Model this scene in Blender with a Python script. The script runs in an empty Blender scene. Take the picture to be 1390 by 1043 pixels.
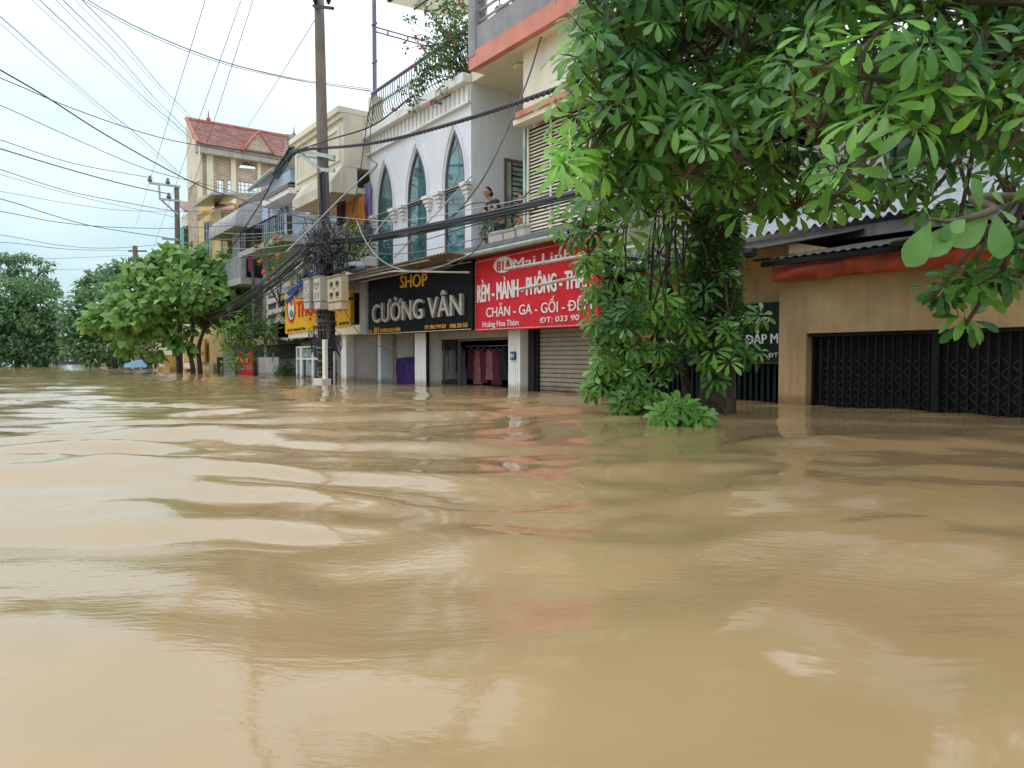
import bpy, bmesh, math, random
import numpy as np
from mathutils import Vector, Matrix

random.seed(7); rng = np.random.default_rng(7)
R = math.radians
S = bpy.context.scene
COL = S.collection

# ------------------------------------------------------------------ camera
W0, H0, F0 = 1390.0, 1043.0, 1000.0          # photograph size, focal length in its pixels
CAM = Vector((0.0, 0.0, 0.68)); YAW = R(35.6); PITCH = math.atan(34.5 / F0)
cd = bpy.data.cameras.new('camera'); cam = bpy.data.objects.new('camera', cd); COL.objects.link(cam)
cd.sensor_width = 36.0; cd.lens = 36.0 * F0 / W0; cd.clip_start = 0.05; cd.clip_end = 3000
cam.location = CAM; cam.rotation_euler = (R(90) - PITCH, 0, -YAW)
S.camera = cam

# ------------------------------------------------------------------ sky (bright overcast)
SUN_EL, SUN_AZ = R(58), R(-75)               # azimuth from +Y towards +X
w = bpy.data.worlds.new('World'); S.world = w; w.use_nodes = True
nt = w.node_tree; nt.nodes.clear()
def nd(nt, t, **k):
    n = nt.nodes.new(t)
    for a, b in k.items(): setattr(n, a, b)
    return n
sky = nd(nt, 'ShaderNodeTexSky', sky_type='NISHITA', sun_disc=False)
sky.sun_elevation = SUN_EL; sky.sun_rotation = SUN_AZ; sky.air_density = 1.5; sky.dust_density = 3
tc = nd(nt, 'ShaderNodeTexCoord'); sx = nd(nt, 'ShaderNodeSeparateXYZ'); nt.links.new(tc.outputs['Generated'], sx.inputs[0])
cr = nd(nt, 'ShaderNodeValToRGB'); nt.links.new(sx.outputs['Z'], cr.inputs[0])   # overcast: brighter overhead than at the horizon
e = cr.color_ramp.elements; e[0].position = 0.0; e[0].color = (.27, .335, .35, 1); e[1].position = .75; e[1].color = (.72, .72, .74, 1)
k = cr.color_ramp.elements.new(.16); k.color = (.32, .38, .395, 1)
k = cr.color_ramp.elements.new(.38); k.color = (.50, .52, .54, 1)
mp = nd(nt, 'ShaderNodeMapping'); mp.inputs['Scale'].default_value = (1.3, 1.3, 3.2); nt.links.new(tc.outputs['Generated'], mp.inputs[0])
no = nd(nt, 'ShaderNodeTexNoise'); no.inputs['Scale'].default_value = 2.2; no.inputs['Detail'].default_value = 5; nt.links.new(mp.outputs[0], no.inputs['Vector'])
r2 = nd(nt, 'ShaderNodeValToRGB'); nt.links.new(no.outputs[0], r2.inputs[0])
e = r2.color_ramp.elements; e[0].position = .42; e[0].color = (.84, .94, .98, 1); e[1].position = .68; e[1].color = (1.12, 1.12, 1.14, 1)
mu = nd(nt, 'ShaderNodeMixRGB', blend_type='MULTIPLY'); mu.inputs[0].default_value = 1
nt.links.new(cr.outputs[0], mu.inputs[1]); nt.links.new(r2.outputs[0], mu.inputs[2])
sc_ = nd(nt, 'ShaderNodeMixRGB', blend_type='MULTIPLY'); sc_.inputs[0].default_value = 1; sc_.inputs[2].default_value = (26, 26, 26, 1)
nt.links.new(mu.outputs[0], sc_.inputs[1])
mx = nd(nt, 'ShaderNodeMixRGB'); mx.inputs[0].default_value = .94
nt.links.new(sky.outputs[0], mx.inputs[1]); nt.links.new(sc_.outputs[0], mx.inputs[2])
bg = nd(nt, 'ShaderNodeBackground'); bg.inputs[1].default_value = .1; nt.links.new(mx.outputs[0], bg.inputs[0])
wo = nd(nt, 'ShaderNodeOutputWorld'); nt.links.new(bg.outputs[0], wo.inputs[0])

ld = bpy.data.lights.new('sun', 'SUN'); ld.energy = .6; ld.angle = R(20); ld.color = (1, .97, .92)
sun = bpy.data.objects.new('sun', ld); COL.objects.link(sun)
sd = Vector((math.sin(SUN_AZ) * math.cos(SUN_EL), math.cos(SUN_AZ) * math.cos(SUN_EL), math.sin(SUN_EL)))
sun.rotation_euler = sd.to_track_quat('Z', 'Y').to_euler()

S.view_settings.view_transform = 'Standard'; S.view_settings.look = 'None'
S.view_settings.exposure = 0.0; S.view_settings.gamma = 1
S.render.engine = 'CYCLES'
S.cycles.max_bounces = 8; S.cycles.transparent_max_bounces = 8; S.cycles.caustics_reflective = False
S.cycles.use_denoising = True

# ------------------------------------------------------------------ picture <-> place
FWD = Vector((math.sin(YAW) * math.cos(PITCH), math.cos(YAW) * math.cos(PITCH), -math.sin(PITCH)))
RGT = Vector((math.cos(YAW), -math.sin(YAW), 0)); UPV = RGT.cross(FWD)
def ray(px, py): return FWD + RGT * ((px - W0 / 2) / F0) + UPV * ((H0 / 2 - py) / F0)
def onX(px, py, X): r = ray(px, py); return CAM + r * (X / r.x)
def onY(px, py, Y): r = ray(px, py); return CAM + r * (Y / r.y)
def onZ(px, py, Z): r = ray(px, py); return CAM + r * ((Z - CAM.z) / r.z)
def at(px, py, d): return CAM + ray(px, py) * d
def Yx(px, X): return onX(px, 487, X).y
def Xy(px, Y): return onY(px, 487, Y).x
def Zx(px, py, X): return onX(px, py, X).z
def Zy(px, py, Y): return onY(px, py, Y).z

# ------------------------------------------------------------------ materials
def mat(name, col, rough=.75, var=.12, scale=3.0, metal=0, bump=0, bscale=60, dirt=None, streak=0, spec=.4, det=6, alpha=None, coat=0):
    m = bpy.data.materials.new(name); m.use_nodes = True; t = m.node_tree; L = t.links
    b = t.nodes['Principled BSDF']
    g = nd(t, 'ShaderNodeNewGeometry')
    n = nd(t, 'ShaderNodeTexNoise'); n.inputs['Scale'].default_value = scale; n.inputs['Detail'].default_value = det
    L.new(g.outputs['Position'], n.inputs['Vector'])
    c = nd(t, 'ShaderNodeValToRGB'); L.new(n.outputs[0], c.inputs[0])
    c.color_ramp.elements[0].position = .3; c.color_ramp.elements[1].position = .7
    c.color_ramp.elements[0].color = tuple(max(0, x * (1 - var)) for x in col) + (1,)
    c.color_ramp.elements[1].color = tuple(x * (1 + var) for x in col) + (1,)
    out = c.outputs[0]
    if streak:
        mp = nd(t, 'ShaderNodeMapping'); mp.inputs['Scale'].default_value = (5, 5, .45); L.new(g.outputs['Position'], mp.inputs[0])
        n2 = nd(t, 'ShaderNodeTexNoise'); n2.inputs['Scale'].default_value = 1.6; n2.inputs['Detail'].default_value = 7; L.new(mp.outputs[0], n2.inputs['Vector'])
        c2 = nd(t, 'ShaderNodeValToRGB'); L.new(n2.outputs[0], c2.inputs[0])
        c2.color_ramp.elements[0].position = .5; c2.color_ramp.elements[0].color = (0, 0, 0, 1)
        c2.color_ramp.elements[1].position = .78; c2.color_ramp.elements[1].color = (streak,) * 3 + (1,)
        mxx = nd(t, 'ShaderNodeMixRGB'); L.new(c2.outputs[0], mxx.inputs[0]); L.new(out, mxx.inputs[1])
        mxx.inputs[2].default_value = (dirt or (.12, .10, .08)) + (1,); out = mxx.outputs[0]
        # soaked, silt-stained band just above the flood line, with an uneven upper edge
        sz = nd(t, 'ShaderNodeSeparateXYZ'); L.new(g.outputs['Position'], sz.inputs[0])
        n5 = nd(t, 'ShaderNodeTexNoise'); n5.inputs['Scale'].default_value = 3.5; n5.inputs['Detail'].default_value = 5; L.new(g.outputs['Position'], n5.inputs['Vector'])
        m5 = nd(t, 'ShaderNodeMath', operation='MULTIPLY_ADD'); L.new(n5.outputs[0], m5.inputs[0]); m5.inputs[1].default_value = -.28; L.new(sz.outputs[2], m5.inputs[2])
        r5 = nd(t, 'ShaderNodeMapRange'); r5.interpolation_type = 'SMOOTHSTEP'; L.new(m5.outputs[0], r5.inputs[0]); r5.inputs[1].default_value = -.10; r5.inputs[2].default_value = .05; r5.inputs[3].default_value = .75; r5.inputs[4].default_value = 0
        w5 = nd(t, 'ShaderNodeMixRGB', blend_type='MULTIPLY'); L.new(r5.outputs[0], w5.inputs[0]); L.new(out, w5.inputs[1]); w5.inputs[2].default_value = (.52, .42, .30, 1); out = w5.outputs[0]
    L.new(out, b.inputs['Base Color'])
    b.inputs['Roughness'].default_value = rough; b.inputs['Metallic'].default_value = metal
    b.inputs['Specular IOR Level'].default_value = spec
    if coat: b.inputs['Coat Weight'].default_value = coat
    if bump:
        n3 = nd(t, 'ShaderNodeTexNoise'); n3.inputs['Scale'].default_value = bscale; n3.inputs['Detail'].default_value = 4; L.new(g.outputs['Position'], n3.inputs['Vector'])
        bp = nd(t, 'ShaderNodeBump'); bp.inputs['Strength'].default_value = bump; bp.inputs['Distance'].default_value = .02
        L.new(n3.outputs[0], bp.inputs['Height']); L.new(bp.outputs[0], b.inputs['Normal'])
    return m

def brickmat(name, c1, c2, mortar, bw, bh, ms, rough=.85, offs=.5):
    """bricks or tiles laid on upright faces: runs along x+y, courses along z"""
    m = bpy.data.materials.new(name); m.use_nodes = True; t = m.node_tree; L = t.links
    b = t.nodes['Principled BSDF']; g = nd(t, 'ShaderNodeNewGeometry'); s = nd(t, 'ShaderNodeSeparateXYZ'); L.new(g.outputs['Position'], s.inputs[0])
    a = nd(t, 'ShaderNodeMath', operation='ADD'); L.new(s.outputs[0], a.inputs[0]); L.new(s.outputs[1], a.inputs[1])
    cb = nd(t, 'ShaderNodeCombineXYZ'); L.new(a.outputs[0], cb.inputs[0]); L.new(s.outputs[2], cb.inputs[1])
    br = nd(t, 'ShaderNodeTexBrick'); L.new(cb.outputs[0], br.inputs['Vector']); br.offset = offs
    br.inputs['Color1'].default_value = c1 + (1,); br.inputs['Color2'].default_value = c2 + (1,); br.inputs['Mortar'].default_value = mortar + (1,)
    br.inputs['Scale'].default_value = 1; br.inputs['Brick Width'].default_value = bw; br.inputs['Row Height'].default_value = bh; br.inputs['Mortar Size'].default_value = ms
    n = nd(t, 'ShaderNodeTexNoise'); n.inputs['Scale'].default_value = 2; n.inputs['Detail'].default_value = 6; L.new(g.outputs['Position'], n.inputs['Vector'])
    mm = nd(t, 'ShaderNodeMixRGB', blend_type='OVERLAY'); mm.inputs[0].default_value = .6; L.new(br.outputs[0], mm.inputs[1]); L.new(n.outputs[0], mm.inputs[2])
    L.new(mm.outputs[0], b.inputs['Base Color']); b.inputs['Roughness'].default_value = rough
    bp = nd(t, 'ShaderNodeBump'); bp.inputs['Strength'].default_value = .6; bp.inputs['Distance'].default_value = .02; bp.invert = True
    L.new(br.outputs['Fac'], bp.inputs['Height']); L.new(bp.outputs[0], b.inputs['Normal'])
    return m

def leafmat(name, dark, light, rough=.35, trans=.32):
    """leaf colour varies leaf by leaf through the point attribute 'tint' (age of the leaf)"""
    m = bpy.data.materials.new(name); m.use_nodes = True; t = m.node_tree; L = t.links
    b = t.nodes['Principled BSDF']; a = nd(t, 'ShaderNodeAttribute', attribute_name='tint')
    c = nd(t, 'ShaderNodeValToRGB'); L.new(a.outputs['Fac'], c.inputs[0])
    c.color_ramp.elements[0].color = dark + (1,); c.color_ramp.elements[1].color = light + (1,)
    k = c.color_ramp.elements.new(.55); k.color = tuple(dark[i] * .45 + light[i] * .55 for i in range(3)) + (1,)
    g = nd(t, 'ShaderNodeNewGeometry'); n = nd(t, 'ShaderNodeTexNoise'); n.inputs['Scale'].default_value = 14; n.inputs['Detail'].default_value = 3; L.new(g.outputs['Position'], n.inputs['Vector'])
    mm = nd(t, 'ShaderNodeMixRGB', blend_type='OVERLAY'); mm.inputs[0].default_value = .35; L.new(c.outputs[0], mm.inputs[1]); L.new(n.outputs[0], mm.inputs[2])
    L.new(mm.outputs[0], b.inputs['Base Color']); b.inputs['Roughness'].default_value = rough; b.inputs['Specular IOR Level'].default_value = .45
    tr = nd(t, 'ShaderNodeBsdfTranslucent'); hs = nd(t, 'ShaderNodeHueSaturation'); hs.inputs['Value'].default_value = 1.7; hs.inputs['Hue'].default_value = .485
    L.new(mm.outputs[0], hs.inputs['Color']); L.new(hs.outputs[0], tr.inputs[0])
    ms = nd(t, 'ShaderNodeMixShader'); ms.inputs[0].default_value = trans
    L.new(b.outputs[0], ms.inputs[1]); L.new(tr.outputs[0], ms.inputs[2]); L.new(ms.outputs[0], t.nodes['Material Output'].inputs[0])
    return m

def glassmat(name, col, rough=.05):
    m = mat(name, col, rough=rough, var=.6, scale=2.2, spec=1.0, det=8, bump=.12, bscale=1.5); m.node_tree.nodes['Principled BSDF'].inputs['Coat Weight'].default_value = .6
    return m

MT = {}
def mk(n, *a, **k): MT[n] = mat(n, *a, **k)
mk('white_plaster', (.75, .79, .86), var=.05, scale=.8, streak=.22, dirt=(.38, .37, .35), bump=.12)
mk('side_plaster', (.62, .65, .69), var=.05, scale=1, streak=.25, dirt=(.35, .35, .36), bump=.12)
mk('cream_plaster', (.72, .67, .55), var=.10, scale=1.4, streak=.5, dirt=(.36, .32, .24), bump=.15)
mk('pale_cream', (.80, .76, .64), var=.05, scale=1, streak=.2, dirt=(.5, .46, .36))
mk('salmon', (.66, .26, .20), var=.15, scale=2, streak=.45, dirt=(.45, .33, .28))
mk('grey_cement', (.30, .30, .32), var=.15, scale=2.5, streak=.5, dirt=(.17, .17, .17), bump=.3)
mk('pale_grey', (.44, .44, .45), var=.15, scale=2, streak=.6, dirt=(.28, .27, .26))
mk('dark_cement', (.16, .155, .16), var=.25, scale=3, streak=.6, dirt=(.07, .07, .06))
mk('beige_stained', (.50, .35, .19), var=.22, scale=1.4, det=10, streak=.4, dirt=(.27, .14, .06), bump=.35, bscale=30)
mk('yellow_plaster', (.70, .52, .22), var=.12, scale=1.4, streak=.5, dirt=(.45, .33, .18))
mk('blue_white', (.42, .50, .64), var=.12, scale=1.5, streak=.6, dirt=(.33, .35, .4))
mk('brown_metal', (.17, .125, .115), rough=.4, var=.1)
mk('purple_metal', (.16, .15, .24), rough=.4, var=.1)
mk('dark_metal', (.014, .014, .018), spec=.2, rough=.5, var=.3, scale=8)
mk('dark_lattice', (.05, .05, .055), rough=.6)
mk('black_cable', (.018, .018, .022), rough=.45, var=.2, spec=.5)
mk('violet_cable', (.035, .032, .06), rough=.4, var=.2, spec=.5)
mk('grey_cable', (.16, .16, .18), rough=.45, var=.2)
mk('pale_cable', (.40, .41, .43), rough=.45, var=.1)
mk('steel', (.50, .51, .52), rough=.35, metal=.6, var=.15)
mk('galvanised', (.42, .46, .45), rough=.45, metal=.3, var=.2, scale=6)
mk('awning_brown', (.24, .18, .14), rough=.6, var=.2, scale=3, streak=.5, dirt=(.12, .09, .07))
mk('awning_grey', (.085, .09, .105), rough=.5, var=.3, scale=3, streak=.4, dirt=(.17, .17, .17))
mk('meter_cream', (.50, .39, .27), rough=.5, var=.1, scale=5, streak=.4, dirt=(.3, .22, .15))
mk('meter_white', (.50, .46, .40), rough=.5, var=.1, scale=5, streak=.4, dirt=(.35, .3, .25))
mk('sign_black', (.008, .008, .011), rough=.5, var=.4, spec=.1, bump=.3, bscale=2.5)
mk('sign_red', (.66, .018, .035), rough=.6, streak=.12, dirt=(.3, .05, .05), bump=.4, bscale=2.5, var=.10, spec=.25)
mk('sign_yellow', (.82, .47, .02), rough=.6, bump=.4, bscale=2.5, streak=.15, dirt=(.4, .22, .03), var=.06, spec=.25)
mk('sign_green', (.010, .022, .020), rough=.5, var=.3, spec=.12)
mk('text_white', (.80, .80, .80), rough=.6, var=.03)
mk('text_gold', (.72, .36, .04), rough=.6, var=.05)
mk('text_red', (.62, .03, .03), rough=.6, var=.05)
mk('text_black', (.03, .03, .03), rough=.6, var=.05)
mk('steel_letter', (.52, .50, .46), rough=.42, var=.18, metal=.35, scale=12)
mk('plaque_blue', (.02, .05, .16), rough=.4, var=.1)
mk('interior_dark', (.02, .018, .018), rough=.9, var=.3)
mk('shutter', (.34, .29, .23), rough=.5, var=.12, scale=3, streak=.4, dirt=(.18, .13, .09))
mk('lintel_grey', (.42, .41, .39), var=.1, streak=.4)
mk('stone_tan', (.34, .27, .20), rough=.4, var=.35, scale=6)
mk('recess_grey', (.23, .21, .20), rough=.5, var=.12, scale=2, streak=.3, dirt=(.14, .12, .1))
mk('mould_white', (.80, .80, .80), var=.04, streak=.25, dirt=(.45, .43, .4))
mk('purple_cloth', (.045, .02, .12), rough=.9, var=.4, scale=9)
mk('lilac_cloth', (.24, .20, .50), rough=.9, var=.15, scale=9)
mk('orange_cloth', (.46, .17, .04), rough=.9, var=.12, scale=8)
mk('maroon_cloth', (.13, .03, .06), rough=.9, var=.3, scale=8)
mk('dark_cloth', (.03, .03, .04), rough=.9, var=.3, scale=8)
mk('white_cloth', (.50, .50, .50), rough=.9, var=.15, scale=8)
mk('grey_cloth', (.2, .2, .23), rough=.9, var=.2, scale=8)
mk('pink_cloth', (.42, .16, .17), rough=.9, var=.3, scale=8)
mk('blue_tarp', (.06, .13, .36), rough=.45, var=.3, scale=4)
mk('teal_tarp', (.09, .22, .32), rough=.5, var=.3, scale=4)
mk('red_plastic', (.55, .03, .03), rough=.4, var=.1)
mk('red_tube', (.42, .07, .035), rough=.5, var=.35, scale=5, streak=.6, dirt=(.13, .05, .04))
mk('moss', (.035, .06, .02), rough=.95, var=.6, scale=5, bump=1, bscale=25)
mk('rust_roof', (.045, .04, .038), rough=.7, var=.4, scale=4, streak=.5, dirt=(.03, .035, .02))
mk('white_roof', (.36, .38, .42), rough=.5, var=.2, scale=4, streak=.5, dirt=(.12, .13, .14))
mk('bark', (.07, .055, .04), rough=.95, var=.5, scale=7, bump=1, bscale=30)
mk('twig', (.085, .075, .045), rough=.8, var=.4, scale=9)
mk('twig_dark', (.03, .024, .018), rough=.9, var=.4, scale=9)
mk('pole_concrete', (.20, .17, .15), rough=.85, var=.15, scale=4, streak=.6, dirt=(.10, .08, .07), bump=.3)
mk('pot_white', (.62, .58, .54), rough=.6, var=.12, streak=.5, dirt=(.35, .28, .2))
mk('soil', (.05, .035, .02), rough=1)
mk('skin', (.52, .30, .21), rough=.55, var=.05)
mk('hair', (.012, .01, .01), rough=.5, var=.3)
mk('lip', (.40, .06, .06), rough=.5)
mk('tshirt_black', (.02, .022, .035), rough=.9, var=.2)
mk('tshirt_orange', (.62, .30, .05), rough=.9, var=.1)
mk('trousers', (.04, .05, .08), rough=.9)
mk('crate', (.50, .36, .17), rough=.8, var=.3, scale=8)
mk('card_yellow', (.55, .36, .12), rough=.7, var=.2, scale=2)
mk('green_paint', (.04, .42, .26), rough=.5)
mk('roof_pink', (.46, .20, .17), rough=.7, var=.2, scale=4, streak=.3)
mk('tile_edge', (.46, .17, .12), rough=.7, var=.2)
mk('blue_pipe', (.10, .22, .50), rough=.4)
mk('flower_pink', (.62, .03, .16), rough=.7, var=.1)
mk('flower_orange', (.75, .17, .05), rough=.7, var=.1)
mk('boat_blue', (.06, .10, .2), rough=.5)
mk('porcelain', (.65, .58, .52), rough=.3)
MT['arch_glass'] = glassmat('arch_glass', (.05, .15, .17))
MT['dark_glass'] = glassmat('dark_glass', (.012, .03, .032))
MT['green_glass'] = glassmat('green_glass', (.33, .45, .42), rough=.25)
MT['blue_glass'] = glassmat('blue_glass', (.30, .38, .62), rough=.2)
MT['brick'] = brickmat('brick', (.40, .27, .19), (.30, .21, .15), (.55, .50, .43), .26, .095, .022)
MT['roof_tile'] = brickmat('roof_tile', (.50, .27, .24), (.40, .21, .19), (.25, .13, .12), .26, .2, .02)
MT['leaf_milkwood'] = leafmat('leaf_milkwood', (.018, .105, .022), (.22, .48, .065))
MT['leaf_broad'] = leafmat('leaf_broad', (.06, .19, .06), (.32, .50, .13), rough=.45)
MT['leaf_far'] = leafmat('leaf_far', (.06, .14, .07), (.18, .31, .13), rough=.6)
MT['leaf_far_dark'] = leafmat('leaf_far_dark', (.06, .15, .065), (.21, .34, .13), rough=.6)
MT['leaf_fine'] = leafmat('leaf_fine', (.03, .09, .02), (.17, .32, .06), rough=.5)
MT['leaf_round'] = leafmat('leaf_round', (.04, .14, .03), (.12, .29, .05), rough=.35)
def see_through(name, col, a, rough=.15):
    m = mat(name, col, rough=rough, var=.2, scale=2, spec=.8); m.node_tree.nodes['Principled BSDF'].inputs['Alpha'].default_value = a; return m
MT['shop_glass'] = see_through('shop_glass', (.06, .08, .08), .18, .04)

# ------------------------------------------------------------------ objects
def prop(o, label=None, cat=None, group=None, kind=None):
    if label: o['label'] = label
    if cat: o['category'] = cat
    if group: o['group'] = group
    if kind: o['kind'] = kind
    return o
def thing(name, label, cat, loc, group=None, rotz=0):
    o = bpy.data.objects.new(name, None); COL.objects.link(o); o.location = loc; o.rotation_euler = (0, 0, rotz); o.empty_display_size = .2
    return prop(o, label, cat, group)
def wloc(o):
    v = Vector((0, 0, 0))
    while o is not None: v += o.location; o = o.parent
    return v
class MB:
    """collects shapes in world coordinates, builds them as one mesh object"""
    def __init__(s): s.v = []; s.f = []; s.mi = []; s.cur = 0
    def add(s, vs, fs):
        b = len(s.v); s.v += [tuple(p) for p in vs]; s.f += [tuple(i + b for i in f) for f in fs]; s.mi += [s.cur] * len(fs); return s
    def box(s, x0, x1, y0, y1, z0, z1):
        x0, x1 = sorted((x0, x1)); y0, y1 = sorted((y0, y1)); z0, z1 = sorted((z0, z1))
        return s.add([(x0, y0, z0), (x1, y0, z0), (x1, y1, z0), (x0, y1, z0), (x0, y0, z1), (x1, y0, z1), (x1, y1, z1), (x0, y1, z1)],
                     [(0, 3, 2, 1), (4, 5, 6, 7), (0, 1, 5, 4), (1, 2, 6, 5), (2, 3, 7, 6), (3, 0, 4, 7)])
    def hexa(s, a, b):
        """two quads of corners (a in front of b)"""
        n = len(a); fs = [tuple(range(n)), tuple(range(2 * n - 1, n - 1, -1))]
        for i in range(n): j = (i + 1) % n; fs.append((i, i + n, j + n, j))
        return s.add(list(a) + list(b), fs)
    def slab(s, quad, off):
        off = Vector(off); q = [Vector(p) for p in quad]; return s.hexa(q, [p + off for p in q])
    def tube(s, pts, r, n=8, cap=True):
        pts = [Vector(p) for p in pts]; m = len(pts)
        rs = r if isinstance(r, (list, tuple)) else [r] * m
        vs = []; prev = None
        for i, p in enumerate(pts):
            d = (pts[min(i + 1, m - 1)] - pts[max(i - 1, 0)])
            if d.length < 1e-9: d = Vector((0, 0, 1))
            d.normalize()
            if prev is None:
                a = Vector((0, 0, 1)) if abs(d.z) < .9 else Vector((1, 0, 0)); u = d.cross(a).normalized()
            else:
                u = (prev - d * prev.dot(d)); u = u.normalized() if u.length > 1e-6 else d.orthogonal().normalized()
            prev = u; v = d.cross(u)
            for k in range(n):
                t = 2 * math.pi * k / n; vs.append(p + (u * math.cos(t) + v * math.sin(t)) * rs[i])
        fs = []
        for i in range(m - 1):
            for k in range(n): j = (k + 1) % n; fs.append((i * n + k, i * n + j, (i + 1) * n + j, (i + 1) * n + k))
        if cap: fs.append(tuple(range(n - 1, -1, -1))); fs.append(tuple(range((m - 1) * n, m * n)))
        return s.add(vs, fs)
    def ball(s, c, r, nu=12, nv=8):
        c = Vector(c); r = r if isinstance(r, (list, tuple)) else (r, r, r); vs = []; fs = []
        for i in range(nv + 1):
            th = math.pi * i / nv
            for k in range(nu):
                ph = 2 * math.pi * k / nu; vs.append((c.x + r[0] * math.sin(th) * math.cos(ph), c.y + r[1] * math.sin(th) * math.sin(ph), c.z + r[2] * math.cos(th)))
        for i in range(nv):
            for k in range(nu): j = (k + 1) % nu; fs.append((i * nu + k, (i + 1) * nu + k, (i + 1) * nu + j, i * nu + j))
        return s.add(vs, fs)
    def sheet(s, fn, nu, nv):
        vs = [fn(i / nu, j / nv) for j in range(nv + 1) for i in range(nu + 1)]
        fs = [(j * (nu + 1) + i, j * (nu + 1) + i + 1, (j + 1) * (nu + 1) + i + 1, (j + 1) * (nu + 1) + i) for j in range(nv) for i in range(nu)]
        return s.add(vs, fs)
    def holes(s, outer, inner, X, t, axis='X'):
        """flat wall with openings; outlines in (Y,Z) on plane X (front at X, thickness t away from the street) or (X,Z) on plane Y"""
        c = bpy.data.curves.new('tmp', 'CURVE'); c.dimensions = '2D'; c.fill_mode = 'BOTH'; c.extrude = t / 2
        for r in [outer] + list(inner):
            sp = c.splines.new('POLY'); sp.points.add(len(r) - 1)
            for p, q in zip(sp.points, r): p.co = (q[0], q[1], 0, 1)
            sp.use_cyclic_u = True
        o = bpy.data.objects.new('tmp', c); m = bpy.data.meshes.new_from_object(o)
        if axis == 'X': vs = [(X + t / 2 + v.co.z, v.co.x, v.co.y) for v in m.vertices]
        else: vs = [(v.co.x, X + t / 2 + v.co.z, v.co.y) for v in m.vertices]
        s.add(vs, [tuple(p.vertices) for p in m.polygons])
        bpy.data.objects.remove(o); bpy.data.curves.remove(c); bpy.data.meshes.remove(m); return s
    def build(s, name, m, parent=None, label=None, cat=None, group=None, kind=None, bevel=0, smooth=False, base=None):
        me = bpy.data.meshes.new(name)
        V = np.array(s.v, dtype=float)
        if parent is not None: org = wloc(parent)
        elif base is not None: org = Vector(base)
        else:
            lo, hi = V.min(0), V.max(0); org = Vector(((lo[0] + hi[0]) / 2, (lo[1] + hi[1]) / 2, lo[2]))
        V = V - np.array(org)
        me.from_pydata(V.tolist(), [], s.f)
        ms = m if isinstance(m, (list, tuple)) else [m]
        for q in ms: me.materials.append(MT[q] if isinstance(q, str) else q)
        if len(ms) > 1: me.polygons.foreach_set('material_index', s.mi)
        if smooth: me.polygons.foreach_set('use_smooth', [True] * len(me.polygons))
        bm = bmesh.new(); bm.from_mesh(me); bmesh.ops.recalc_face_normals(bm, faces=bm.faces); bm.to_mesh(me); bm.free()
        o = bpy.data.objects.new(name, me); COL.objects.link(o)
        if parent is not None: o.parent = parent
        else: o.location = org
        if bevel:
            md = o.modifiers.new('bevel', 'BEVEL'); md.width = bevel; md.segments = 2; md.limit_method = 'ANGLE'
        return prop(o, label, cat, group, kind)
def bx(name, m, parent, *b, **k): return MB().box(*b).build(name, m, parent, **k)
def copy_tree(o, parent=None):
    c = o.copy(); COL.objects.link(c)
    if parent is not None: c.parent = parent
    for ch in list(o.children): copy_tree(ch, c)
    return c

# lettering: text fitted to a quad of picture corners on a plane X
def text_mb(mb, s, TL, TR, BL, BR, X, thick=.012, bold=0.0, cap=.728, shear=0.0, conv=None):
    """bold: fraction of the cap height the strokes are widened by (shifted copies of the letters)"""
    src = s; s = s.replace('Đ', 'D').replace('Ờ', 'Ò')
    c = bpy.data.curves.new('t', 'FONT'); c.shear = shear; c.resolution_u = 3
    o = bpy.data.objects.new('t', c); extra = []
    for i, ch in enumerate(src):                                  # stroke of Đ and horn of Ơ laid on by hand
        if ch in 'ĐỜ':
            c.body = s[:i + 1]; m0 = bpy.data.meshes.new_from_object(o); xr = max(v.co.x for v in m0.vertices)
            c.body = 'D' if ch == 'Đ' else 'O'; m1 = bpy.data.meshes.new_from_object(o); wd = max(v.co.x for v in m1.vertices) - min(v.co.x for v in m1.vertices)
            if ch == 'Đ': extra.append([(xr - wd - .11, .33), (xr - wd * .45, .33), (xr - wd * .45, .41), (xr - wd - .11, .41)])
            else: extra.append([(xr - .10, .60), (xr + .03, .66), (xr + .06, .80), (xr - .03, .80), (xr - .04, .71), (xr - .12, .68)])
            bpy.data.meshes.remove(m0); bpy.data.meshes.remove(m1)
    c.body = s
    m = bpy.data.meshes.new_from_object(o)
    xs = [v.co.x for v in m.vertices]; x0, x1 = min(xs), max(xs)
    conv = conv or (lambda p: onX(p[0], p[1], X))
    a, b, cc, d = conv(TL), conv(TR), conv(BL), conv(BR)
    steps = [(0, 0)] if not bold else [(-bold, .3 * bold), (0, 0), (bold, -.3 * bold)]
    for q, (sx_, sy_) in enumerate(steps):
        vs = []; dx = -.0015 * q
        for v in m.vertices:
            u = (v.co.x + sx_ - x0) / (x1 - x0); t = (v.co.y + sy_) / cap
            p = (cc * (1 - u) + d * u) * (1 - t) + (a * (1 - u) + b * u) * t; vs.append(p + Vector((dx, 0, 0)))
        n = len(vs); fs = [tuple(p.vertices) for p in m.polygons]
        back = [v + Vector((thick, 0, 0)) for v in vs]
        edges = {}
        for f in fs:
            for i in range(len(f)):
                e = (f[i], f[(i + 1) % len(f)]); edges[e] = edges.get(e, 0) + 1
        mb.add(vs + back, fs + [(e[0], e[1], e[1] + n, e[0] + n) for e in edges if (e[1], e[0]) not in edges])
    for poly in extra:
        vs = []
        for ex, ey in poly:
            u = (ex - x0) / (x1 - x0); t = ey / cap; vs.append((cc * (1 - u) + d * u) * (1 - t) + (a * (1 - u) + b * u) * t + Vector((-.002 - .0015 * len(steps), 0, 0)))
        mb.slab(vs, (thick, 0, 0))
    bpy.data.objects.remove(o); bpy.data.curves.remove(c); bpy.data.meshes.remove(m)
    return mb
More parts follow.
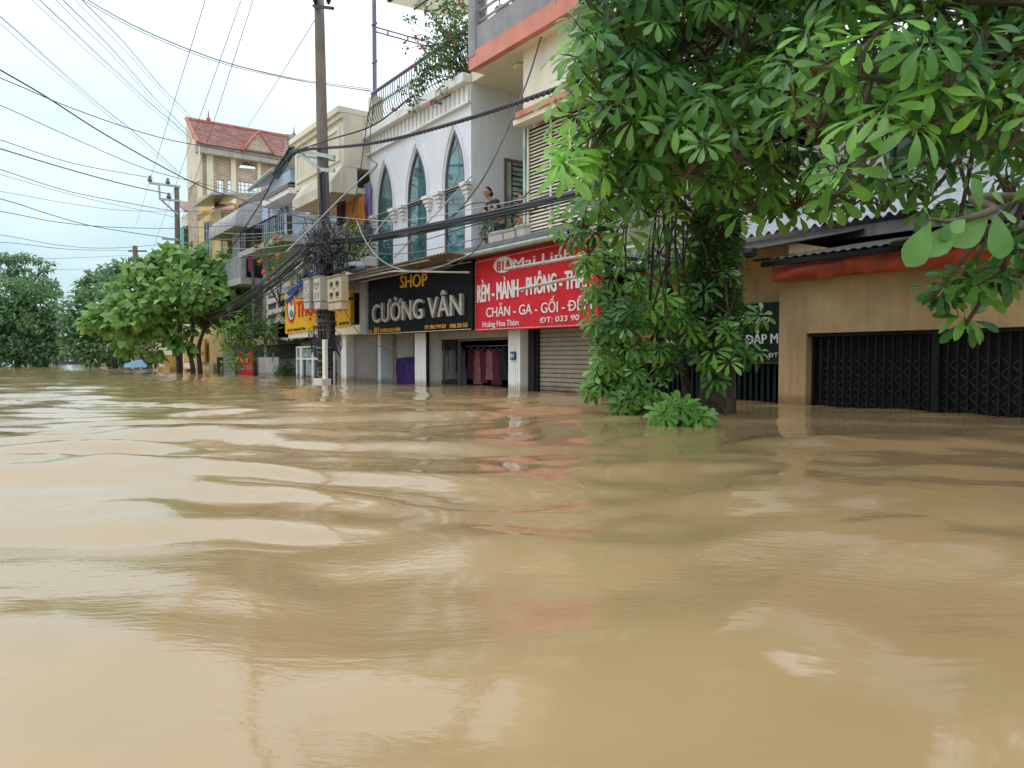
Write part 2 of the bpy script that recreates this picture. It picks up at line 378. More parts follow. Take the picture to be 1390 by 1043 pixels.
def text(name, parent, m, s, TL, TR, BL, BR, X, **k): return text_mb(MB(), s, TL, TR, BL, BR, X, **k).build(name, m, parent)
# ------------------------------------------------------------------ flood water
def water_height(x, y):
    r = np.sqrt(x * x + y * y); h = np.zeros_like(x)
    g = np.random.default_rng(21)
    # swirl the coordinates a little so that crests are not straight
    xs = x + .55 * np.sin(y * .55 + 1.3) + .35 * np.sin(x * .8 + y * .9 + .4) + .1 * np.sin(1.9 * y - 1.1 * x)
    ys = y + .55 * np.sin(x * .5 + .6) + .3 * np.sin(y * .7 - x * 1.1 + 2.0) + .1 * np.sin(1.7 * x + 1.4 * y)
    for lam, n, st, r0 in ((4.5, 5, .0030, 80), (2.2, 9, .0085, 60), (1.15, 16, .0175, 70), (.66, 18, .0185, 60), (.36, 12, .0085, 35)):
        for i in range(n):
            # crests lie across the view, as wind and current raise them down the street
            th = math.pi / 2 - YAW + g.normal(0, .42) + (math.pi if g.random() < .3 else 0)
            l = lam * g.uniform(.75, 1.3); kk = 2 * math.pi / l; ph = g.uniform(0, 6.28)
            env = 1 / (1 + (r / r0) ** 2)
            h += env * st * l / math.sqrt(n) * np.sin(kk * (math.cos(th) * xs + math.sin(th) * ys) + ph)
    patch = .55 + .45 * np.sin(.21 * x + 1.0 + .6 * np.sin(.3 * y)) * np.sin(.17 * y + .5)
    side = np.clip((x - .2 * y) / 6.0, 0, 1)                       # calmer in the lee of the houses
    h *= (.65 + .5 * patch) * (1 - .3 * side)
    # a line of standing waves where the current runs over something below
    for (px, py, a, s) in ((405, 592, .030, .40), (455, 586, .026, .45), (515, 588, .026, .42), (575, 592, .022, .4), (500, 600, .022, .4), (320, 590, .016, .35), (640, 597, .015, .5), (690, 692, .012, .35), (375, 690, .012, .3)):
        p = onZ(px, py, 0)
        h += a * np.exp(-(((x - p.x) * RGT.x + (y - p.y) * RGT.y) ** 2 / (s * .7) ** 2 + ((x - p.x) * RGT.y - (y - p.y) * RGT.x) ** 2 / (s * .42) ** 2))
    return h
nr, na = 560, 620
rr = .35 * (900 / .35) ** (np.arange(nr) / (nr - 1))
aa = np.concatenate([np.linspace(-75, 75, 520), np.linspace(75, 285, 101)[1:]]); na = len(aa)
aa = np.radians(aa) + YAW
A_, R_ = np.meshgrid(aa, rr); X_ = R_ * np.sin(A_); Y_ = R_ * np.cos(A_); Z_ = water_height(X_, Y_)
co = np.stack([X_, Y_, Z_], -1).reshape(-1, 3)
idx = np.arange(nr * na).reshape(nr, na)
q = np.stack([idx[:-1, :-1], idx[1:, :-1], idx[1:, 1:], idx[:-1, 1:]], -1).reshape(-1, 4)
me = bpy.data.meshes.new('water'); me.vertices.add(len(co) + 1); me.vertices.foreach_set('co', np.vstack([co, [[0, 0, 0]]]).ravel())
tri = np.stack([np.full(na - 1, nr * na), idx[0, :-1], idx[0, 1:]], -1)
loops = np.concatenate([q.ravel(), tri.ravel()]); starts = np.concatenate([np.arange(len(q)) * 4, len(q) * 4 + np.arange(len(tri)) * 3])
me.loops.add(len(loops)); me.loops.foreach_set('vertex_index', loops); me.polygons.add(len(starts)); me.polygons.foreach_set('loop_start', starts)
me.update(calc_edges=True); me.validate(); me.polygons.foreach_set('use_smooth', [True] * len(me.polygons))
m = bpy.data.materials.new('muddy_water'); m.use_nodes = True; t = m.node_tree; L = t.links; b = t.nodes['Principled BSDF']
g = nd(t, 'ShaderNodeNewGeometry')
n = nd(t, 'ShaderNodeTexNoise'); n.inputs['Scale'].default_value = .45; n.inputs['Detail'].default_value = 6; n.inputs['Distortion'].default_value = 1.2; L.new(g.outputs['Position'], n.inputs['Vector'])
c = nd(t, 'ShaderNodeValToRGB'); L.new(n.outputs[0], c.inputs[0])
c.color_ramp.elements[0].position = .3; c.color_ramp.elements[0].color = (.335, .228, .108, 1)
c.color_ramp.elements[1].position = .7; c.color_ramp.elements[1].color = (.39, .272, .135, 1)
L.new(c.outputs[0], b.inputs['Base Color']); b.inputs['Roughness'].default_value = .08; b.inputs['IOR'].default_value = 1.40; b.inputs['Specular IOR Level'].default_value = .72
mr = nd(t, 'ShaderNodeMapping'); mr.inputs['Rotation'].default_value = (0, 0, YAW); L.new(g.outputs['Position'], mr.inputs[0])
mp = nd(t, 'ShaderNodeMapping'); mp.inputs['Scale'].default_value = (.7, 1.9, 1); L.new(mr.outputs[0], mp.inputs[0])
n1 = nd(t, 'ShaderNodeTexNoise'); n1.inputs['Scale'].default_value = 2.2; n1.inputs['Detail'].default_value = 3; n1.inputs['Distortion'].default_value = .8; L.new(mp.outputs[0], n1.inputs['Vector'])
n2 = nd(t, 'ShaderNodeTexNoise'); n2.inputs['Scale'].default_value = 18; n2.inputs['Detail'].default_value = 3; n2.inputs['Distortion'].default_value = .5; L.new(mp.outputs[0], n2.inputs['Vector'])
n4 = nd(t, 'ShaderNodeTexNoise'); n4.inputs['Scale'].default_value = .5; n4.inputs['Detail'].default_value = 2; L.new(g.outputs['Position'], n4.inputs['Vector'])   # gusts: patches of fine ripples
r4 = nd(t, 'ShaderNodeValToRGB'); r4.color_ramp.elements[0].position = .42; r4.color_ramp.elements[1].position = .62; L.new(n4.outputs[0], r4.inputs[0])
ml = nd(t, 'ShaderNodeMath', operation='MULTIPLY'); L.new(n2.outputs[0], ml.inputs[0]); L.new(r4.outputs[0], ml.inputs[1])
b1 = nd(t, 'ShaderNodeBump'); b1.inputs['Strength'].default_value = 1; b1.inputs['Distance'].default_value = .004; L.new(n1.outputs[0], b1.inputs['Height'])
b2 = nd(t, 'ShaderNodeBump'); b2.inputs['Strength'].default_value = 1; b2.inputs['Distance'].default_value = .0030; L.new(ml.outputs[0], b2.inputs['Height']); L.new(b1.outputs[0], b2.inputs['Normal'])
L.new(b2.outputs[0], b.inputs['Normal'])
me.materials.append(m); o = bpy.data.objects.new('water', me); COL.objects.link(o); o['kind'] = 'structure'

# ------------------------------------------------------------------ white house with arched windows (number 81)
XF = 9.0
yR, yL = Yx(640, XF), Yx(503, XF)
ztop = Zx(640, 101, XF)
house = thing('town_house', 'white two storey house with three tall pointed arch windows above the black shop sign', 'house', (XF, (yR + yL) / 2, -1.5))
def lancet(y0, y1, zb, zs, zt, n=10):
    """pointed arch outline, y0<y1: each side a circular arc tangent to the jamb, meeting in a point"""
    w_ = (y1 - y0) / 2; yc = (y0 + y1) / 2; h = zt - zs; r = (w_ * w_ + h * h) / (2 * w_)
    pts = [(y0, zb), (y1, zb)]
    for i in range(n + 1): t = i / n; pts.append((yc + w_ * (1 - t ** 2.45), zs + h * t))
    for i in range(n - 1, -1, -1): t = i / n; pts.append((yc - w_ * (1 - t ** 2.45), zs + h * t))
    return pts
wy = [(Yx(534.5, XF), Yx(514, XF)), (Yx(580, XF), Yx(554, XF)), (Yx(631.5, XF), Yx(604, XF))]
ZB, ZS, ZT = 3.12, 4.62, 6.02
arches = [lancet(a, b, ZB, ZS, ZT) for a, b in wy]
zc = 2.95                                                     # level of the shop canopy
wall = MB().holes([(yR, zc), (yL, zc), (yL, ztop), (yR, ztop)], arches, XF, .22)
wall.box(XF + .22, 17, yR, yR + .2, 2.36, ztop).box(XF + .22, 17, yL - .2, yL, -1.5, ztop).box(XF + .22, 17, yR + .2, yL - .2, ztop - .25, ztop - .003).box(XF + 3.2, XF + 3.4, yR + .2, yL - .2, 2.6, ztop - .25)
wall.box(XF + .02, 17, yR + .2, yL - .2, 2.3, 2.6)
wall.build('wall', 'white_plaster', house)
bx('cornice', 'mould_white', house, XF - .22, XF + .05, yR, yL, ztop - .2, ztop + .02, bevel=.02)
mb = MB(); n = 26
for i in range(n):                                            # reeded frieze under the cornice
    y = yR + .03 + (yL - yR - .06) * i / n; mb.box(XF - .06, XF + .01, y, y + (yL - yR) / n * .62, ztop - .58, ztop - .202)
mb.box(XF - .09, XF + .01, yR, yL, ztop - .63, ztop - .58); mb.build('frieze', 'mould_white', house)
for i, (a, b) in enumerate(wy):
    f = MB().holes(arches[i], [lancet(a + .045, b - .045, ZB + .05, ZS, ZT - .12)], XF + .004, .06)
    f.box(XF + .006, XF + .06, a + .044, b - .044, ZS - .02, ZS + .09)
    win = f.build('window', 'brown_metal', house)
    MB().holes(lancet(a + .04, b - .04, ZB + .04, ZS, ZT - .10), [], XF + .04, .015).build('pane', 'arch_glass', win)
    d = .09                                                  # raised hood mould, two rolls
    for dd, th in ((.10, .035), (.17, .025)):
        MB().holes(lancet(a - dd, b + dd, ZS + .05, ZS + .06, ZT + dd * 1.7), [lancet(a - dd + .05, b + dd - .05, ZS + .04, ZS + .06, ZT + dd * 1.7 - .08)], XF - th, th).build('hood_mould', 'white_plaster', win)
    for yy in (a - .17, b + .17):
        c = MB()
        for k, (zz, ww) in enumerate(((ZS + .04, .17), (ZS - .05, .135), (ZS - .14, .10), (ZS - .22, .075))): c.box(XF - ww, XF + .01, yy - ww * .95, yy + ww * .95, zz - .075, zz + .003 * k)
        c.build('capital', 'mould_white', win)
# window with pale green shutter in the side wall
Ys = yR
xa, xb = Xy(684, Ys), Xy(716, Ys); za, zb = Zy(684, 312, Ys), Zy(684, 215, Ys)
f = MB().holes([(xa, za), (xb, za), (xb, zb), (xa, zb)], [[(xa + .06, za + .06), (xb - .02, za + .06), (xb - .02, zb - .07), (xa + .06, zb - .07)]], Ys - .05, .06, axis='Y')
sw = f.build('side_window', 'brown_metal', house)
p = MB().box(xa + .062, xb - .021, Ys - .022, Ys - .008, za + .06, zb - .07).build('shutter_leaf', 'green_glass', sw)
mb = MB(); xm = Xy(693.5, Ys)
mb.box(xm, xm + .02, Ys - .04, Ys - .024, za + .06, zb - .08)
for k in range(13):
    zz = za + .1 + k * (zb - za - .2) / 12.5; mb.box(xm + .02, xb - .03, Ys - .036, Ys - .024, zz, zz + (.016 if k % 2 else .03))
mb.build('shutter_bars', 'dark_metal', sw)

# ground floor of number 81: columns, recess, shop window
XG = 9.0
def column(px0, px1, depth, m='lintel_grey', top=2.05):
    a, b = Yx(px1, XG), Yx(px0, XG); mb = MB()
    mb.box(XG, XG + depth, a, b, -1.5, top)
    mb.box(XG - .03, XG + depth + .02, a - .03, b + .03, top - .33, top - .27).box(XG - .05, XG + depth + .03, a - .05, b + .05, top - .27, top - .2)
    for k in range(1, 5):
        y = a + (b - a) * k / 5; mb.box(XG - .012, XG + .002, y - .012, y + .012, -1.5, top - .36)
    return mb.build('column', m, house), a, b
cA, a1, b1_ = column(563, 580, .42, 'mould_white'); cB, a2, b2_ = column(690, 706, .36, 'mould_white')
bx('downpipe', 'dark_metal', house, XG - .07, XG - .005, a1 - .12, a1 - .055, -1.5, 1.7)
zl = Zx(650, 458, 9.35)
bx('beam', 'lintel_grey', house, 9.3, 9.6, b2_ + .01, a1 - .01, zl - .02, zl + .18)
bx('valance', 'dark_metal', house, 9.12, 9.298, b2_ + .01, a1 - .01, zl + .185, zl + .42)
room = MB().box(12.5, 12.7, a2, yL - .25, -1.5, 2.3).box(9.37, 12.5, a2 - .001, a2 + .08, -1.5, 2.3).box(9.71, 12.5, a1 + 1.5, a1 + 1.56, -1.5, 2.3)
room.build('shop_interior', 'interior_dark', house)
# left recess of the ground floor
ya, yb = a1 + .42, yL
bx('back_wall', 'recess_grey', house, 9.75, 9.95, Yx(523, 9.7), yL - .21, -1.5, 2.28)
bx('stone_pier', 'stone_tan', house, 9.6, 9.9, Yx(538, 9.6), Yx(524, 9.6), -1.5, 2.2)
bx('side_panel', 'lintel_grey', house, 9.55, 9.7, Yx(561, 9.55), Yx(538.5, 9.55), -1.5, 2.2)
# glazed shop front
xg = 9.45; 
ym = Yx(623, xg)
gl = MB().box(xg, xg + .012, ym, a1 - .05, -1.5, zl - .04).build('shop_window', 'shop_glass', house)
f = MB().box(xg - .01, xg + .03, ym - .03, ym + .0, -1.5, zl - .03).box(xg - .01, xg + .03, a1 - .06, a1 - .03, -1.5, zl - .03).box(xg - .01, xg + .03, b2_ + .03, b2_ + .07, -1.5, zl - .03).box(xg - .01, xg + .03, b2_ + .07, ym - .03, zl - .075, zl - .03)
f.build('frame', 'brown_metal', gl)
zr = Zx(650, 470, 10.1)
rail = thing('clothes_rail', 'metal rail of hanging clothes inside the dark shop', 'clothes rail', (10.1, (b2_ + a1) / 2, zr))
MB().tube([(10.1, b2_ + .2, zr), (10.1, a1 - .1, zr)], .015).build('bar', 'steel', rail)
cl_cols = ['white_cloth', 'white_cloth', 'grey_cloth', 'maroon_cloth', 'pink_cloth', 'maroon_cloth', 'pink_cloth', 'maroon_cloth', 'dark_cloth']
desc = ['white shirt on the rail nearest the glass pane', 'white blouse on the rail, second from the glass pane', 'grey shirt on the rail beside the white blouse', 'maroon dress hung between grey shirt and pink dress', 'pink dress hung left of middle on the shop rail', 'maroon dress hung between the two pink dresses', 'pink dress hung right of middle on the shop rail', 'maroon dress hung second from the white column', 'black dress on the rail nearest the white column']
pxs = [604, 614, 627, 640, 649, 657, 665, 674, 683]
for i, (cc, ds, px) in enumerate(zip(cl_cols, desc, pxs)):
    y = Yx(px, 10.1); g_ = thing('hanging_garment', ds, 'clothes', (10.1, y, zr - .9), group='clothes on the shop rail')
    L_ = random.uniform(.75, 1.0); w_ = .19
    def fn(u, v, L_=L_, y=y, i=i):
        a = u * 2 * math.pi; half = w_ * (.75 + .35 * v + .1 * math.sin(v * 7 + i)); top = zr - .07 - .10 * abs(math.cos(a)) * (1 - v)
        return (10.1 + .05 * math.sin(a) + .012 * math.sin(9 * a + 3 * v), y + half * math.cos(a) * (1 + .06 * math.sin(6 * a + i)), top - L_ * v)
    MB().sheet(fn, 28, 8).build('fabric', cc, g_, smooth=True)
    MB().tube([(10.1, y, zr + .01), (10.1, y, zr - .05), (10.1, y - .16, zr - .12)], .006, 5).tube([(10.1, y, zr - .05), (10.1, y + .16, zr - .12)], .006, 5).build('hanger', 'steel', g_)
# purple cloth hung over something in the recess
def fn(u, v):
    y = Yx(561, 9.2) + (Yx(537, 9.2) - Yx(561, 9.2)) * u; z = Zx(549, 486, 9.2) + .03 * math.sin(u * 5 + 1) - v * (Zx(549, 486, 9.2) + .35)
    return (9.22 + .035 * math.sin(u * 19 + v) + .02 * math.sin(u * 41), y + .03 * math.sin(v * 6), z)
MB().sheet(fn, 40, 12).slab([fn(0, 0), fn(1, 0), fn(1, 1), fn(0, 1)], (.12, 0, 0)).build('hanging_blanket', 'purple_cloth', None, 'dark purple blanket draped beside the white column just above the water', 'blanket', smooth=True)
# plaque 81
yq = (a2 + b2_) / 2; zq = Zx(698, 483, 8.98)
pl = thing('number_plaque', 'small blue house number plaque reading 81 on the white column', 'plaque', (8.985, yq, zq - .08))
MB().box(8.955, 8.985, yq - .085, yq + .085, zq - .085, zq + .085).build('plate', 'plaque_blue', pl, bevel=.005)
cv = lambda p: Vector((8.945, yq + p[0], zq + p[1]))
text('number', pl, 'text_white', '81', (.055, .045), (-.055, .045), (.055, -.045), (-.055, -.045), 0, conv=cv, thick=.008, bold=.03)
# ------------------------------------------------------------------ black sign
XS = 8.62
sg = thing('shop_sign', 'black shop sign with silver and gold letters reading SHOP CƯỜNG VÂN', 'sign', (XS, 17, onX(570, 450, XS).z))
q4 = [onX(497.8, 379, XS), onX(641.5, 352.5, XS), onX(641.5, 448, XS), onX(497.8, 455.2, XS)]
MB().slab(q4, (.14, 0, 0)).build('board', 'sign_black', sg)
XT = XS - .02
text('lettering', sg, 'text_gold', 'SHOP', (543, 374), (579.5, 369.5), (543, 391), (579.5, 388.5), XT, thick=.03, bold=.02)
text('lettering', sg, 'steel_letter', 'CƯỜNG VÂN', (505, 413), (626, 397), (505, 438.5), (626, 427.5), XT - .05, thick=.09, bold=.022)
text('lettering', sg, 'text_gold', 'ĐC:', (500.5, 448), (506, 447.6), (500.5, 453.2), (506, 452.8), XT, thick=.015, bold=.01)
text('lettering', sg, 'text_gold', '81', (508, 444.5), (514, 444), (508, 452.6), (514, 452.2), XT, thick=.015, bold=.03)
text('lettering', sg, 'text_gold', 'HOÀNG HOA THÁM', (516, 446.2), (543, 444.4), (516, 451.5), (543, 449.8), XT, thick=.015, bold=.01)
text('lettering', sg, 'text_gold', 'ĐT: 0962 999 023', (577, 441.8), (605, 440), (577, 447), (605, 445.4), XT, thick=.015, bold=.015)
text('lettering', sg, 'text_gold', '0968 286 555', (610.5, 439.8), (634.5, 438), (610.5, 445.6), (634.5, 444), XT, thick=.015, bold=.015)
mb = MB()                                                     # light stitching round the edge
def dashes(mb, p, q, X, n, w=.9):
    for i in range(n):
        t0, t1 = i / n, (i + .55) / n
        a = (p[0] + (q[0] - p[0]) * t0, p[1] + (q[1] - p[1]) * t0); b = (p[0] + (q[0] - p[0]) * t1, p[1] + (q[1] - p[1]) * t1)
        if abs(q[0] - p[0]) > abs(q[1] - p[1]): qd = [onX(a[0], a[1], X), onX(b[0], b[1], X), onX(b[0], b[1] + w, X), onX(a[0], a[1] + w, X)]
        else: qd = [onX(a[0], a[1], X), onX(a[0] + w, a[1], X), onX(b[0] + w, b[1], X), onX(b[0], b[1], X)]
        mb.slab(qd, (.01, 0, 0))
dashes(mb, (499, 380.5), (640, 355), XT, 60); dashes(mb, (499, 453.6), (640, 446.4), XT, 60); dashes(mb, (498.5, 381), (498.5, 454), XT, 26)
mb.build('stitching', 'text_white', sg)
# return of the sign box on its left
MB().slab([onX(488, 384, XS + .01), onX(497.2, 381, XS + .01), onX(497.2, 455, XS + .01), onX(488, 452, XS + .01)], (.3, 0, 0)).build('side_panel', 'pale_grey', sg)
# canopy over the black sign: corrugated sheet on a light frame
cn = thing('shop_canopy', 'brown corrugated sheet canopy sticking out above the black sign', 'canopy', (9, 17, 3))
def canopy(parent, y0, y1, xw, xf, zw, zf, m, waves, amp=.02, th=.012, name='sheet'):
    n = waves * 6
    def top(u, v, o): return (xw + (xf - xw) * v, y0 + (y1 - y0) * u, zw + (zf - zw) * v + amp * math.sin(u * waves * 2 * math.pi) + o)
    mb = MB().sheet(lambda u, v: top(u, v, 0), n, 2).sheet(lambda u, v: top(u, v, -th), n, 2)
    mb.add([top(i / n, 1, o) for i in range(n + 1) for o in (0, -th)], [(2 * i, 2 * i + 1, 2 * i + 3, 2 * i + 2) for i in range(n)])
    return mb.build(name, m, parent)
zf = onX(640, 354, 8.45).z
canopy(cn, Yx(641, 8.5), Yx(497, 8.5) + 2.6, 8.98, 7.9, 2.84, 2.90, 'awning_brown', 60)
fr = MB(); 
for y in np.linspace(14.4, 20.6, 6): fr.tube([(8.98, y, 2.79), (7.95, y, 2.85)], .018, 5)
fr.tube([(7.95, 14.2, 2.84), (7.95, 21.3, 2.84)], .022, 6).tube([(8.5, 14.2, 2.80), (8.5, 21.3, 2.80)], .02, 6); fr.build('frame', 'steel', cn)
p0, p1_, p2_ = onX(460, 383, 7.8), onX(534, 368.5, 7.8), onX(637, 370, 8.3)
MB().tube([p0, p1_, p2_], .022, 7).build('conduit_pipe', 'steel', None, 'thin white steel pipe running below the brown canopy over the black sign', 'pipe')

# terrace railing, pergola
xr = XF - .05
zra = ztop + 1.02
rail = MB().tube([(xr, yR + .1, zra), (xr, yL - .3, zra)], .045, 8).build('terrace_railing', 'purple_metal', house)
mb = MB(); yy = yR + .15
while yy < yL - .3:
    pts = []
    for k in range(11):
        t = k / 10; pts.append((xr - .16 * math.sin(math.pi * min(1, t * 1.5)) * (t < .667), yy, ztop + .03 + t * (zra - ztop - .05)))
    mb.tube(pts, .011, 5); mb.ball((pts[6][0], yy, pts[6][2]), .022, 6, 5); yy += .135
mb.build('balusters', 'dark_metal', rail)

zp = 11.6; yp = Yx(511, XF + .1)
for k in range(3): pass
mb = MB()
for dy in (-.09, 0, .09): mb.tube([(XF + .1, yp + dy, ztop), (XF + .1, yp + dy, zp)], .02, 6)
for z in np.linspace(ztop + .9, zp - .5, 4): mb.box(XF + .06, XF + .14, yp - .11, yp + .11, z, z + .05)
pg = mb.build('pergola', 'purple_metal', house)
zb1 = Zx(514, 38, XF + .1)
mb = MB()
for dz in (0, .13): mb.tube([(XF + .1, yp, zb1 + dz), (XF + 2.6, yp, zb1 + dz)], .02, 6)
for x in np.linspace(XF + .5, XF + 2.4, 4): mb.box(x, x + .03, yp - .02, yp + .02, zb1, zb1 + .13)
mb.build('rail', 'purple_metal', pg)
A_r, B_r = onX(528, 2, 9.4), at(638, 21, 17.6); B_r.z = A_r.z - .0
mb = MB().tube([A_r, B_r], .045, 6).tube([A_r + Vector((.9, .2, .1)), B_r + Vector((.9, .2, .1))], .03, 6)
for k in range(6):                                               # scrollwork
    c = A_r.lerp(B_r, .35 + k * .11) + Vector((.4, .1, .05)); mb.tube([c + Vector((.2 * math.cos(a) * (1 - a / 14), .2 * math.sin(a) * (1 - a / 14), 0)) for a in np.linspace(0, 10, 26)], .014, 4)
mb.build('roof_frame', 'dark_metal', pg)
MB().slab([A_r + Vector((.05, .3, .12)), B_r + Vector((0, 0, .12)), B_r + Vector((2.5, .4, .3)), A_r + Vector((2.5, .4, .3))], (0, 0, .03)).build('roof_sheet', 'pale_cream', pg)
bx('end_pier', 'cream_plaster', house, XF - .02, XF + .3, yL - .3, yL, ztop + .021, ztop + 1.0)

# ------------------------------------------------------------------ house of the red sign
H3a, H3b = 10.05, yR                                         # along the street
h3 = thing('curtain_shop_house', 'cream and salmon house with louvred blind above the red curtain shop sign', 'house', (XF, (H3a + H3b) / 2, -1.5))
xb3 = 10.46
xbay = 8.97; ybay = Yx(710, xbay); zhood = Zx(700, 163, 8.8)
MB().box(xb3 + 1.3, 17, H3a, yR - .01, 2.6, 12).box(xbay, 17, H3a, ybay, zhood + .05, 12).box(xbay + .25, xb3 + 1.3, ybay - .2, ybay - .001, 2.75, zhood + .05).build('upper_wall', 'pale_cream', h3)
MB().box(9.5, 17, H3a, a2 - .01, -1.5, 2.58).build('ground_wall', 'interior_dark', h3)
bx('balcony_floor', 'pale_grey', h3, XF, xb3 + 1.3, H3a, yR - .01, 2.6, 2.75)
zpar = Zx(700, 322.5, 8.9)
bx('parapet', 'cream_plaster', h3, 8.9, 9.02, H3a, yR - .01, 2.75, zpar, bevel=.01)
bx('parapet_trim', 'salmon', h3, 8.84, 8.895, H3a, yR - .01, zpar - .22, zpar - .04)
# upper balcony
xu = 8.6; zsof = Zx(637, 96, xu); ztr = Zx(650.5, 64.7, xu); zgr = Zx(650, 33, xu); yu = Yx(637, xu)
MB().box(xu + .151, xbay - .002, H3a, yu - .01, zsof + .003, zsof + .3).box(xbay - .001, 11.7, ybay + .001, yu - .01, zsof + .003, zsof + .3).box(9.01, 11.7, yu - .009, yR - .002, zsof + .003, zsof + .3).build('balcony_slab', 'pale_cream', h3)
bx('balcony_band', 'salmon', h3, xu, xu + .15, H3a, yu, zsof - .0, ztr)
bx('balcony_upstand', 'grey_cement', h3, xu + .02, xu + .17, H3a, yu, ztr + .001, zgr)
bx('corner_pier', 'grey_cement', h3, xu - .01, xu + .3, yu - .27, yu + .005, ztr - .1, 12)
rl = MB()
for k, z in enumerate(np.linspace(zgr + .12, zgr + 1.2, 6)): rl.tube([(xu + .1, H3a, z), (xu + .1, yu - .27, z)], .03, 6)
for y in np.linspace(H3a + .2, yu - .5, 7): rl.tube([(xu + .13, y, zgr), (xu + .13, y, zgr + 1.25)], .02, 6)
rl.build('balcony_railing', 'steel', h3)
for i, y in enumerate((12.9, 12.3, 11.6)):                        # pots just showing through the top railing
    p = thing('flower_pot', ['round clay pot nearest the grey corner pier on the top balcony', 'middle clay pot behind the white rails of the top balcony', 'clay pot at the right behind the rails of the top balcony'][i], 'flower pot', (xu + .45, y, zgr - .3), group='pots on the top balcony')
    MB().tube([(xu + .45, y, zgr - .3), (xu + .45, y, zgr + .25), (xu + .45, y, zgr + .32)], [.12, .2, .22], 12).build('pot', 'tile_edge', p)
    MB().tube([(xu + .45, y, zgr + .33), (xu + .45, y, zgr + .34)], [.19, .19], 12).build('soil', 'soil', p)
lamp_p = onX(705, 90, 9.9); bz = zsof - .04
lp = onZ(706, 91, bz)
lm = thing('ceiling_lamp', 'round cream ceiling lamp under the salmon edged balcony', 'lamp', lp)
MB().ball(lp, (.16, .16, .06)).build('shade', 'pale_cream', lm, smooth=True); MB().tube([lp + Vector((0, 0, .02)), lp + Vector((0, 0, .042))], .1, 12).build('base', 'pale_grey', lm)
# small salmon hood over the louvres
zh = zhood
bx('window_hood', 'salmon', h3, 8.75, xbay - .002, H3a, Yx(699, 8.75), zh, zh + .12, bevel=.01)
bx('hood_soffit', 'pale_cream', h3, 8.79, xbay + .1, H3a, ybay + .1, zh - .1, zh - .002)

xlv = 9.1; yl1 = Yx(716, xlv); yl0 = H3a; zt = zh - .13
mb = MB(); n = 36
for i in range(n):
    z = 2.78 + (zt - 2.82) * i / n
    mb.hexa([(xlv - .03, yl0, z), (xlv - .03, yl1, z), (xlv - .022, yl1, z - .012), (xlv - .022, yl0, z - .012)], [(xlv + .03, yl0, z + .055), (xlv + .03, yl1, z + .055), (xlv + .038, yl1, z + .043), (xlv + .038, yl0, z + .043)])
bl = mb.build('louvred_blind', 'pale_cream', h3)
mb = MB()
for px in (716.5, 747, 773, 800, 830): y = Yx(px, xlv - .05); mb.box(xlv - .06, xlv - .035, y - .025, y + .025, 2.76, zt)
mb.build('stiles', 'cream_plaster', bl)
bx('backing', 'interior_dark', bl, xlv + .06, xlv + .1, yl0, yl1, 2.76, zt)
bx('edge_post', 'green_glass', bl, xlv - .07, xlv + .1, yl1 + .002, yl1 + .06, 2.76, zt)
# awning roll over the red sign
aw = thing('rolled_awning', 'dark grey rolled awning running above the red curtain sign', 'awning', (8.7, 12.2, 2.7))
za = Zx(700, 331, 8.6)
mb = MB(); prof = [(8.42, za - .14), (8.38, za - .02), (8.46, za + .08), (8.62, za + .12), (8.84, za + .2), (8.84, za - .1)]
mb.hexa([(x, H3a, z) for x, z in prof], [(x, yR, z) for x, z in prof]); mb.build('cover', 'awning_grey', aw)
mb = MB().tube([(8.40, H3a, za - .08), (8.40, yR, za - .08)], .055, 8); mb.build('front_tube', 'galvanised', aw)
# red sign
XR = 8.7
rs = thing('shop_sign', 'red curtain shop sign with white letters reading RÈM MÀNH PHÔNG', 'sign', (XR, 12, onX(643, 450, XR).z))
prb = (812, 442.3); prt = (812, 317)
MB().slab([onX(643, 353.5, XR), onX(*prt, XR), onX(*prb, XR), onX(643, 449.8, XR)], (.12, 0, 0)).build('board', 'sign_red', rs)
XT = XR - .015
text('lettering', rs, 'text_white', 'Mai Linh', (697, 351), (776, 336), (697, 366), (776, 352.5), XT, bold=.02)
ell = [(683 + 13 * math.cos(a), 359.5 + 11 * math.sin(a) - 2 * math.cos(a)) for a in np.linspace(0, 2 * math.pi, 28, endpoint=False)]
MB().slab([onX(x, y, XT) for x, y in ell], (.012, 0, 0)).build('oval', 'text_white', rs)
text('lettering', rs, 'text_red', '81A', (674, 355), (693, 351.5), (674, 368.5), (693, 365.5), XT - .012, bold=.025)
text('lettering', rs, 'text_white', 'RÈM - MÀNH - PHÔNG - THẢM', (648, 386.5), (803, 361.5), (648, 411), (803, 388), XT, bold=.05)
text('lettering', rs, 'text_white', 'CHĂN - GA - GỐI - ĐỆM', (660, 417.5), (803, 404.5), (660, 431), (803, 420), XT, bold=.012)
text('lettering', rs, 'text_white', 'Hoàng Hoa Thám', (655, 436.5), (704, 433), (655, 444.5), (704, 441.6), XT, bold=.005)
text('lettering', rs, 'text_white', 'ĐT: 033 90', (734, 431), (786, 426.5), (734, 438.6), (786, 434.6), XT, bold=.01)
mb = MB(); dashes(mb, (644, 356.5), (811, 320.5), XT, 50); dashes(mb, (644, 447.6), (811, 440), XT, 50); dashes(mb, (644.5, 357), (644.5, 448), XT, 26); mb.build('stitching', 'text_white', rs)
for i, (a, b) in enumerate((((686, 365.5), (905, 328)), ((706, 393), (892, 352)))):
    MB().tube([onX(*a, 7.9), onX(*b, 7.9)], .028, 8).tube([onX(*a, 7.9), onX(a[0] + 3, a[1] - .4, 7.9)], .034, 8).build('awning_pipe', 'steel', None, ['upper steel pipe sticking out in front of the red sign from the tree', 'lower steel pipe sticking out in front of the red sign from the tree'][i], 'pipe', group='pipes in front of the red sign')
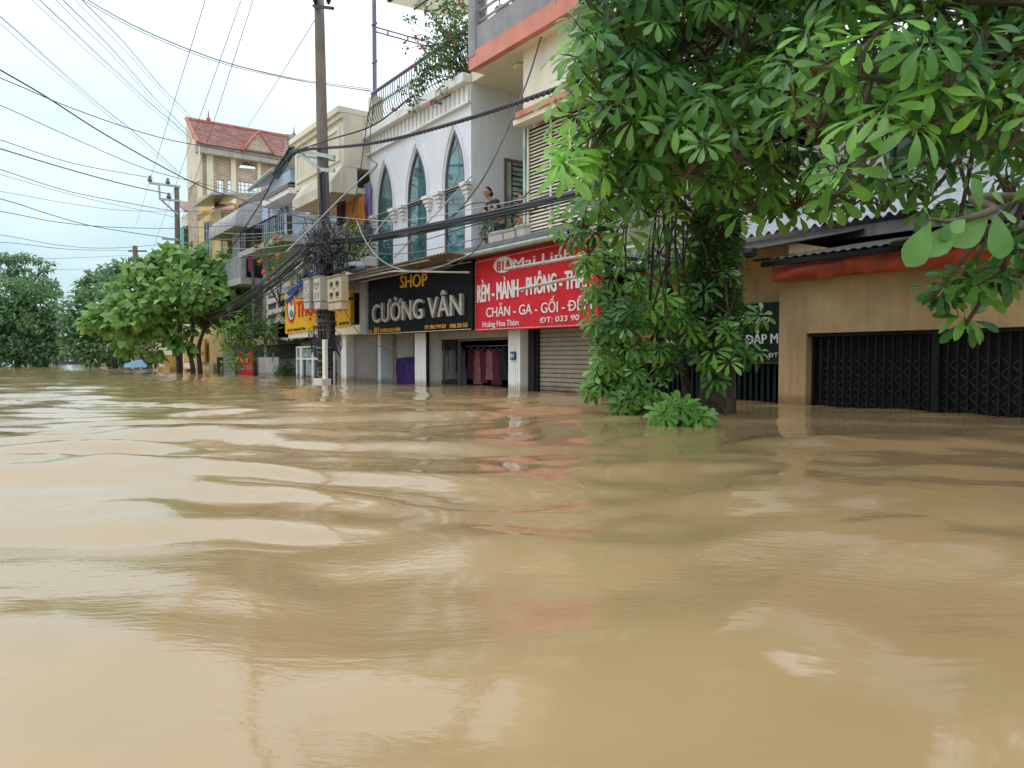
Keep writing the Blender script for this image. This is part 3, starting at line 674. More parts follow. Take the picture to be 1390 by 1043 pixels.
# roller shutter below
xs_ = 9.3; y1 = Yx(733, xs_); ztp = 2.0

mb = MB(); z = -1.5
while z < ztp: mb.box(xs_, xs_ + .03, H3a + .1, y1, z + .012, z + .078).box(xs_ + .012, xs_ + .03, H3a + .1, y1, z - .001, z + .0121); z += .09
sh = mb.build('roller_shutter', 'shutter', h3)
bx('guide_rail', 'dark_metal', sh, xs_ - .05, xs_ + .05, y1 + .002, y1 + .08, -1.5, ztp)
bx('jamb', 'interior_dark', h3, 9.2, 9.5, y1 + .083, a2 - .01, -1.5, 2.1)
MB().box(8.84, 9.28, H3a, yR - .3, 2.0, 2.35).build('soffit', 'pale_grey', h3)
MB().box(8.78, 8.99, yR - .29, yL - .1, 2.06, 2.35).build('soffit', 'pale_grey', house)

# ------------------------------------------------------------------ house behind the tree, dark green sign
H2a = Yx(1057, 9.7) + .02; x2 = 9.95
h2 = thing('low_shop_house', 'low beige shop house behind the tree with dark gate and dark green sign', 'house', (x2, (H2a + H3a) / 2, -1.5))
zs1, zs0 = Zx(1040, 411, x2 - .1), Zx(1040, 492, x2 - .1)
MB().box(x2, 16, H2a, H3a - .01, zs0 - .02, 2.45).build('wall', 'beige_stained', h2)
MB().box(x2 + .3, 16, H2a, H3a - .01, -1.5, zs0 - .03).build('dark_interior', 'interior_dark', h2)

mb = MB(); y = H2a + .05
while y < H3a - .1: mb.box(x2 + .1, x2 + .14, y, y + .05, -1.5, zs0 - .04); y += .11
g2 = mb.build('folding_gate', 'sign_green', h2); bx('sheet', 'dark_metal', g2, x2 + .17, x2 + .2, H2a, H3a - .02, -1.5, zs0 - .03)
s2 = thing('shop_sign', 'dark green sign with pale letters reading NỘI and ĐẮP M behind the tree', 'sign', (x2 - .1, 8.5, zs0))
xs2 = x2 - .1; yLs, yRs = Yx(890, xs2), H2a + .0
bx('board', 'sign_green', s2, xs2, xs2 + .09, yRs, yLs, zs0, zs1)
XT = xs2 - .012
text('lettering', s2, 'text_white', 'NỘI MỘC - ĐẮP MẪU', (904, 460), (1085, 452), (904, 472), (1085, 471), XT, bold=.02) if 0 else None
text('lettering', s2, 'text_white', 'NỘI M', (904, 460), (940, 458), (904, 471.5), (940, 471), XT, bold=.02)
text('lettering', s2, 'text_white', 'ĐẮP M', (1013, 454.5), (1056, 452), (1013, 467.5), (1056, 466), XT, bold=.025)
text('lettering', s2, 'text_white', 'Phạm', (1003, 428), (1045, 426), (1003, 440), (1045, 438), XT, bold=.005, shear=.4)
text('lettering', s2, 'text_white', '83', (896, 483), (904, 482.6), (896, 490), (904, 489.8), XT, bold=.02)
text('lettering', s2, 'text_white', 'ĐT', (1044, 479), (1056, 478.6), (1044, 485), (1056, 484.8), XT, bold=.005)
# roofs over it: mossy eave and rusty sheets

er = canopy(h2, H2a - .1, H3a + .6, 12.5, 9.0, 2.95, 2.25, 'rust_roof', 34, amp=.014, name='roof')
MB().tube([(8.98, H2a - .1, 2.2), (8.98, H3a + .6, 2.2)], .07, 8).build('gutter', 'dark_metal', er)
wr = thing('sheet_roof', 'pale blue grey corrugated metal roof seen through the leaves above the garage', 'roof', (13, 7, 3.2))
canopy(wr, 2.0, 9.8, 15.5, 11.8, 4.3, 3.0, 'white_roof', 42, amp=.04)
MB().box(11.9, 15.4, 2.0, 9.7, 2.7, 2.9).build('ceiling', 'dark_cement', wr)
bh = thing('rear_house', 'pale grey house wall standing behind the tree and low roofs', 'house', (15, 5, -1.5))
MB().holes([(-9, -1.5), (9.9, -1.5), (9.9, 7.0), (-9, 7.0)], [[(y, 4.6), (y + 1.2, 4.6), (y + 1.2, 6.0), (y, 6.0)] for y in (-5, -2, 1, 4, 7)], 15.6, .25).box(15.86, 22, -9, 9.9, -1.5, 6.9).build('wall', 'pale_grey', bh)
for y in (-5, -2, 1, 4, 7): bx('window', 'dark_glass', bh, 15.75, 15.78, y, y + 1.2, 4.6, 6.0)

# ------------------------------------------------------------------ garage on the right
XGm = 9.7; gyL = Yx(1057, XGm); gyR = -6.0
gr = thing('garage_building', 'stained beige garage wall with wide dark gate half under water', 'building', (XGm, 2, -1.5))
zgt = Zx(1200, 449.5, XGm); gy1 = Yx(1094, XGm)
zed = Zx(1057, 362, XGm)
MB().holes([(gyR, -1.5), (gyL, -1.5), (gyL, zed), (gyR, zed)], [[(gyR + .5, -1.4), (gy1, -1.4), (gy1, zgt), (gyR + .5, zgt)]], XGm, .3).box(XGm + .3, 14, gyL - .2, gyL, -1.5, zed).box(XGm + .3, 14, gyR, gyR + .2, -1.5, zed).build('wall', 'beige_stained', gr, bevel=.015)
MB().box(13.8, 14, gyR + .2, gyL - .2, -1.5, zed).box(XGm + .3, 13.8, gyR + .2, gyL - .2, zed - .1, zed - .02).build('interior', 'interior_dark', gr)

mb = MB(); y = gyR + .55; i = 0
while y < gy1 - .02: mb.box(XGm + .13, XGm + .16, y, y + .028, -1.4, zgt - .01); y += .115
gt = mb.build('accordion_gate', 'dark_metal', gr)
mb = MB(); y = gyR + .55
while y < gy1 - .25:
    for k in range(7):
        z0 = -.5 + k * .2
        if z0 + .2 < zgt - .2: mb.slab([(XGm + .165, y, z0), (XGm + .165, y + .02, z0), (XGm + .165, y + .25, z0 + .2), (XGm + .165, y + .23, z0 + .2)], (.008, 0, 0)).slab([(XGm + .176, y + .23, z0), (XGm + .176, y + .25, z0), (XGm + .176, y + .02, z0 + .2), (XGm + .176, y, z0 + .2)], (.008, 0, 0))
    y += .23
mb.build('lattice', 'dark_lattice', gt)
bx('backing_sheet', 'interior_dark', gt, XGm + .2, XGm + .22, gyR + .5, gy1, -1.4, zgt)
bx('centre_post', 'dark_metal', gt, XGm + .08, XGm + .18, Yx(1270, XGm), Yx(1270, XGm) + .09, -1.4, zgt)
bx('track', 'dark_metal', gt, XGm + .06, XGm + .19, gyR + .5, gy1 - .005, zgt - .05, zgt - .003)
# red roll of sheet below the eave
tb = thing('awning_band', 'faded orange red canvas band hanging along the garage eave', 'awning', (9.55, 3, 2))
zb0 = Zx(1057, 382, 9.58)
def band(u, v, o):
    y = gyL - .01 + (gyR - gyL) * u; top = zed - .03 + .05 * min(1, u * 3); bot = zb0 - .01 - .05 * min(1, max(0, u * 3 - .5)) + .010 * math.sin(u * 70) + .012 * math.sin(u * 23)
    return (9.50 + o + .035 * math.sin(v * 3.14) * -1 + .010 * math.sin(u * 110 + v * 2) + .012 * math.sin(u * 47 + 5 * v) + .03 * v, y, top + (bot - top) * v)
MB().sheet(lambda u, v: band(u, v, 0), 300, 8).sheet(lambda u, v: band(u, v, .03), 300, 8).build('canvas', 'red_tube', tb, smooth=True)
MB().tube([(9.58, gyL - .01, zb0 + .01), (9.58, gyR, zb0 - .04)], .022, 8).build('batten', 'red_tube', tb)
ev = canopy(gr, gyR - .2, gyL + .12, 13.8, 9.45, 2.95, zed + .09, 'rust_roof', 90, amp=.012, name='roof')
MB().box(9.40, 9.46, gyR - .2, gyL + .12, zed - .02, zed + .05).build('fascia', 'dark_metal', ev)
mb = MB()
for i in range(26):                                           # clumps of moss along the eave
    y = random.uniform(gyR, gyL + 3.0); x = random.uniform(9.3, 10.4); mb.ball((x, y, zed + .09 + (x - 9.45) * .17), (random.uniform(.06, .16), random.uniform(.10, .3), random.uniform(.02, .05)), 10, 6)
mb.build('moss', 'moss', ev, smooth=True)
def disc(cx, cy, rx, ry, X, m, parent, name, inner=None):
    o = [onX(cx + rx * math.cos(a), cy + ry * math.sin(a), X) for a in np.linspace(0, 6.2832, 28, endpoint=False)]
    if inner:
        i_ = [onX(cx + inner * rx * math.cos(a), cy + inner * ry * math.sin(a), X) for a in np.linspace(0, 6.2832, 28, endpoint=False)]
        return MB().holes([(p.y, p.z) for p in o], [[(p.y, p.z) for p in i_]], X, .012).build(name, m, parent)
    return MB().slab(o, (.012, 0, 0)).build(name, m, parent)
# ------------------------------------------------------------------ cream house behind the utility pole
def boxpx(mb, pxL, pxR, pyT, pyB, X, t, pxm=None):
    """box whose street face covers the given picture rectangle on plane X"""
    pm = pxm if pxm is not None else (pxL + pxR) / 2
    return mb.box(X, X + t, Yx(pxR, X), Yx(pxL, X), Zx(pm, pyB, X), Zx(pm, pyT, X))
c4a, c4b = yL + .01, Yx(401, 9.0)
h4 = thing('town_house', 'cream house with deep balcony and heavy cornice behind the utility pole', 'house', (9, (c4a + c4b) / 2, -1.5))
XP = 8.24; yend = Yx(403, XP); zt4 = Zx(470, 142, XP); zb4 = Zx(450, 262, 7.95)
MB().box(XP, 16, c4a, yend, zb4 + .75, zt4 - .15).build('parapet_wall', 'cream_plaster', h4)
mb = MB()
mb.box(XP - .16, 9.4, c4a, yend + .1, zt4 - .16, zt4 + .0).box(XP - .08, 9.4, c4a + .02, yend + .05, zt4 - .30, zt4 - .161)
mb.build('cornice', 'pale_cream', h4)
MB().holes([(c4a + .25, zb4 + .95), (yend - .15, zb4 + .95), (yend - .15, zt4 - .45), (c4a + .25, zt4 - .45)], [[(c4a + .37, zb4 + 1.07), (yend - .27, zb4 + 1.07), (yend - .27, zt4 - .57), (c4a + .37, zt4 - .57)]], XP - .035, .04).build('panel_mould', 'pale_cream', h4)
mb = MB(); pr = [(7.9, zb4), (7.9, zb4 + .30), (XP - .02, zb4 + .78), (XP + .4, zb4 + .78), (XP + .4, zb4)]
mb.hexa([(x, c4a + .01, z) for x, z in pr], [(x, Yx(399, 7.9), z) for x, z in pr]); mb.build('lower_cornice', 'cream_plaster', h4)
MB().box(8.6, 10, c4a, yend, zb4 + .05, zb4 + .2).box(9.85, 16, c4a, yend, 2.9, zb4 + .8).build('balcony_wall', 'cream_plaster', h4)
bx('balcony_slab', 'pale_grey', h4, 8.2, 9.9, c4a, yend, 2.6, 2.85)
MB().box(9.2, 16, c4a, c4b, -1.5, 2.5).build('ground_wall', 'recess_grey', h4)
bx('white_pier', 'mould_white', h4, 8.95, 9.3, Yx(470, 8.95), Yx(463, 8.95), -1.5, 2.3)
MB().box(8.75, 9.19, c4a, c4b, Zx(430, 457, 8.75), Zx(430, 446, 8.75)).build('light_soffit', 'pale_cream', h4)
for (a, b, t_, bo, mname) in ((372, 386, 300, 380, 'dark_glass'),): pass
rl = MB()
for k in range(26): y = c4a + .1 + (yend - c4a - .2) * k / 25; rl.tube([(8.25, y, 2.85), (8.25, y, 3.75)], .012, 5)
rl.tube([(8.25, c4a, 3.78), (8.25, yend, 3.78)], .03, 6); rl.build('balcony_railing', 'dark_metal', h4)
# washing on the balcony
def hang(name, label, cat, m, px0, px1, py0, py1, X, folds=6, amp=.03, group=None):
    y0, y1 = Yx(px0, X), Yx(px1, X); zt_, zb_ = Zx((px0 + px1) / 2, py0, X), Zx((px0 + px1) / 2, py1, X)
    def fn(u, v): return (X + amp * math.sin(u * folds * 6.28 + v * .8) + amp * .4 * math.sin(u * folds * 14 + 1), y0 + (y1 - y0) * (u + .02 * math.sin(9 * v)), zt_ + (zb_ - zt_) * v - .04 * (1 - v) * abs(math.sin(u * 3.14 * 2)) + .02 * math.sin(u * 11) * v)
    n = 10 * folds
    mb = MB().sheet(fn, n, 8).sheet(lambda u, v: (fn(u, v)[0] + .012,) + tuple(fn(u, v)[1:]), n, 8)
    return mb.build(name, m, None, label, cat, group=group, smooth=True)
hang('hanging_towel', 'rust orange cloth drying on the cream balcony beside the pole', 'cloth', 'orange_cloth', 470, 496, 269, 304, 8.7)
hang('hanging_shirt', 'dark purple clothing drying left of the orange cloth', 'clothes', 'maroon_cloth', 459, 465, 273, 300, 8.72, 3)
hang('hanging_shirt', 'black clothing drying between purple clothing and orange cloth', 'clothes', 'dark_cloth', 465, 470, 271, 302, 8.75, 3)
hang('curtain', 'lilac curtain hanging at the corner of the white house', 'curtain', 'lilac_cloth', 496, 503, 248, 322, 8.9, 4)
line = MB().tube([(8.7, c4a + .05, Zx(483, 268, 8.7)), (8.7, yend - .1, Zx(483, 268, 8.7) - .05)], .01, 5).build('clothes_line', 'steel', None, 'thin clothes line across the cream balcony', 'clothes line')
mb = MB(); boxpx(mb, 489, 499, 349, 362, 8.4, .3); mb.build('water_box', 'pot_white', None, 'small white plastic box standing on the canopy beside the arched windows', 'box', bevel=.02)
MB().ball(onX(483, 363, 8.3), (.32, .42, .16), 14, 8).build('plastic_basin', 'blue_white', None, 'upturned pale blue basin lying on the brown canopy', 'basin', smooth=True)

# yellow food sign and green sign
XY = 8.7
ys = thing('shop_sign', 'bright yellow sign with red letters THỰC PHẨM behind the meter boxes', 'sign', (XY, 22, 1.2))
MB().slab([onX(387, 396.4, XY), onX(475.6, 376.8, XY), onX(475.6, 442.4, XY), onX(387, 453.4, XY)], (.12, 0, 0)).build('board', 'sign_yellow', ys)
XT = XY - .02
disc(395, 420.3, 5.6, 18.5, XT, 'text_red', ys, 'emblem_ring', .78)
disc(395, 420.3, 4.2, 14, XT, 'text_white', ys, 'emblem')
disc(395, 426, 2.4, 5, XT - .02, 'green_paint', ys, 'emblem_leaf'); disc(395, 411, 1.6, 4, XT - .02, 'text_red', ys, 'emblem_spot')
text('lettering', ys, 'text_red', 'THỰC PHẨM', (402.5, 409), (470, 392), (402.5, 431), (470, 421), XT, bold=.05)
text('lettering', ys, 'text_black', 'ĐC: 79 - Hoàng Hoa Thám', (390, 447), (414, 443.5), (390, 450.2), (414, 447.2), XT, bold=.03)
text('lettering', ys, 'text_black', 'ĐT: 0962.999', (425, 442), (473, 436), (425, 446), (473, 440.5), XT, bold=.03)
gs = thing('shop_sign', 'dark green sign with silver letter C half behind the yellow sign', 'sign', (8.75, 26, .8))
XGs = 8.95
MB().slab([onX(377, 412, XGs), onX(415, 404, XGs), onX(415, 464, XGs), onX(377, 467, XGs)], (.1, 0, 0)).build('board', 'sign_green', gs)
text('lettering', gs, 'steel_letter', 'C', (377.5, 416), (386.5, 414), (377.5, 440), (386.5, 439), XGs - .12, thick=.1, bold=.05)
text('lettering', gs, 'text_white', 'Ngọc Diệu Spa' if 0 else 'Hoàng Ngọc Diện', (380, 457.5), (412, 455), (380, 462), (412, 460), XGs - .02, bold=.01, shear=.4)
# aluminium shop front
xa_ = 9.1; af = bx('shop_window', 'dark_glass', h4, xa_ + .04, xa_ + .06, Yx(436, xa_), Yx(403, xa_), -1.5, Zx(420, 470, xa_))
mb = MB()
for (a, b) in ((403, 404.2), (407.5, 411), (424, 426.5), (434.5, 436)): mb.box(xa_ - .03, xa_ + .03, Yx(b, xa_), Yx(a, xa_), -1.5, Zx(420, 470, xa_))
for py in (470, 486): mb.box(xa_ - .035, xa_ + .035, Yx(436, xa_), Yx(403, xa_), Zx(420, py + 2.5, xa_), Zx(420, py, xa_))
mb.build('window_frame', 'mould_white', af)
bx('glass_block', 'green_glass', h4, xa_ - .01, xa_ + .03, Yx(423.5, xa_), Yx(411.3, xa_), Zx(420, 484, xa_), Zx(420, 474, xa_))

# ------------------------------------------------------------------ blue white house, far left roofs
h5a, h5b = c4b + .05, Yx(345, 9.2)
h5 = thing('town_house', 'narrow blue and white house with green sheet awning left of the utility pole', 'house', (9.2, (h5a + h5b) / 2, -1.5))
zp5 = Zx(390, 236, 9.2)
MB().box(9.6, 16, h5a, h5b, -1.5, zp5 - .2).build('wall', 'blue_white', h5)
mb = MB(); mb.box(8.9, 10.5, h5a, Yx(368, 8.9), Zx(390, 249, 8.9), Zx(390, 233, 8.9)); mb.build('parapet', 'blue_white', h5)
mb = MB(); mb.box(8.8, 10.5, h5a, Yx(362, 8.8), Zx(390, 254, 8.8), Zx(390, 249.5, 8.8)); mb.build('brown_trim', 'brown_metal', h5)
mb = MB(); mb.box(8.85, 9.6, h5a, Yx(358, 8.85), Zx(390, 263, 8.85), Zx(390, 254.3, 8.85)); mb.build('white_band', 'mould_white', h5)
for (a, b, t_, bo) in ((374, 388, 258, 285), (374, 390, 288, 318)):
    w5 = MB(); boxpx(w5, a, b, t_, bo, 9.5, .05); w5 = w5.build('window', 'blue_glass', h5)
    f = MB(); 
    for px in (a, (a + b) / 2, b - .8): boxpx(f, px, px + .8, t_, bo, 9.46, .035)
    boxpx(f, a, b, t_, t_ + .8, 9.45, .04); f.build('window_frame', 'mould_white', w5)
bx('balcony_slab', 'pale_grey', h5, 8.6, 9.6, h5a, h5b, Zx(375, 330, 8.6), Zx(375, 322, 8.6))
r5 = MB(); 
q = [onX(338, 258, 8.6), onX(371, 230, 8.6)]
canopy_pts = [q[0], q[1], q[1] + Vector((1.2, 0, .45)), q[0] + Vector((1.2, 0, .45))]
r5.slab(canopy_pts, (0, 0, .07)); n = 12
for i in range(n): t = i / n; p = q[0].lerp(q[1], t); r5.tube([p + Vector((0, 0, .06)), p + Vector((1.2, 0, .51))], .035, 5)
r5.tube([q[0], q[1]], .08, 6); r5.build('sheet_awning', 'galvanised', h5)
# dark triangular roof end poking up beside the pole
mb = MB(); a, b, c_, d = onX(388, 182, 8.9), onX(407, 201, 8.9), onX(407, 208, 8.9), onX(391, 204, 8.9)
mb.slab([a, b, c_, d], (1.6, 0, .1)); mb.build('roof_gable', 'awning_grey', h5)
mb = MB(); boxpx(mb, 396, 407, 206, 237, 9.1, .6); mb.build('tower_pillar', 'brown_metal', h5)
# grey house with curved balcony hood
h6a, h6b = h5b + .05, Yx(309, 9.2)
h6 = thing('town_house', 'grey house with rounded white balcony hood and grey curtain', 'house', (9.3, (h6a + h6b) / 2, -1.5))
MB().box(9.8, 16, h6a, h6b, -1.5, Zx(330, 275, 9.8)).build('wall', 'dark_cement', h6)
mb = MB(); y0, y1 = h6a, h6b + .3; zz0 = Zx(327, 301, 8.6); pts_ = []
for k in range(9): t = k / 8 * math.pi / 2; pts_.append((9.8 - 1.3 * math.sin(t) if 0 else 8.5 + 1.3 * (1 - math.cos(math.pi / 2 - t)), zz0 + .1 + 1.0 * math.sin(math.pi / 2 - t) if 0 else zz0 + 1.0 * math.sin(t)))
prof = [(8.5, zz0 - .1)] + [(8.5 + 1.4 * (1 - math.cos(k / 8 * math.pi / 2)), zz0 + .15 + .9 * math.sin(k / 8 * math.pi / 2)) for k in range(9)] + [(9.9, zz0 - .1)]
mb.hexa([(x, y0, z) for x, z in prof], [(x, y1, z) for x, z in prof]); mb.build('balcony_hood', 'pale_grey', h6)
hc = MB().sheet(lambda u, v: (9.0 + .07 * math.sin(u * 50), Yx(318, 9.0) + (Yx(336, 9.0) - Yx(318, 9.0)) * u, Zx(327, 302, 9.0) + (Zx(327, 378, 9.0) - Zx(327, 302, 9.0)) * v), 60, 2); hc.build('balcony_curtain', 'grey_cement', h6, smooth=True)
MB().box(8.7, 9.8, h6a, h6b, Zx(327, 385, 8.7), Zx(327, 376, 8.7)).build('balcony_slab', 'pale_grey', h6)
# balcony rails, washing and boxes that crowd the narrow houses
rl = MB(); za_ = Zx(375, 322, 8.6); y0, y1 = h5a, h5b
for y in np.linspace(y0 + .1, y1 - .1, 24): rl.tube([(8.68, y, za_), (8.68, y, za_ + .8)], .018, 4)
rl.tube([(8.68, y0, za_ + .82), (8.68, y1, za_ + .82)], .035, 6); rl.build('balcony_railing', 'dark_metal', h5)
rl = MB(); za_ = Zx(327, 376, 8.7)
for y in np.linspace(h6a + .1, h6b - .1, 22): rl.tube([(8.76, y, za_), (8.76, y, za_ + .85)], .02, 4)
rl.tube([(8.76, h6a, za_ + .87), (8.76, h6b, za_ + .87)], .035, 6); rl.build('balcony_railing', 'steel', h6)
hang('hanging_shirt', 'pale blue shirt drying high on the blue and white house', 'clothes', 'blue_glass', 357, 366, 284, 300, 8.9, 2)
hang('hanging_shirt', 'dark trousers drying over the balcony rail of the blue and white house', 'clothes', 'dark_cloth', 392, 398, 292, 318, 8.66, 2)
hang('hanging_towel', 'maroon cloth over the rail of the grey house with the rounded hood', 'cloth', 'maroon_cloth', 338, 344, 346, 368, 8.7, 2)
ac = thing('air_conditioner', 'white air conditioner box on the wall of the blue and white house', 'air conditioner', onX(352, 345, 9.2)); mb = MB(); boxpx(mb, 347, 357, 333, 345, 9.2, .38); mb.build('casing', 'pot_white', ac, bevel=.02)
disc(351, 339, 3.0, 4.2, 9.185, 'dark_metal', ac, 'fan_grille')
MB().tube([onX(365, 262, 9.45), onX(365, 330, 9.45), onX(366, 440, 9.1)], .05, 6).build('drain_pipe', 'pale_grey', h5)
MB().tube([onX(343, 300, 9.3), onX(344, 440, 9.15)], .06, 6).build('drain_pipe', 'dark_cement', h6)
# yellow house
h7a, h7b = h6b + .05, Yx(272, 9.3)
h7 = thing('town_house', 'yellow house with small red tiled hood and a grey downpipe', 'house', (9.3, (h7a + h7b) / 2, -1.5))
MB().box(9.3, 12.5, h7a, h7b, -1.5, Zx(300, 281, 9.3)).build('wall', 'yellow_plaster', h7)
MB().box(9.31, 9.31 + .4, h7b - 1.2, h7b, Zx(285, 281, 9.3), Zx(280, 262, 9.3)).build('side_wall', 'yellow_plaster', h7)
q = [onX(291, 283, 8.9), onX(318, 283, 8.9), onX(318, 277, 9.5), onX(291, 277, 9.5)]; MB().slab(q, (0, 0, -.08)).build('tile_hood', 'roof_pink', h7)
q = [onX(262, 278, 8.5), onX(287, 261, 8.5), onX(287, 261, 8.5) + Vector((1.3, 0, .15)), onX(262, 278, 8.5) + Vector((1.3, 0, .15))]; MB().slab(q, (0, 0, -.1)).build('sheet_roof', 'galvanised', h7)
MB().tube([onX(301, 285, 9.2), onX(301, 345, 9.2)], .06, 6).build('downpipe', 'pale_grey', h7)
mb = MB(); boxpx(mb, 279, 287, 300, 350, 9.25, .04); wn = mb.build('window', 'dark_glass', h7); mb = MB()
for px in (279, 282.6, 286.4): boxpx(mb, px, px + .7, 300, 350, 9.2, .045)
mb.build('window_frame', 'blue_white', wn)
MB().box(9.2, 9.6, h7a, h7b, -1.5, Zx(290, 360, 9.2)).build('plinth', 'yellow_plaster', h7)
# brick tower house with red tile roof (its side wall looks towards the camera)
Yt = Yx(271, 9.4); xT0, xT1 = 9.4, Xy(400, Yt)
h8 = thing('brick_house', 'tall unfinished brick house with steep red tiled roof and small brick gable', 'house', (11, Yt + 3, -1.5))
zE = Zy(275, 203, Yt); z0 = 3.0
def Q(px, py): p = onY(px, py, Yt); return (p.x, p.z)
ops = [[Q(295, 243), Q(304.5, 245), Q(304.5, 268), Q(295, 268)], [Q(308.5, 244), Q(316.5, 245), Q(316.5, 264), Q(308.5, 264)],
       [Q(324, 246), Q(352, 250), Q(352, 262), Q(324, 262)], [Q(324, 228), Q(349.5, 230), Q(346, 223), Q(338, 219), Q(330, 220)]]
MB().holes([(xT0, -1.5), (xT1, -1.5), (xT1, zE), (xT0, zE)], ops, Yt, .22, axis='Y').box(xT0 + .003, xT0 + .22, Yt + .23, Yt + 2.2, 4, zE).box(xT1 - .2, xT1, Yt + .23, Yt + 2.2, -1.5, zE).build('wall', 'brick', h8)
mb = MB()
for (a, b, t_, bo) in ((271.5, 278, 207, 282), (284, 293, 208, 282), (316.8, 323.5, 212, 280), (352.5, 357, 214, 262)): 
    xx0, xx1 = Xy(a, Yt - .05), Xy(b, Yt - .05); mb.box(xx0, xx1, Yt - .07, Yt - .002, Zy(a, bo, Yt), Zy(a, t_, Yt))
mb.build('pilasters', 'beige_stained' if 0 else 'pale_cream', h8)
mb = MB(); mb.box(xT0 - .1, xT1 + .1, Yt - .45, Yt - .073, zE - .28, zE + .15); mb.build('eave_beam', 'pale_grey', h8)
zR = Zy(260, 163, Yt + 1.5); zR2 = zE + .2
nrow = 14; mb = MB()
xr0, xr1 = xT0 - .05, xT1 + .35; yr0, yr1 = Yt - .6, Yt + 2.0; zr0 = zE + .12; zr1 = Zy(262, 164, Yt + 2)
for i in range(nrow):
    a, b = i / nrow, (i + 1.12) / nrow
    ya_, yb2 = yr0 + (yr1 - yr0) * a, yr0 + (yr1 - yr0) * min(1, b); za_, zb_2 = zr0 + (zr1 - zr0) * a, zr0 + (zr1 - zr0) * min(1, b)
    mb.slab([(xr0, ya_, za_ + .07), (xr1, ya_, za_ + .07), (xr1, yb2, zb_2), (xr0, yb2, zb_2)], (0, 0, -.05))
mb.slab([(xr0 + .1, yr1, zr1), (xr1, yr1, zr1), (xr1, yr1 + 1.5, zr0 + .3), (xr0 + .3, yr1 + 1.5, zr0 + .3)], (0, 0, -.05))
rf = mb.build('roof', 'roof_tile', h8)
MB().tube([(xr0 - .05, yr1, zr1 + .05), (xr1 + .05, yr1, zr1 + .05)], .11, 8).tube([(xr0 - .02, yr0, zr0 + .05), (xr0 - .02, yr1, zr1 + .05)], .10, 8).build('ridge_tiles', 'tile_edge', rf)
mb = MB(); mb.hexa([(xr0 + .02, yr0 + .1, zr0 - .5), (xr0 + .02, yr0 + .1, zr0), (xr0 + .02, yr1, zr1 - .08), (xr0 + .02, yr1 + .25, zr1 - .3), (xr0 + .02, yr1 + .25, zr0 - 1.9), (xr0 + .02, yr0 + .1, zr0 - 1.9)], [(x + .1, y, z) for x, y, z in [(xr0 + .02, yr0 + .1, zr0 - .5), (xr0 + .02, yr0 + .1, zr0), (xr0 + .02, yr1, zr1 - .08), (xr0 + .02, yr1 + .25, zr1 - .3), (xr0 + .02, yr1 + .25, zr0 - 1.9), (xr0 + .02, yr0 + .1, zr0 - 1.9)]]); mb.build('gable_wall', 'cream_plaster', h8)
for px in (283, 399):
    p = onY(px, 166 if px < 300 else 181, yr1); p.z = zr1; s_ = MB()
    s_.tube([p + Vector((0, 0, z)) for z in (0, .12, .16, .28, .32, .45, .75)], [.10, .06, .12, .12, .05, .04, .01], 8); s_.build('finial', 'tile_edge', rf)
# brick dormer gable
yd = yr0 - .02; A = Vector(onY(334, 203, yd)); B = Vector(onY(370, 207, yd)); C = Vector(onY(351.5, 180, yd)); A.z = B.z = zr0 + .1
MB().hexa([A, B, C], [p + Vector((0, 1.6, 0)) for p in (A, B, C)]).build('dormer', 'brick', h8)
MB().slab([A + Vector((-.15, -.06, -.02)), C + Vector((0, -.06, .12)), C + Vector((0, 2.2, .12)), A + Vector((-.15, 2.2, -.02))], (0, 0, -.14)).slab([C + Vector((.001, -.06, .12)), B + Vector((.15, -.06, -.02)), B + Vector((.15, 2.2, -.02)), C + Vector((.001, 2.2, .12))], (0, 0, -.14)).build('dormer_tiles', 'tile_edge', h8)
mb = MB()
for (a, b, t_, bo) in ((295, 304.5, 243, 268), (308.5, 316.5, 244, 264), (324, 352, 246, 262)):
    for k in np.linspace(0, 1, 3 if b - a < 12 else 6): x = Xy(a + (b - a) * k, Yt + .1); mb.tube([(x, Yt + .1, Zy(a, bo, Yt)), (x, Yt + .1, Zy(a, t_ + 1, Yt))], .02, 4)
    for k in (.3, .7): z = Zy(a, bo + (t_ - bo) * k, Yt); mb.tube([(Xy(a, Yt), Yt + .1, z), (Xy(b, Yt), Yt + .1, z)], .02, 4)
mb.build('window_grille', 'steel', h8)
# last house before the far pole
Y9 = h7b + 5.5
h9 = thing('town_house', 'small far house with red tiles and bright green shutter beside the far pole', 'house', (10, Y9 + 3, -1.5))
MB().box(9.95, 13, Y9, Y9 + 1.6, -1.5, Zy(262, 290, Y9)).build('wall', 'cream_plaster', h9)
x0, x1 = Xy(252, Y9), Xy(278, Y9); zz = Zy(262, 291, Y9)
MB().slab([(x0, Y9 - .4, zz), (x1, Y9 - .4, zz), (x1, Y9 + 2.5, zz + 1.1), (x0, Y9 + 2.5, zz + 1.1)], (0, 0, .1)).build('roof', 'roof_tile', h9)
mb = MB(); boxpx(mb, 247.5, 252, 306, 346, 9.6, .06); mb.build('shutter', 'green_paint', h9)
mb = MB(); boxpx(mb, 252, 258, 306, 352, 9.5, .1); mb.build('door', 'interior_dark', h9)
# ground-level shops of the left group
bx('ground_wall', 'pale_grey', h5, 9.25, 9.59, Yx(378, 9.25), h5b, -1.5, Zx(362, 485, 9.25))
mb = MB(); boxpx(mb, 362, 400, 468, 487, 9.3, .06); mb.build('dark_opening', 'interior_dark', h5)
mb = MB(); boxpx(mb, 340, 400, 446, 467.8, 9.22, .1); mb.build('brown_wall', 'stone_tan', h5)
MB().box(9.2, 9.78, h6a, h6b, -1.5, Zx(325, 440, 9.2)).build('ground_wall', 'dark_cement', h6)
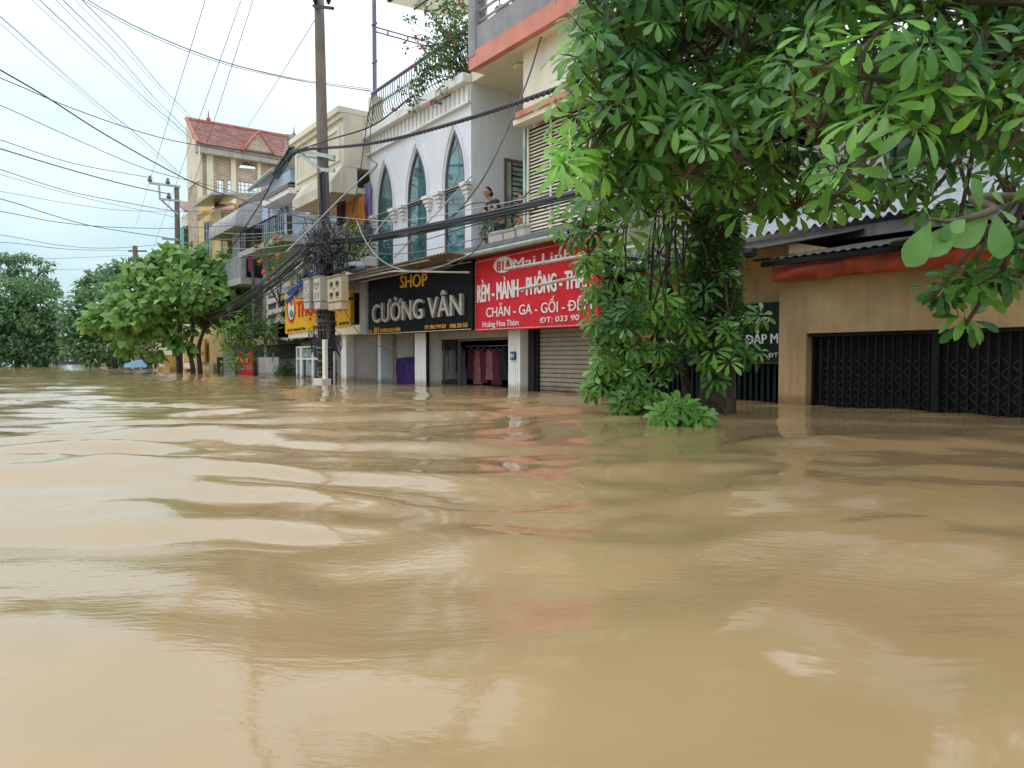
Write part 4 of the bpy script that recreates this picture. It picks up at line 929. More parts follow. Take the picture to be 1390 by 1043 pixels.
# white slatted balcony fence at the corner left of the yellow sign
wf = thing('balcony_fence', 'white slatted balcony fence just left of the yellow sign', 'fence', (8.75, 27, 1.5)); mb = MB()
for (a, b) in (((362, 392), (400, 380)), ((362, 407), (392, 399)), ((362, 422), (390, 415)), ((362, 435), (384, 430))): mb.slab([onX(a[0], a[1], 8.8), onX(b[0], b[1], 8.8), onX(b[0], b[1] + 6, 8.8), onX(a[0], a[1] + 7, 8.8)], (.05, 0, 0))
mb.build('rails', 'pot_white', wf)
mb = MB(); 
for px in (362, 375, 389): mb.slab([onX(px, 391, 8.86), onX(px + 1.6, 391, 8.86), onX(px + 1.6, 442, 8.86), onX(px, 442, 8.86)], (.06, 0, 0))
mb.build('posts', 'pot_white', wf)
MB().box(8.95, 9.24, h5a, Yx(360, 9.0), 1.4, Zx(380, 400, 9)).build('canopy_beam', 'dark_cement', h5)

# ------------------------------------------------------------------ utility pole with meters
P0 = Vector((7.6, 19.2, -1.5)); Ptop = onX(432.5, -30, 7.45)
up = thing('utility_pole', 'tall concrete utility pole wrapped in black cables beside the yellow sign', 'utility pole', P0)
def poleat(z): t = (z + 1.5) / (Ptop.z + 1.5); return P0.lerp(Ptop, t)
MB().tube([poleat(z) for z in np.linspace(-1.5, Ptop.z, 12)], [.19 - .006 * i for i in range(12)], 16).build('shaft', 'pole_concrete', up, smooth=True)
def zpole(py): return Zx(440, py, 7.55)
def bracket(mb, a, b, X, h=.05):
    p, q = onX(*a, X), onX(*b, X); d = Vector((0, 0, h)); mb.slab([p - d, q - d, q + d, p + d], (.07, 0, 0))
mb = MB(); bracket(mb, (402, 205), (452, 213), 7.3); bracket(mb, (404, 211), (452, 218), 7.62, .03); bracket(mb, (431, 230), (452, 231.5), 7.3); bracket(mb, (405, 207), (435, 233), 7.3, .045)
mb.tube([onX(452, 211, 7.3), onX(452, 218, 7.3)], .05, 6); mb.build('cross_bracket', 'galvanised', up)
mb = MB(); bracket(mb, (424, 8), (450, 11), 7.3, .04)
for px in (428, 446): p = onX(px, 6, 7.3); mb.tube([p, p + Vector((0, 0, .1)), p + Vector((0, 0, .16)), p + Vector((0, 0, .25))], [.03, .07, .05, .03], 8)
mb.build('top_bracket', 'dark_metal', up)
g = random.Random(5)
def runs(n, zs, spread, r, seed):
    rr_ = random.Random(seed); mb = MB()
    for i in range(n):
        a0 = rr_.uniform(0, 6.28); pts = []
        for z in zs:
            a0 += rr_.uniform(-.35, .35); c = poleat(z); d = rr_.uniform(.19, .19 + spread)
            pts.append(c + Vector((d * math.cos(a0), d * math.sin(a0), rr_.uniform(-.05, .05))))
        mb.tube(pts, r * rr_.uniform(.7, 1.3), 5)
    return mb
# smooth down-runs and a wrapped bundle towards the water
runs(40, np.linspace(-.3, zpole(350), 14), .045, .017, 3).build('cable_run', 'black_cable', up, smooth=True)
mb = MB()
for i in range(12):
    pts = []
    for k in range(12): t = k / 11; py = 232 + (300 - 232) * t; pts.append(onX(431.5 + i * .8 + 3.0 * t + 1.0 * math.sin(i), py, 7.38 - .03 * math.sin(i * 2)))
    mb.tube(pts, .016, 5)
mb.build('cable_run', 'violet_cable', up, smooth=True)
mb = MB()
for i in range(22):
    z = random.uniform(-.2, zpole(420)); c = poleat(z); rad = random.uniform(.25, .29); tilt = random.uniform(-.25, .25)
    mb.tube([c + Vector((rad * math.cos(a), rad * math.sin(a), tilt * rad * math.cos(a + i))) for a in np.linspace(0, 6.3, 14)], .010, 4)
mb.build('cable_ties', 'grey_cable', up)
# loops hanging at the side of the pole
mb = MB()
for i in range(26):
    c = onX(random.choice([424, 459, 455, 428]) + random.uniform(-3, 3), random.uniform(455, 478), 7.35); rr_ = random.uniform(.05, .22)
    pts = [c + Vector((.05 * math.sin(a * 2), -rr_ * .6 * math.cos(a), rr_ * 1.2 * math.sin(a))) for a in np.linspace(0, random.uniform(3, 6), 12)]
    mb.tube(pts, .010, 4)
mb.build('slack_loops', 'black_cable', up)
# the great tangle
tg = thing('cable_tangle', 'messy black nest of looped cables hung on the utility pole above the meter boxes', 'cables', (7.6, 19.2, 3.8))
for nm, cm, n_, rmin, rmax, th in (('coils', 'black_cable', 42, .12, .42, .015), ('coils', 'violet_cable', 16, .15, .5, .015), ('pale_coils', 'grey_cable', 26, .12, .5, .011)):
    mb = MB()
    for i in range(n_):
        c = onX(g.gauss(438, 13), g.triangular(296, 368, 345), g.uniform(7.15, 7.9)); rr_ = g.uniform(rmin, rmax); ax = Vector((g.gauss(0, 1), g.gauss(0, .5), g.gauss(0, .5))).normalized(); u = ax.orthogonal().normalized(); v = ax.cross(u)
        a0 = g.uniform(0, 6); a1 = a0 + g.uniform(2.5, 8)
        pts = [c + u * rr_ * math.cos(a) * (1 + .05 * (a - a0)) + v * rr_ * .75 * math.sin(a) for a in np.linspace(a0, a1, 18)]
        mb.tube(pts, th * g.uniform(.6, 1.2), 5)
    for i in range(n_ // 3):
        a, b = onX(g.uniform(405, 445), g.uniform(295, 350), g.uniform(7.2, 7.8)), onX(g.uniform(430, 470), g.uniform(295, 350), g.uniform(7.2, 7.8)); m_ = (a + b) / 2 - Vector((0, 0, g.uniform(.1, .5)))
        mb.tube([a, a.lerp(m_, .5) - Vector((0, 0, .08)), m_, m_.lerp(b, .5) - Vector((0, 0, .05)), b], th, 5)
    mb.build(nm, cm, tg, smooth=True)
mb = MB()
for (px, py, w_, h_) in ((404, 342, 6, 5), (430, 348, 7, 5), (452, 337, 6, 5), (420, 330, 5, 4), (457, 300, 5, 4)): boxpx(mb, px, px + w_, py, py + h_, 7.2, .12)
mb.build('splice_boxes', 'dark_metal', tg)
mb = MB(); 
for k in range(9):
    a = onX(372 + k * 2.2, 236 - k * 3.2, 7.3); mb.tube([a, a + Vector((0, -.25, .15)), a + Vector((.05, -.45, .12))], .035, 6); mb.ball(a, .06, 8, 6)
mb.build('anchor_clamps', 'black_cable', tg)
# cable bundle fanning over the bracket, from the arm to the clamps
mb = MB()
for k in range(16):
    a = onX(404 + g.uniform(-2, 3), 204 + g.uniform(-2, 3), 7.3); b = onX(374 + g.uniform(-4, 6), 236 + g.uniform(-9, 8), g.uniform(7.1, 7.5)); m_ = (a + b) / 2 + Vector((0, 0, g.uniform(.0, .25)))
    mb.tube([a, a.lerp(m_, .5) + Vector((0, 0, .05)), m_, b], .018, 5)
mb.build('arm_cables', 'black_cable', tg)

def meter_box(kind, label, px0, px1, pyt, pyb, X, depth, m, rows):
    o_y0, o_y1 = Yx(px1, X), Yx(px0, X); pm = (px0 + px1) / 2; z0, z1 = Zx(pm, pyb, X), Zx(pm, pyt, X)
    t = thing('meter_box', label, 'electric meter box', (X + depth / 2, (o_y0 + o_y1) / 2, z0), 'meter boxes on the utility pole')
    zs = z0 + (z1 - z0) * .24
    MB().box(X, X + depth, o_y0, o_y1, zs, z1).box(X - .02, X, o_y0 + .01, o_y1 - .01, zs + .015, z1 - .02).build('body', m, t, bevel=.008)
    MB().box(X + .01, X + depth - .02, o_y0 + .02, o_y1 - .02, z0, zs - .01).box(X - .01, X + .009, o_y0 + .03, o_y1 - .03, z0 + .015, zs - .02).build('terminal_box', m, t, bevel=.006)
    W_ = o_y1 - o_y0; H_ = z1 - zs
    for u, v in rows:
        yc, zc_ = o_y1 - W_ * u, zs + H_ * v
        f = MB().box(X - .026, X - .0205, yc - W_ * .11, yc + W_ * .11, zc_ - H_ * .085, zc_ + H_ * .085).build('meter_window', 'dark_glass', t)
        bx('meter_label', 'brown_metal', t, X - .025, X - .0205, yc - W_ * .10, yc + W_ * .10, zc_ - H_ * .16, zc_ - H_ * .115)
    bx('latch', 'dark_metal', t, X - .03, X - .0205, (o_y0 + o_y1) / 2 - .03, (o_y0 + o_y1) / 2 + .03, zs + H_ * .48, zs + H_ * .53)
    bx('hood', m, t, X - .05, X + depth, o_y0 - .01, o_y1 + .01, z1 + .001, z1 + .02)
    return t
four = ((.3, .72), (.72, .72), (.3, .3), (.72, .3))
meter_box('big', 'largest tan meter box on the right of the pole, with four dark windows', 446, 465, 375.5, 421, 7.1, .17, 'meter_cream', four)
meter_box('mid', 'narrow off white meter box in the middle of the pole cluster', 427, 436, 376, 420, 7.18, .24, 'meter_white', ((.3, .7), (.72, .7), (.3, .28), (.72, .28)))
meter_box('left', 'narrow white meter box on the left of the pole cluster', 413.5, 421.5, 379, 420, 7.3, .24, 'meter_white', ((.3, .75), (.72, .75), (.3, .3), (.72, .3)))
MB().box(7.45, 7.6, Yx(474, 7.4), Yx(416, 7.4), Zx(440, 372, 7.4), Zx(440, 369, 7.4)).box(7.45, 7.6, Yx(474, 7.4), Yx(416, 7.4), Zx(440, 412, 7.4), Zx(440, 409, 7.4)).build('meter_frame', 'dark_metal', up)
MB().box(7.2, 7.28, Yx(441, 7.2), Yx(437.5, 7.2), -1.5, Zx(440, 461, 7.2)).build('cable_duct', 'pale_cream', up)
MB().tube([onX(454, 477, 7.4), onX(454, 530, 7.4)], .035, 8).build('conduit', 'galvanised', up)
mb = MB(); boxpx(mb, 425, 437, 514, 530, 7.1, .25); bxx = mb.build('junction_box', 'porcelain', None, 'small white junction box at the foot of the utility pole, standing in the water', 'box', bevel=.01)
# blue tarpaulin and pale drum behind the pole
tp = MB().sheet(lambda u, v: (8.1 + .25 * math.sin(3 * v) - .15 * u + .05 * math.sin(u * 14 + v * 9), Yx(394 + 31 * v, 8.1) + .08 * math.sin(u * 6), Zx(405, 390 - 25 * math.sin(v * 1.9) * (1 - .25 * v) + 10 * u * (1 - v), 8.1) + .05 * math.sin(v * 16 + 4 * u) - .25 * u), 16, 24)
tp.build('tarpaulin', 'blue_tarp', None, 'crumpled blue tarpaulin bulging over the left end of the yellow sign', 'tarpaulin', smooth=True)
mb = MB(); p = onX(411, 372, 8.3); mb.tube([p, p + Vector((0, 0, .2)), p + Vector((0, 0, .42)), p + Vector((0, 0, .46))], [.22, .24, .22, .14], 16); mb.build('water_drum', 'pot_white', None, 'pale plastic drum standing above the blue tarpaulin', 'drum', smooth=True)
mb = MB(); boxpx(mb, 396, 415, 386, 395, 8.6, .25); mb.build('red_crate', 'red_plastic', None, 'red plastic crate under the blue tarpaulin', 'crate', bevel=.02)

# ------------------------------------------------------------------ far pole
fp_x = 7.7; fy = Yx(243.5, fp_x); fb = Vector((fp_x, fy, -1.5))
fpole = thing('utility_pole', 'far slim utility pole with crossarms standing behind the broad leaved tree', 'utility pole', fb)
ztf = Zx(243, 250, fp_x); MB().tube([fb, Vector((fp_x, fy, ztf))], [.17, .11], 10).build('shaft', 'pole_concrete', fpole)
mb = MB()
for py, pl in ((251, 206), (271, 219), (325, 222)): z = Zx(243, py, fp_x); mb.box(Xy(pl, fy), fp_x + .15, fy - .14, fy - .06, z - .05, z + .05)
mb.tube([(Xy(219, fy), fy - .1, Zx(243, 252, fp_x)), (Xy(220, fy), fy - .1, Zx(243, 271, fp_x)), (fp_x, fy - .1, Zx(243, 290, fp_x))], .05, 5); mb.build('crossarm', 'galvanised', fpole)
for px, py in ((207, 250), (231, 250), (232, 270)):
    p = Vector((Xy(px, fy), fy - .1, Zx(243, py, fp_x))); MB().tube([p, p + Vector((0, 0, .1)), p + Vector((0, 0, .14)), p + Vector((0, 0, .3))], [.05, .13, .08, .05], 8).build('insulator', 'brown_metal', fpole)
f2 = thing('utility_pole', 'farthest utility pole with two short crossarms above the tree top', 'utility pole', (8.0, Yx(186, 8.0), -1.5))
yq2 = Yx(186, 8.0); MB().tube([(8, yq2, -1.5), (8, yq2, Zx(186, 332, 8))], .15, 8).build('shaft', 'pole_concrete', f2)
mb = MB()
for py in (340, 352): mb.slab([onX(174, py, 8), onX(197, py, 8), onX(197, py + 2, 8), onX(174, py + 2, 8)], (.1, 0, 0))
mb.build('crossarm', 'dark_metal', f2)

# ------------------------------------------------------------------ overhead cables
def ah(px, py, h): return CAM + ray(px, py) * ((h - CAM.z) / ray(px, py).z)
def smooth_pts(P, n=9):
    Q_ = [P[0] * 2 - P[1]] + P + [P[-1] * 2 - P[-2]]; out = []
    for i in range(1, len(Q_) - 2):
        a, b, c, d = Q_[i - 1:i + 3]
        for k in range(n):
            t = k / n; out.append(.5 * ((2 * b) + (c - a) * t + (2 * a - 5 * b + 4 * c - d) * t * t + (3 * b - a - 3 * c + d) * t ** 3))
    return out + [P[-1]]
CG = 'overhead cables along the street'
def wire(label, P, r, m='black_cable', name='overhead_cable', n=12, strands=1, twist=0, spread=0):
    pts = smooth_pts([Vector(p) for p in P], n); mb = MB()
    if strands == 1: mb.tube(pts, r, 6)
    else:
        L_ = 0; Ls = [0]
        for i in range(1, len(pts)): L_ += (pts[i] - pts[i - 1]).length; Ls.append(L_)
        for s_ in range(strands):
            pp = []
            for i, p in enumerate(pts):
                d = (pts[min(i + 1, len(pts) - 1)] - pts[max(0, i - 1)]).normalized(); u = d.cross(Vector((0, 0, 1))).normalized(); v = u.cross(d)
                a = 2 * math.pi * s_ / strands + (Ls[i] / twist * 2 * math.pi if twist else s_ * 1.7 + .6 * math.sin(Ls[i] * .5 + s_))
                rad = spread * (1 if twist else (.4 + .6 * ((s_ * 37) % 10) / 10)); pp.append(p + (u * math.cos(a) + v * math.sin(a)) * rad)
            mb.tube(pp, r, 5)
    return mb.build(name, m, None, label, 'cable', group=CG, smooth=True)
end1 = onX(404, 204, 7.25)
# twisted feeder coming along the street to the pole arm
wire('thick twisted grey cable crossing the front of the white house above the arches', [end1, at(500, 195.5, 17.5), at(600, 172, 14.5), at(756, 121, 10.5), at(900, 60, 7.6), at(1100, -60, 5)], .022, 'violet_cable', n=60, strands=3, twist=.55, spread=.022)
wire('straight black cable rising from the pole arm to the corner of the white house', [end1, at(450, 189, 18.9), at(507, 170, 18), at(560, 130, 17.6)], .018)
# lower bundle from the tangle to the right
for i, (dy, lab, r_, mm) in enumerate(((0, 'thick black cable bundle, upper edge of the bundle crossing below the arches', .018, 'violet_cable'), (5, 'black cable bundle, lower edge of the bundle crossing below the arches', .014, 'black_cable'))):
    wire(lab, [onX(440, 326 + dy, 7.4), at(500, 322 + dy, 18.0), at(577, 308 + dy, 15.2), at(660, 291 + dy * .8, 12.8), at(756, 268 + dy, 10.4), at(880, 236 + dy, 8), at(1050, 180 + dy, 6.2), at(1250, 110 + dy, 4.9), at(1560, 0 + dy, 3.9)], r_, mm, n=16, strands=7, spread=.055)
for i, (y0, y1, y2, lab) in enumerate(((333, 318, 282, 'sagging thin cable just below the thick bundle under the arches'), (345, 338, 296, 'slack thin cable dipping lowest under the arched windows'), (300, 296, 260, 'thin pale cable running above the thick bundle past the woman'))):
    wire(lab, [onX(446, y0 - 6, 7.4), at(540, y0, 16.6), at(650, y1 - 14, 13.2), at(756, y2, 10.4), at(880, y2 - 42, 8), at(1060, y2 - 100, 6.2), at(1500, y2 - 260, 4.2)], .009, ['black_cable', 'grey_cable', 'pale_cable'][i])
wire('thin black cable running from the tangle up to the side of the woman', [at(450, 330, 19), at(577, 365 - 55, 15.6), at(640, 277, 14.2), at(690, 281, 13), at(742, 295 - 12, 11.5)], .010)
wire('slack black cable looping down from the woman to the brown canopy', [at(745, 256, 11.6), at(722, 258, 12.2), at(700, 281, 12.8), at(672, 305, 13.8), at(640, 345, 14.6), at(600, 366, 15.6), at(545, 366, 17)], .011)
wire('grey cable dropping from the top balcony past the side wall of the white house', [at(752, 5, 14), at(735, 50, 14.2), at(712, 120, 14.5), at(668, 220, 14.6), at(640, 265, 14.9), at(610, 300, 15.3)], .018, 'grey_cable')
wire('pale wire looping over the brown canopy above the word SHOP', [at(484, 300, 17.6), at(495, 325, 17.4), at(516, 352, 17), at(548, 367, 16.6), at(585, 366, 16), at(640, 345, 15)], .012, 'pale_cable')
wire('pale stay wire slanting from the left capital down to the tangle', [onX(512, 224, 8.9), at(470, 262, 19), at(430, 302, 19.3), at(388, 343, 19.6)], .022, 'pale_cable')
wire('pale stay wire slanting down from the right capital across the middle arch', [onX(640, 239, 8.9), at(590, 292, 16), at(535, 350, 17)], .015, 'pale_cable')
wire('pale stay wire slanting from the middle capital across the left arch', [onX(537, 281, 8.9), at(510, 316, 17.8), at(480, 362, 18.4)], .012, 'pale_cable')
wire('thin cable hanging down the corner between cream house and white house', [at(505, 130, 18), at(497, 175, 18.3), at(488, 240, 18.6), at(478, 290, 19)], .012)
wire('looped thin cable on the left corner of the white house', [at(507, 145, 18), at(502, 190, 18), at(503, 215, 18), at(512, 224, 18), at(502, 240, 18.2), at(506, 262, 18.2)], .010)
# black rope of telephone cables to the left, sagging into the tree
for i, (dy, lab, n_) in enumerate(((0, 'upper strand group of the heavy black cables sagging left from the pole tangle', 9), (9, 'lower strand group of the heavy black cables sagging left from the pole tangle', 8))):
    wire(lab, [at(418, 336 + dy, 19.5), at(385, 366 + dy, 22), at(345, 397 + dy, 25.5), at(300, 424 + dy * .8, 30), at(262, 436 + dy * .5, 34), at(238, 436, 38)], .020, 'black_cable', n=10, strands=n_, spread=.16)
wire('single black cable slanting steeply down left from the pole arm into the tree', [end1 + Vector((0, .3, 0)), at(375, 236, 21.5), at(350, 282, 24), at(305, 348, 28), at(273, 384, 31)], .022)
wire('single slack cable leaving the tangle and dropping towards the green bush', [at(425, 345, 19.5), at(470, 425, 18.9), at(495, 460, 18.6), at(540, 480, 17.4)], .008)
# cables over the street on the left
def sky(lab, pts, r=.010, m='black_cable', st=1, sp=0):
    wire(lab, [ah(x, y, h) if h > 0 else at(x, y, -h) for x, y, h in pts], r, m, n=12, strands=st, spread=sp)
sky('thickest black cable, crossing from the left edge down to the tangle', [(-120, 25, 7.6), (0, 95, 7.2), (60, 130, 7.0), (150, 187, 6.7), (260, 247, 6.3), (330, 272, 5.6), (428, 300, -19.6)], .017, 'violet_cable')
sky('thin dark cable from the left edge ending on the pole arm clamps', [(-150, 50, 7.6), (0, 106, 7.4), (100, 148, 7.3), (210, 185, 7), (300, 203, 6.8), (378, 217, -21)], .011)
sky('violet cable below the thickest one, from left edge to the far houses', [(-150, 80, 8), (0, 143, 8), (100, 188, 7.8), (200, 230, 7.4), (300, 256, 7), (430, 262 + 28, -19.8)], .011, 'violet_cable')
sky('dark cable ending at the top insulator of the far pole', [(-150, 140, 8.6), (0, 190, 8.7), (100, 222, 9), (207, 242, -36)], .014, 'violet_cable')
sky('heavy dark cable ending at the lower crossarm of the far pole', [(-150, 155, 8.2), (0, 202, 8.2), (100, 232, 8.4), (175, 252, 8.4), (232, 264, -36)], .022, 'violet_cable')
sky('grey cable ending at mid height of the far pole', [(-150, 180, 7.8), (0, 230, 7.8), (90, 259, 7.8), (170, 275, 7.6), (243, 287, -36), (330, 285, -27), (430, 296, -19.8)], .015, 'grey_cable')
sky('thin grey cable dropping under the mid height cable of the far pole', [(-150, 190, 7.6), (0, 237, 7.6), (120, 270, 7.6), (243, 296, -36)], .009, 'grey_cable')
sky('thin cable with a long shallow sag above the tree', [(-150, 238, 7), (0, 260, 7), (90, 276, 6.9), (170, 286, 6.8), (243, 287, -36)], .009, 'grey_cable')
sky('black cable sagging from the left edge to the farthest pole', [(-150, 235, 6.6), (0, 270, 6.6), (70, 292, 6.6), (130, 308, 6.6), (220, 322, -36), (243, 325, -36)], .015)
sky('slack cable meeting the far pole just above its lowest crossarm', [(-150, 262, 6.2), (0, 287, 6.2), (80, 302, 6.2), (160, 309, 6.2), (243, 310, -36), (340, 305, -27), (432, 303, -19.8)], .013)
sky('dark cable low over the left trees', [(-150, 300, 5.8), (0, 319, 5.8), (80, 333, 5.8), (150, 337, 5.8), (243, 330, -36), (440, 315, -20)], .012, 'grey_cable')
sky('flat low cable just above the left trees', [(-150, 327, 5.4), (0, 329, 5.4), (100, 339, 5.4), (186, 340, -50)], .011)
sky('lowest pale cable over the left trees', [(-150, 345, 5), (0, 352, 5), (80, 351, 5.2), (174, 347, -50)], .010, 'grey_cable')
sky('thin cable skimming the crown of the left tree', [(-150, 370, 4.6), (0, 365, 4.8), (90, 366, 5), (174, 364, -50)], .008, 'grey_cable')
for i, (y0, y1) in enumerate(((281, 293), (296, 299), (309, 307), (318, 315), (329, 327), (338, 336))):
    sky(['uppermost', 'second', 'third', 'fourth', 'fifth', 'lowest'][i] + ' of the six thin level wires between far pole and tangle', [(243, y0, -35.5), (330, y0 + 9, -27), (435, y1, -19.6)], .010, 'grey_cable' if i % 2 else 'pale_cable')
# pale bundles high above the street
sky('pale triple cable arching from the top left to the white house', [(80, -30, 9.5), (120, 2, 9.4), (200, 45, 9.3), (300, 84, 9), (400, 108, 8.6), (503, 123, -19)], .010, 'pale_cable', 3, .05)
for i, (pts, lab) in enumerate((([(-60, -20, 9), (0, 26, 9), (100, 115, 9.4), (180, 180, 10), (243, 236, -36)], 'pale wire pair, lowest of the four pairs fanning over the street'),
                                ([(20, -30, 9.4), (50, 0, 9.4), (130, 75, 9.8), (200, 138, 10.2), (258, 190, -36)], 'pale wire pair, second lowest of the four pairs fanning over the street'),
                                ([(50, -40, 9.6), (82, 0, 9.6), (150, 68, 10), (215, 140, 10.6), (262, 188, -38)], 'pale wire pair, second highest of the four pairs fanning over the street'),
                                ([(80, -40, 9.8), (108, 0, 9.8), (165, 58, 10.2), (215, 115, 10.8), (262, 164, -38)], 'pale wire pair, highest of the four pairs fanning over the street'))):
    sky(lab, pts, .008, 'pale_cable', 3, .11)
for i, (a, b, lab) in enumerate((((280, -5), (185, 305), 'thin straight wire, leftmost of the four steep wires in the sky'), ((329, -5), (205, 345), 'thin straight wire, second from the left of the four steep wires in the sky'), ((345, -5), (232, 345), 'thin straight wire, third from the left of the four steep wires in the sky'), ((427, 28), (337, 172), 'thin straight wire, rightmost of the four steep wires, touching the pole'))):
    wire(lab, [at(a[0] * 1.5 - b[0] * .5, a[1] * 1.5 - b[1] * .5, 11) if i < 3 else onX(*a, 7.5), at((a[0] + b[0]) / 2, (a[1] + b[1]) / 2 + 1, 20 if i < 3 else 26), at(b[0], b[1], 50 if i < 3 else 42)], .007 if i < 3 else .012, 'grey_cable')
# ------------------------------------------------------------------ foliage
class Leaves:
    """many copies of small leaf templates gathered with numpy into one mesh; 'tint' differs leaf by leaf"""
    def __init__(s): s.V = []; s.Q = []; s.T = []; s.n = 0
    def put(s, tv, tq, M3, P, S, tint):
        """tv (k,3), tq (f,4); M3 (m,3,3), P (m,3), S (m,), tint (m,)"""
        m, k = len(P), len(tv)
        v = np.einsum('mij,kj->mki', M3, tv) * S[:, None, None] + P[:, None, :]
        q = tq[None] + (np.arange(m) * k)[:, None, None] + s.n
        s.V.append(v.reshape(-1, 3)); s.Q.append(q.reshape(-1, 4)); s.T.append(np.repeat(tint, k)); s.n += m * k
    def build(s, name, m, parent, **k):
        V = np.concatenate(s.V) - np.array(wloc(parent)) if parent is not None else np.concatenate(s.V)
        org = np.zeros(3)
        if parent is None: org = np.array([V[:, 0].mean(), V[:, 1].mean(), V[:, 2].min()]); V = V - org
        Q = np.concatenate(s.Q); T = np.concatenate(s.T)
        me = bpy.data.meshes.new(name); me.vertices.add(len(V)); me.vertices.foreach_set('co', V.ravel())
        me.loops.add(Q.size); me.loops.foreach_set('vertex_index', Q.ravel()); me.polygons.add(len(Q)); me.polygons.foreach_set('loop_start', np.arange(len(Q)) * 4)
        me.update(calc_edges=True); me.polygons.foreach_set('use_smooth', [True] * len(Q))
        a = me.attributes.new('tint', 'FLOAT', 'POINT'); a.data.foreach_set('value', np.clip(T, 0, 1))
        me.materials.append(MT[m]); o = bpy.data.objects.new(name, me); COL.objects.link(o)
        if parent is not None: o.parent = parent
        else: o.location = org
        return prop(o, **k)
def leaf_template(prof, fold=.25, droop=.35, up=0.0, wave=0.0):
    """prof: list of (t along, half width); leaf lies along +x, normal +z"""
    v = []
    for t, w_ in prof:
        z = up * t - droop * t * t; e = fold * w_
        v += [(t, -w_, z + e + wave * math.sin(t * 9)), (t, 0, z), (t, w_, z + e - wave * math.sin(t * 9 + 1))]
    q = []
    for i in range(len(prof) - 1):
        a = i * 3; q += [(a, a + 1, a + 4, a + 3), (a + 1, a + 2, a + 5, a + 4)]
    return np.array(v), np.array(q)
OBO = [(0, .006), (.1, .012), (.3, .07), (.5, .125), (.68, .158), (.83, .145), (.94, .085), (1, .005)]
HEART = [(-.08, .10), (.0, .30), (.18, .42), (.4, .42), (.65, .30), (.88, .12), (1, .01)]
LANCE = [(0, .01), (.25, .10), (.5, .13), (.75, .09), (1, .005)]
ROUND = [(0, .015), (.12, .04), (.3, .12), (.5, .20), (.68, .245), (.82, .235), (.93, .15), (1, .02)]
SIMPLE = [(0, .02), (.45, .24), (1, .02)]
def frames(axis, g):
    """orthonormal frames whose z is axis (m,3), random spin"""
    a = axis / np.linalg.norm(axis, axis=1, keepdims=True)
    r = g.normal(size=a.shape); x = r - (r * a).sum(1, keepdims=True) * a; x /= np.linalg.norm(x, axis=1, keepdims=True)
    return np.stack([x, np.cross(a, x), a], -1)
def rotz(t): c, s_ = np.cos(t), np.sin(t); z = np.zeros_like(t); o = np.ones_like(t); return np.stack([np.stack([c, -s_, z], -1), np.stack([s_, c, z], -1), np.stack([z, z, o], -1)], -2)
def roty(t): c, s_ = np.cos(t), np.sin(t); z = np.zeros_like(t); o = np.ones_like(t); return np.stack([np.stack([c, z, s_], -1), np.stack([z, o, z], -1), np.stack([-s_, z, c], -1)], -2)
def whorls(Lv, C, axis, size, g, tint, nl=(6, 9)):
    """umbrella-like whorls of narrow leaves, as on a milkwood tree"""
    tmps = [leaf_template(OBO, .22, d, .05, .0) for d in (.12, .3, .55)]
    F = frames(axis, g)
    for i in range(len(C)):
        n = g.integers(nl[0], nl[1] + 1); th = np.arange(n) * 2 * math.pi / n + g.normal(0, .07, n)
        tilt = g.normal(.16, .08, n) + g.normal(0, .08)                                # leaves hang below the whorl plane
        M3 = F[i][None] @ rotz(th) @ roty(tilt); sz = size[i] * g.uniform(.82, 1.08, n)
        tv, tq = tmps[g.integers(3)]
        off = np.einsum('mij,j->mi', M3, np.array([.03, 0, 0]))
        Lv.put(tv, tq, M3, C[i][None] + off, sz, tint[i] + g.normal(0, .07, n))
def branches(mb, root, tips, g, r0, r1=.006, sag=.15, n=5, sides=5):
    for tpt in tips:
        root_ = Vector(root); t = Vector(tpt); L_ = (t - root_).length; pts = []
        k = Vector((g.normal(0, .12), g.normal(0, .12), g.normal(.05, .1))) * L_
        for i in range(n + 1): u = i / n; p = root_.lerp(t, u) + k * math.sin(u * math.pi) ; pts.append(p)
        mb.tube(pts, [r0 + (r1 - r0) * (i / n) for i in range(n + 1)], sides, cap=False)

g = np.random.default_rng(11)
# ---- the big tree in front of the low shop
TB = onZ(963, 560, 0); TB = Vector((TB.x + .1, TB.y, -1.5))
tree = thing('milkwood_tree', 'big milkwood tree with shaggy dark trunk standing in the water before the low shop', 'tree', TB)
tk = [(972, 575, 0), (974, 520, .02), (972, 470, 0), (968, 410, -.02), (967, 350, 0), (972, 290, .04), (975, 220, .02), (968, 140, -.1), (950, 40, -.3), (930, -90, -.6)]
d0 = (TB - CAM).dot(FWD)
tp = [at(a, b, d0 + c) for a, b, c in tk]; tp = [TB + Vector((0, 0, 0))] + tp
MB().tube(smooth_pts(tp, 4), [.26 - .0035 * i for i in range(len(smooth_pts(tp, 4)))], 14).build('trunk', 'bark', tree, smooth=True)
# upright secondary stems
mb = MB()
for (a, b, dd) in (((985, 575), (1000, 300), .35), ((940, 575), (905, 380), .2), ((975, 300), (860, 120), -.8), ((972, 280), (1090, 60), -.8), ((965, 330), (880, 240), -1.0), ((965, 260), (1050, 200), .3)):
    p, q = at(a[0], a[1], d0 + .15), at(b[0], b[1], d0 + dd); k = (p + q) / 2 + Vector((.1, .1, .12)); mb.tube(smooth_pts([p, k, q], 5), .055, 8)
mb.build('limbs', 'bark', tree, smooth=True)
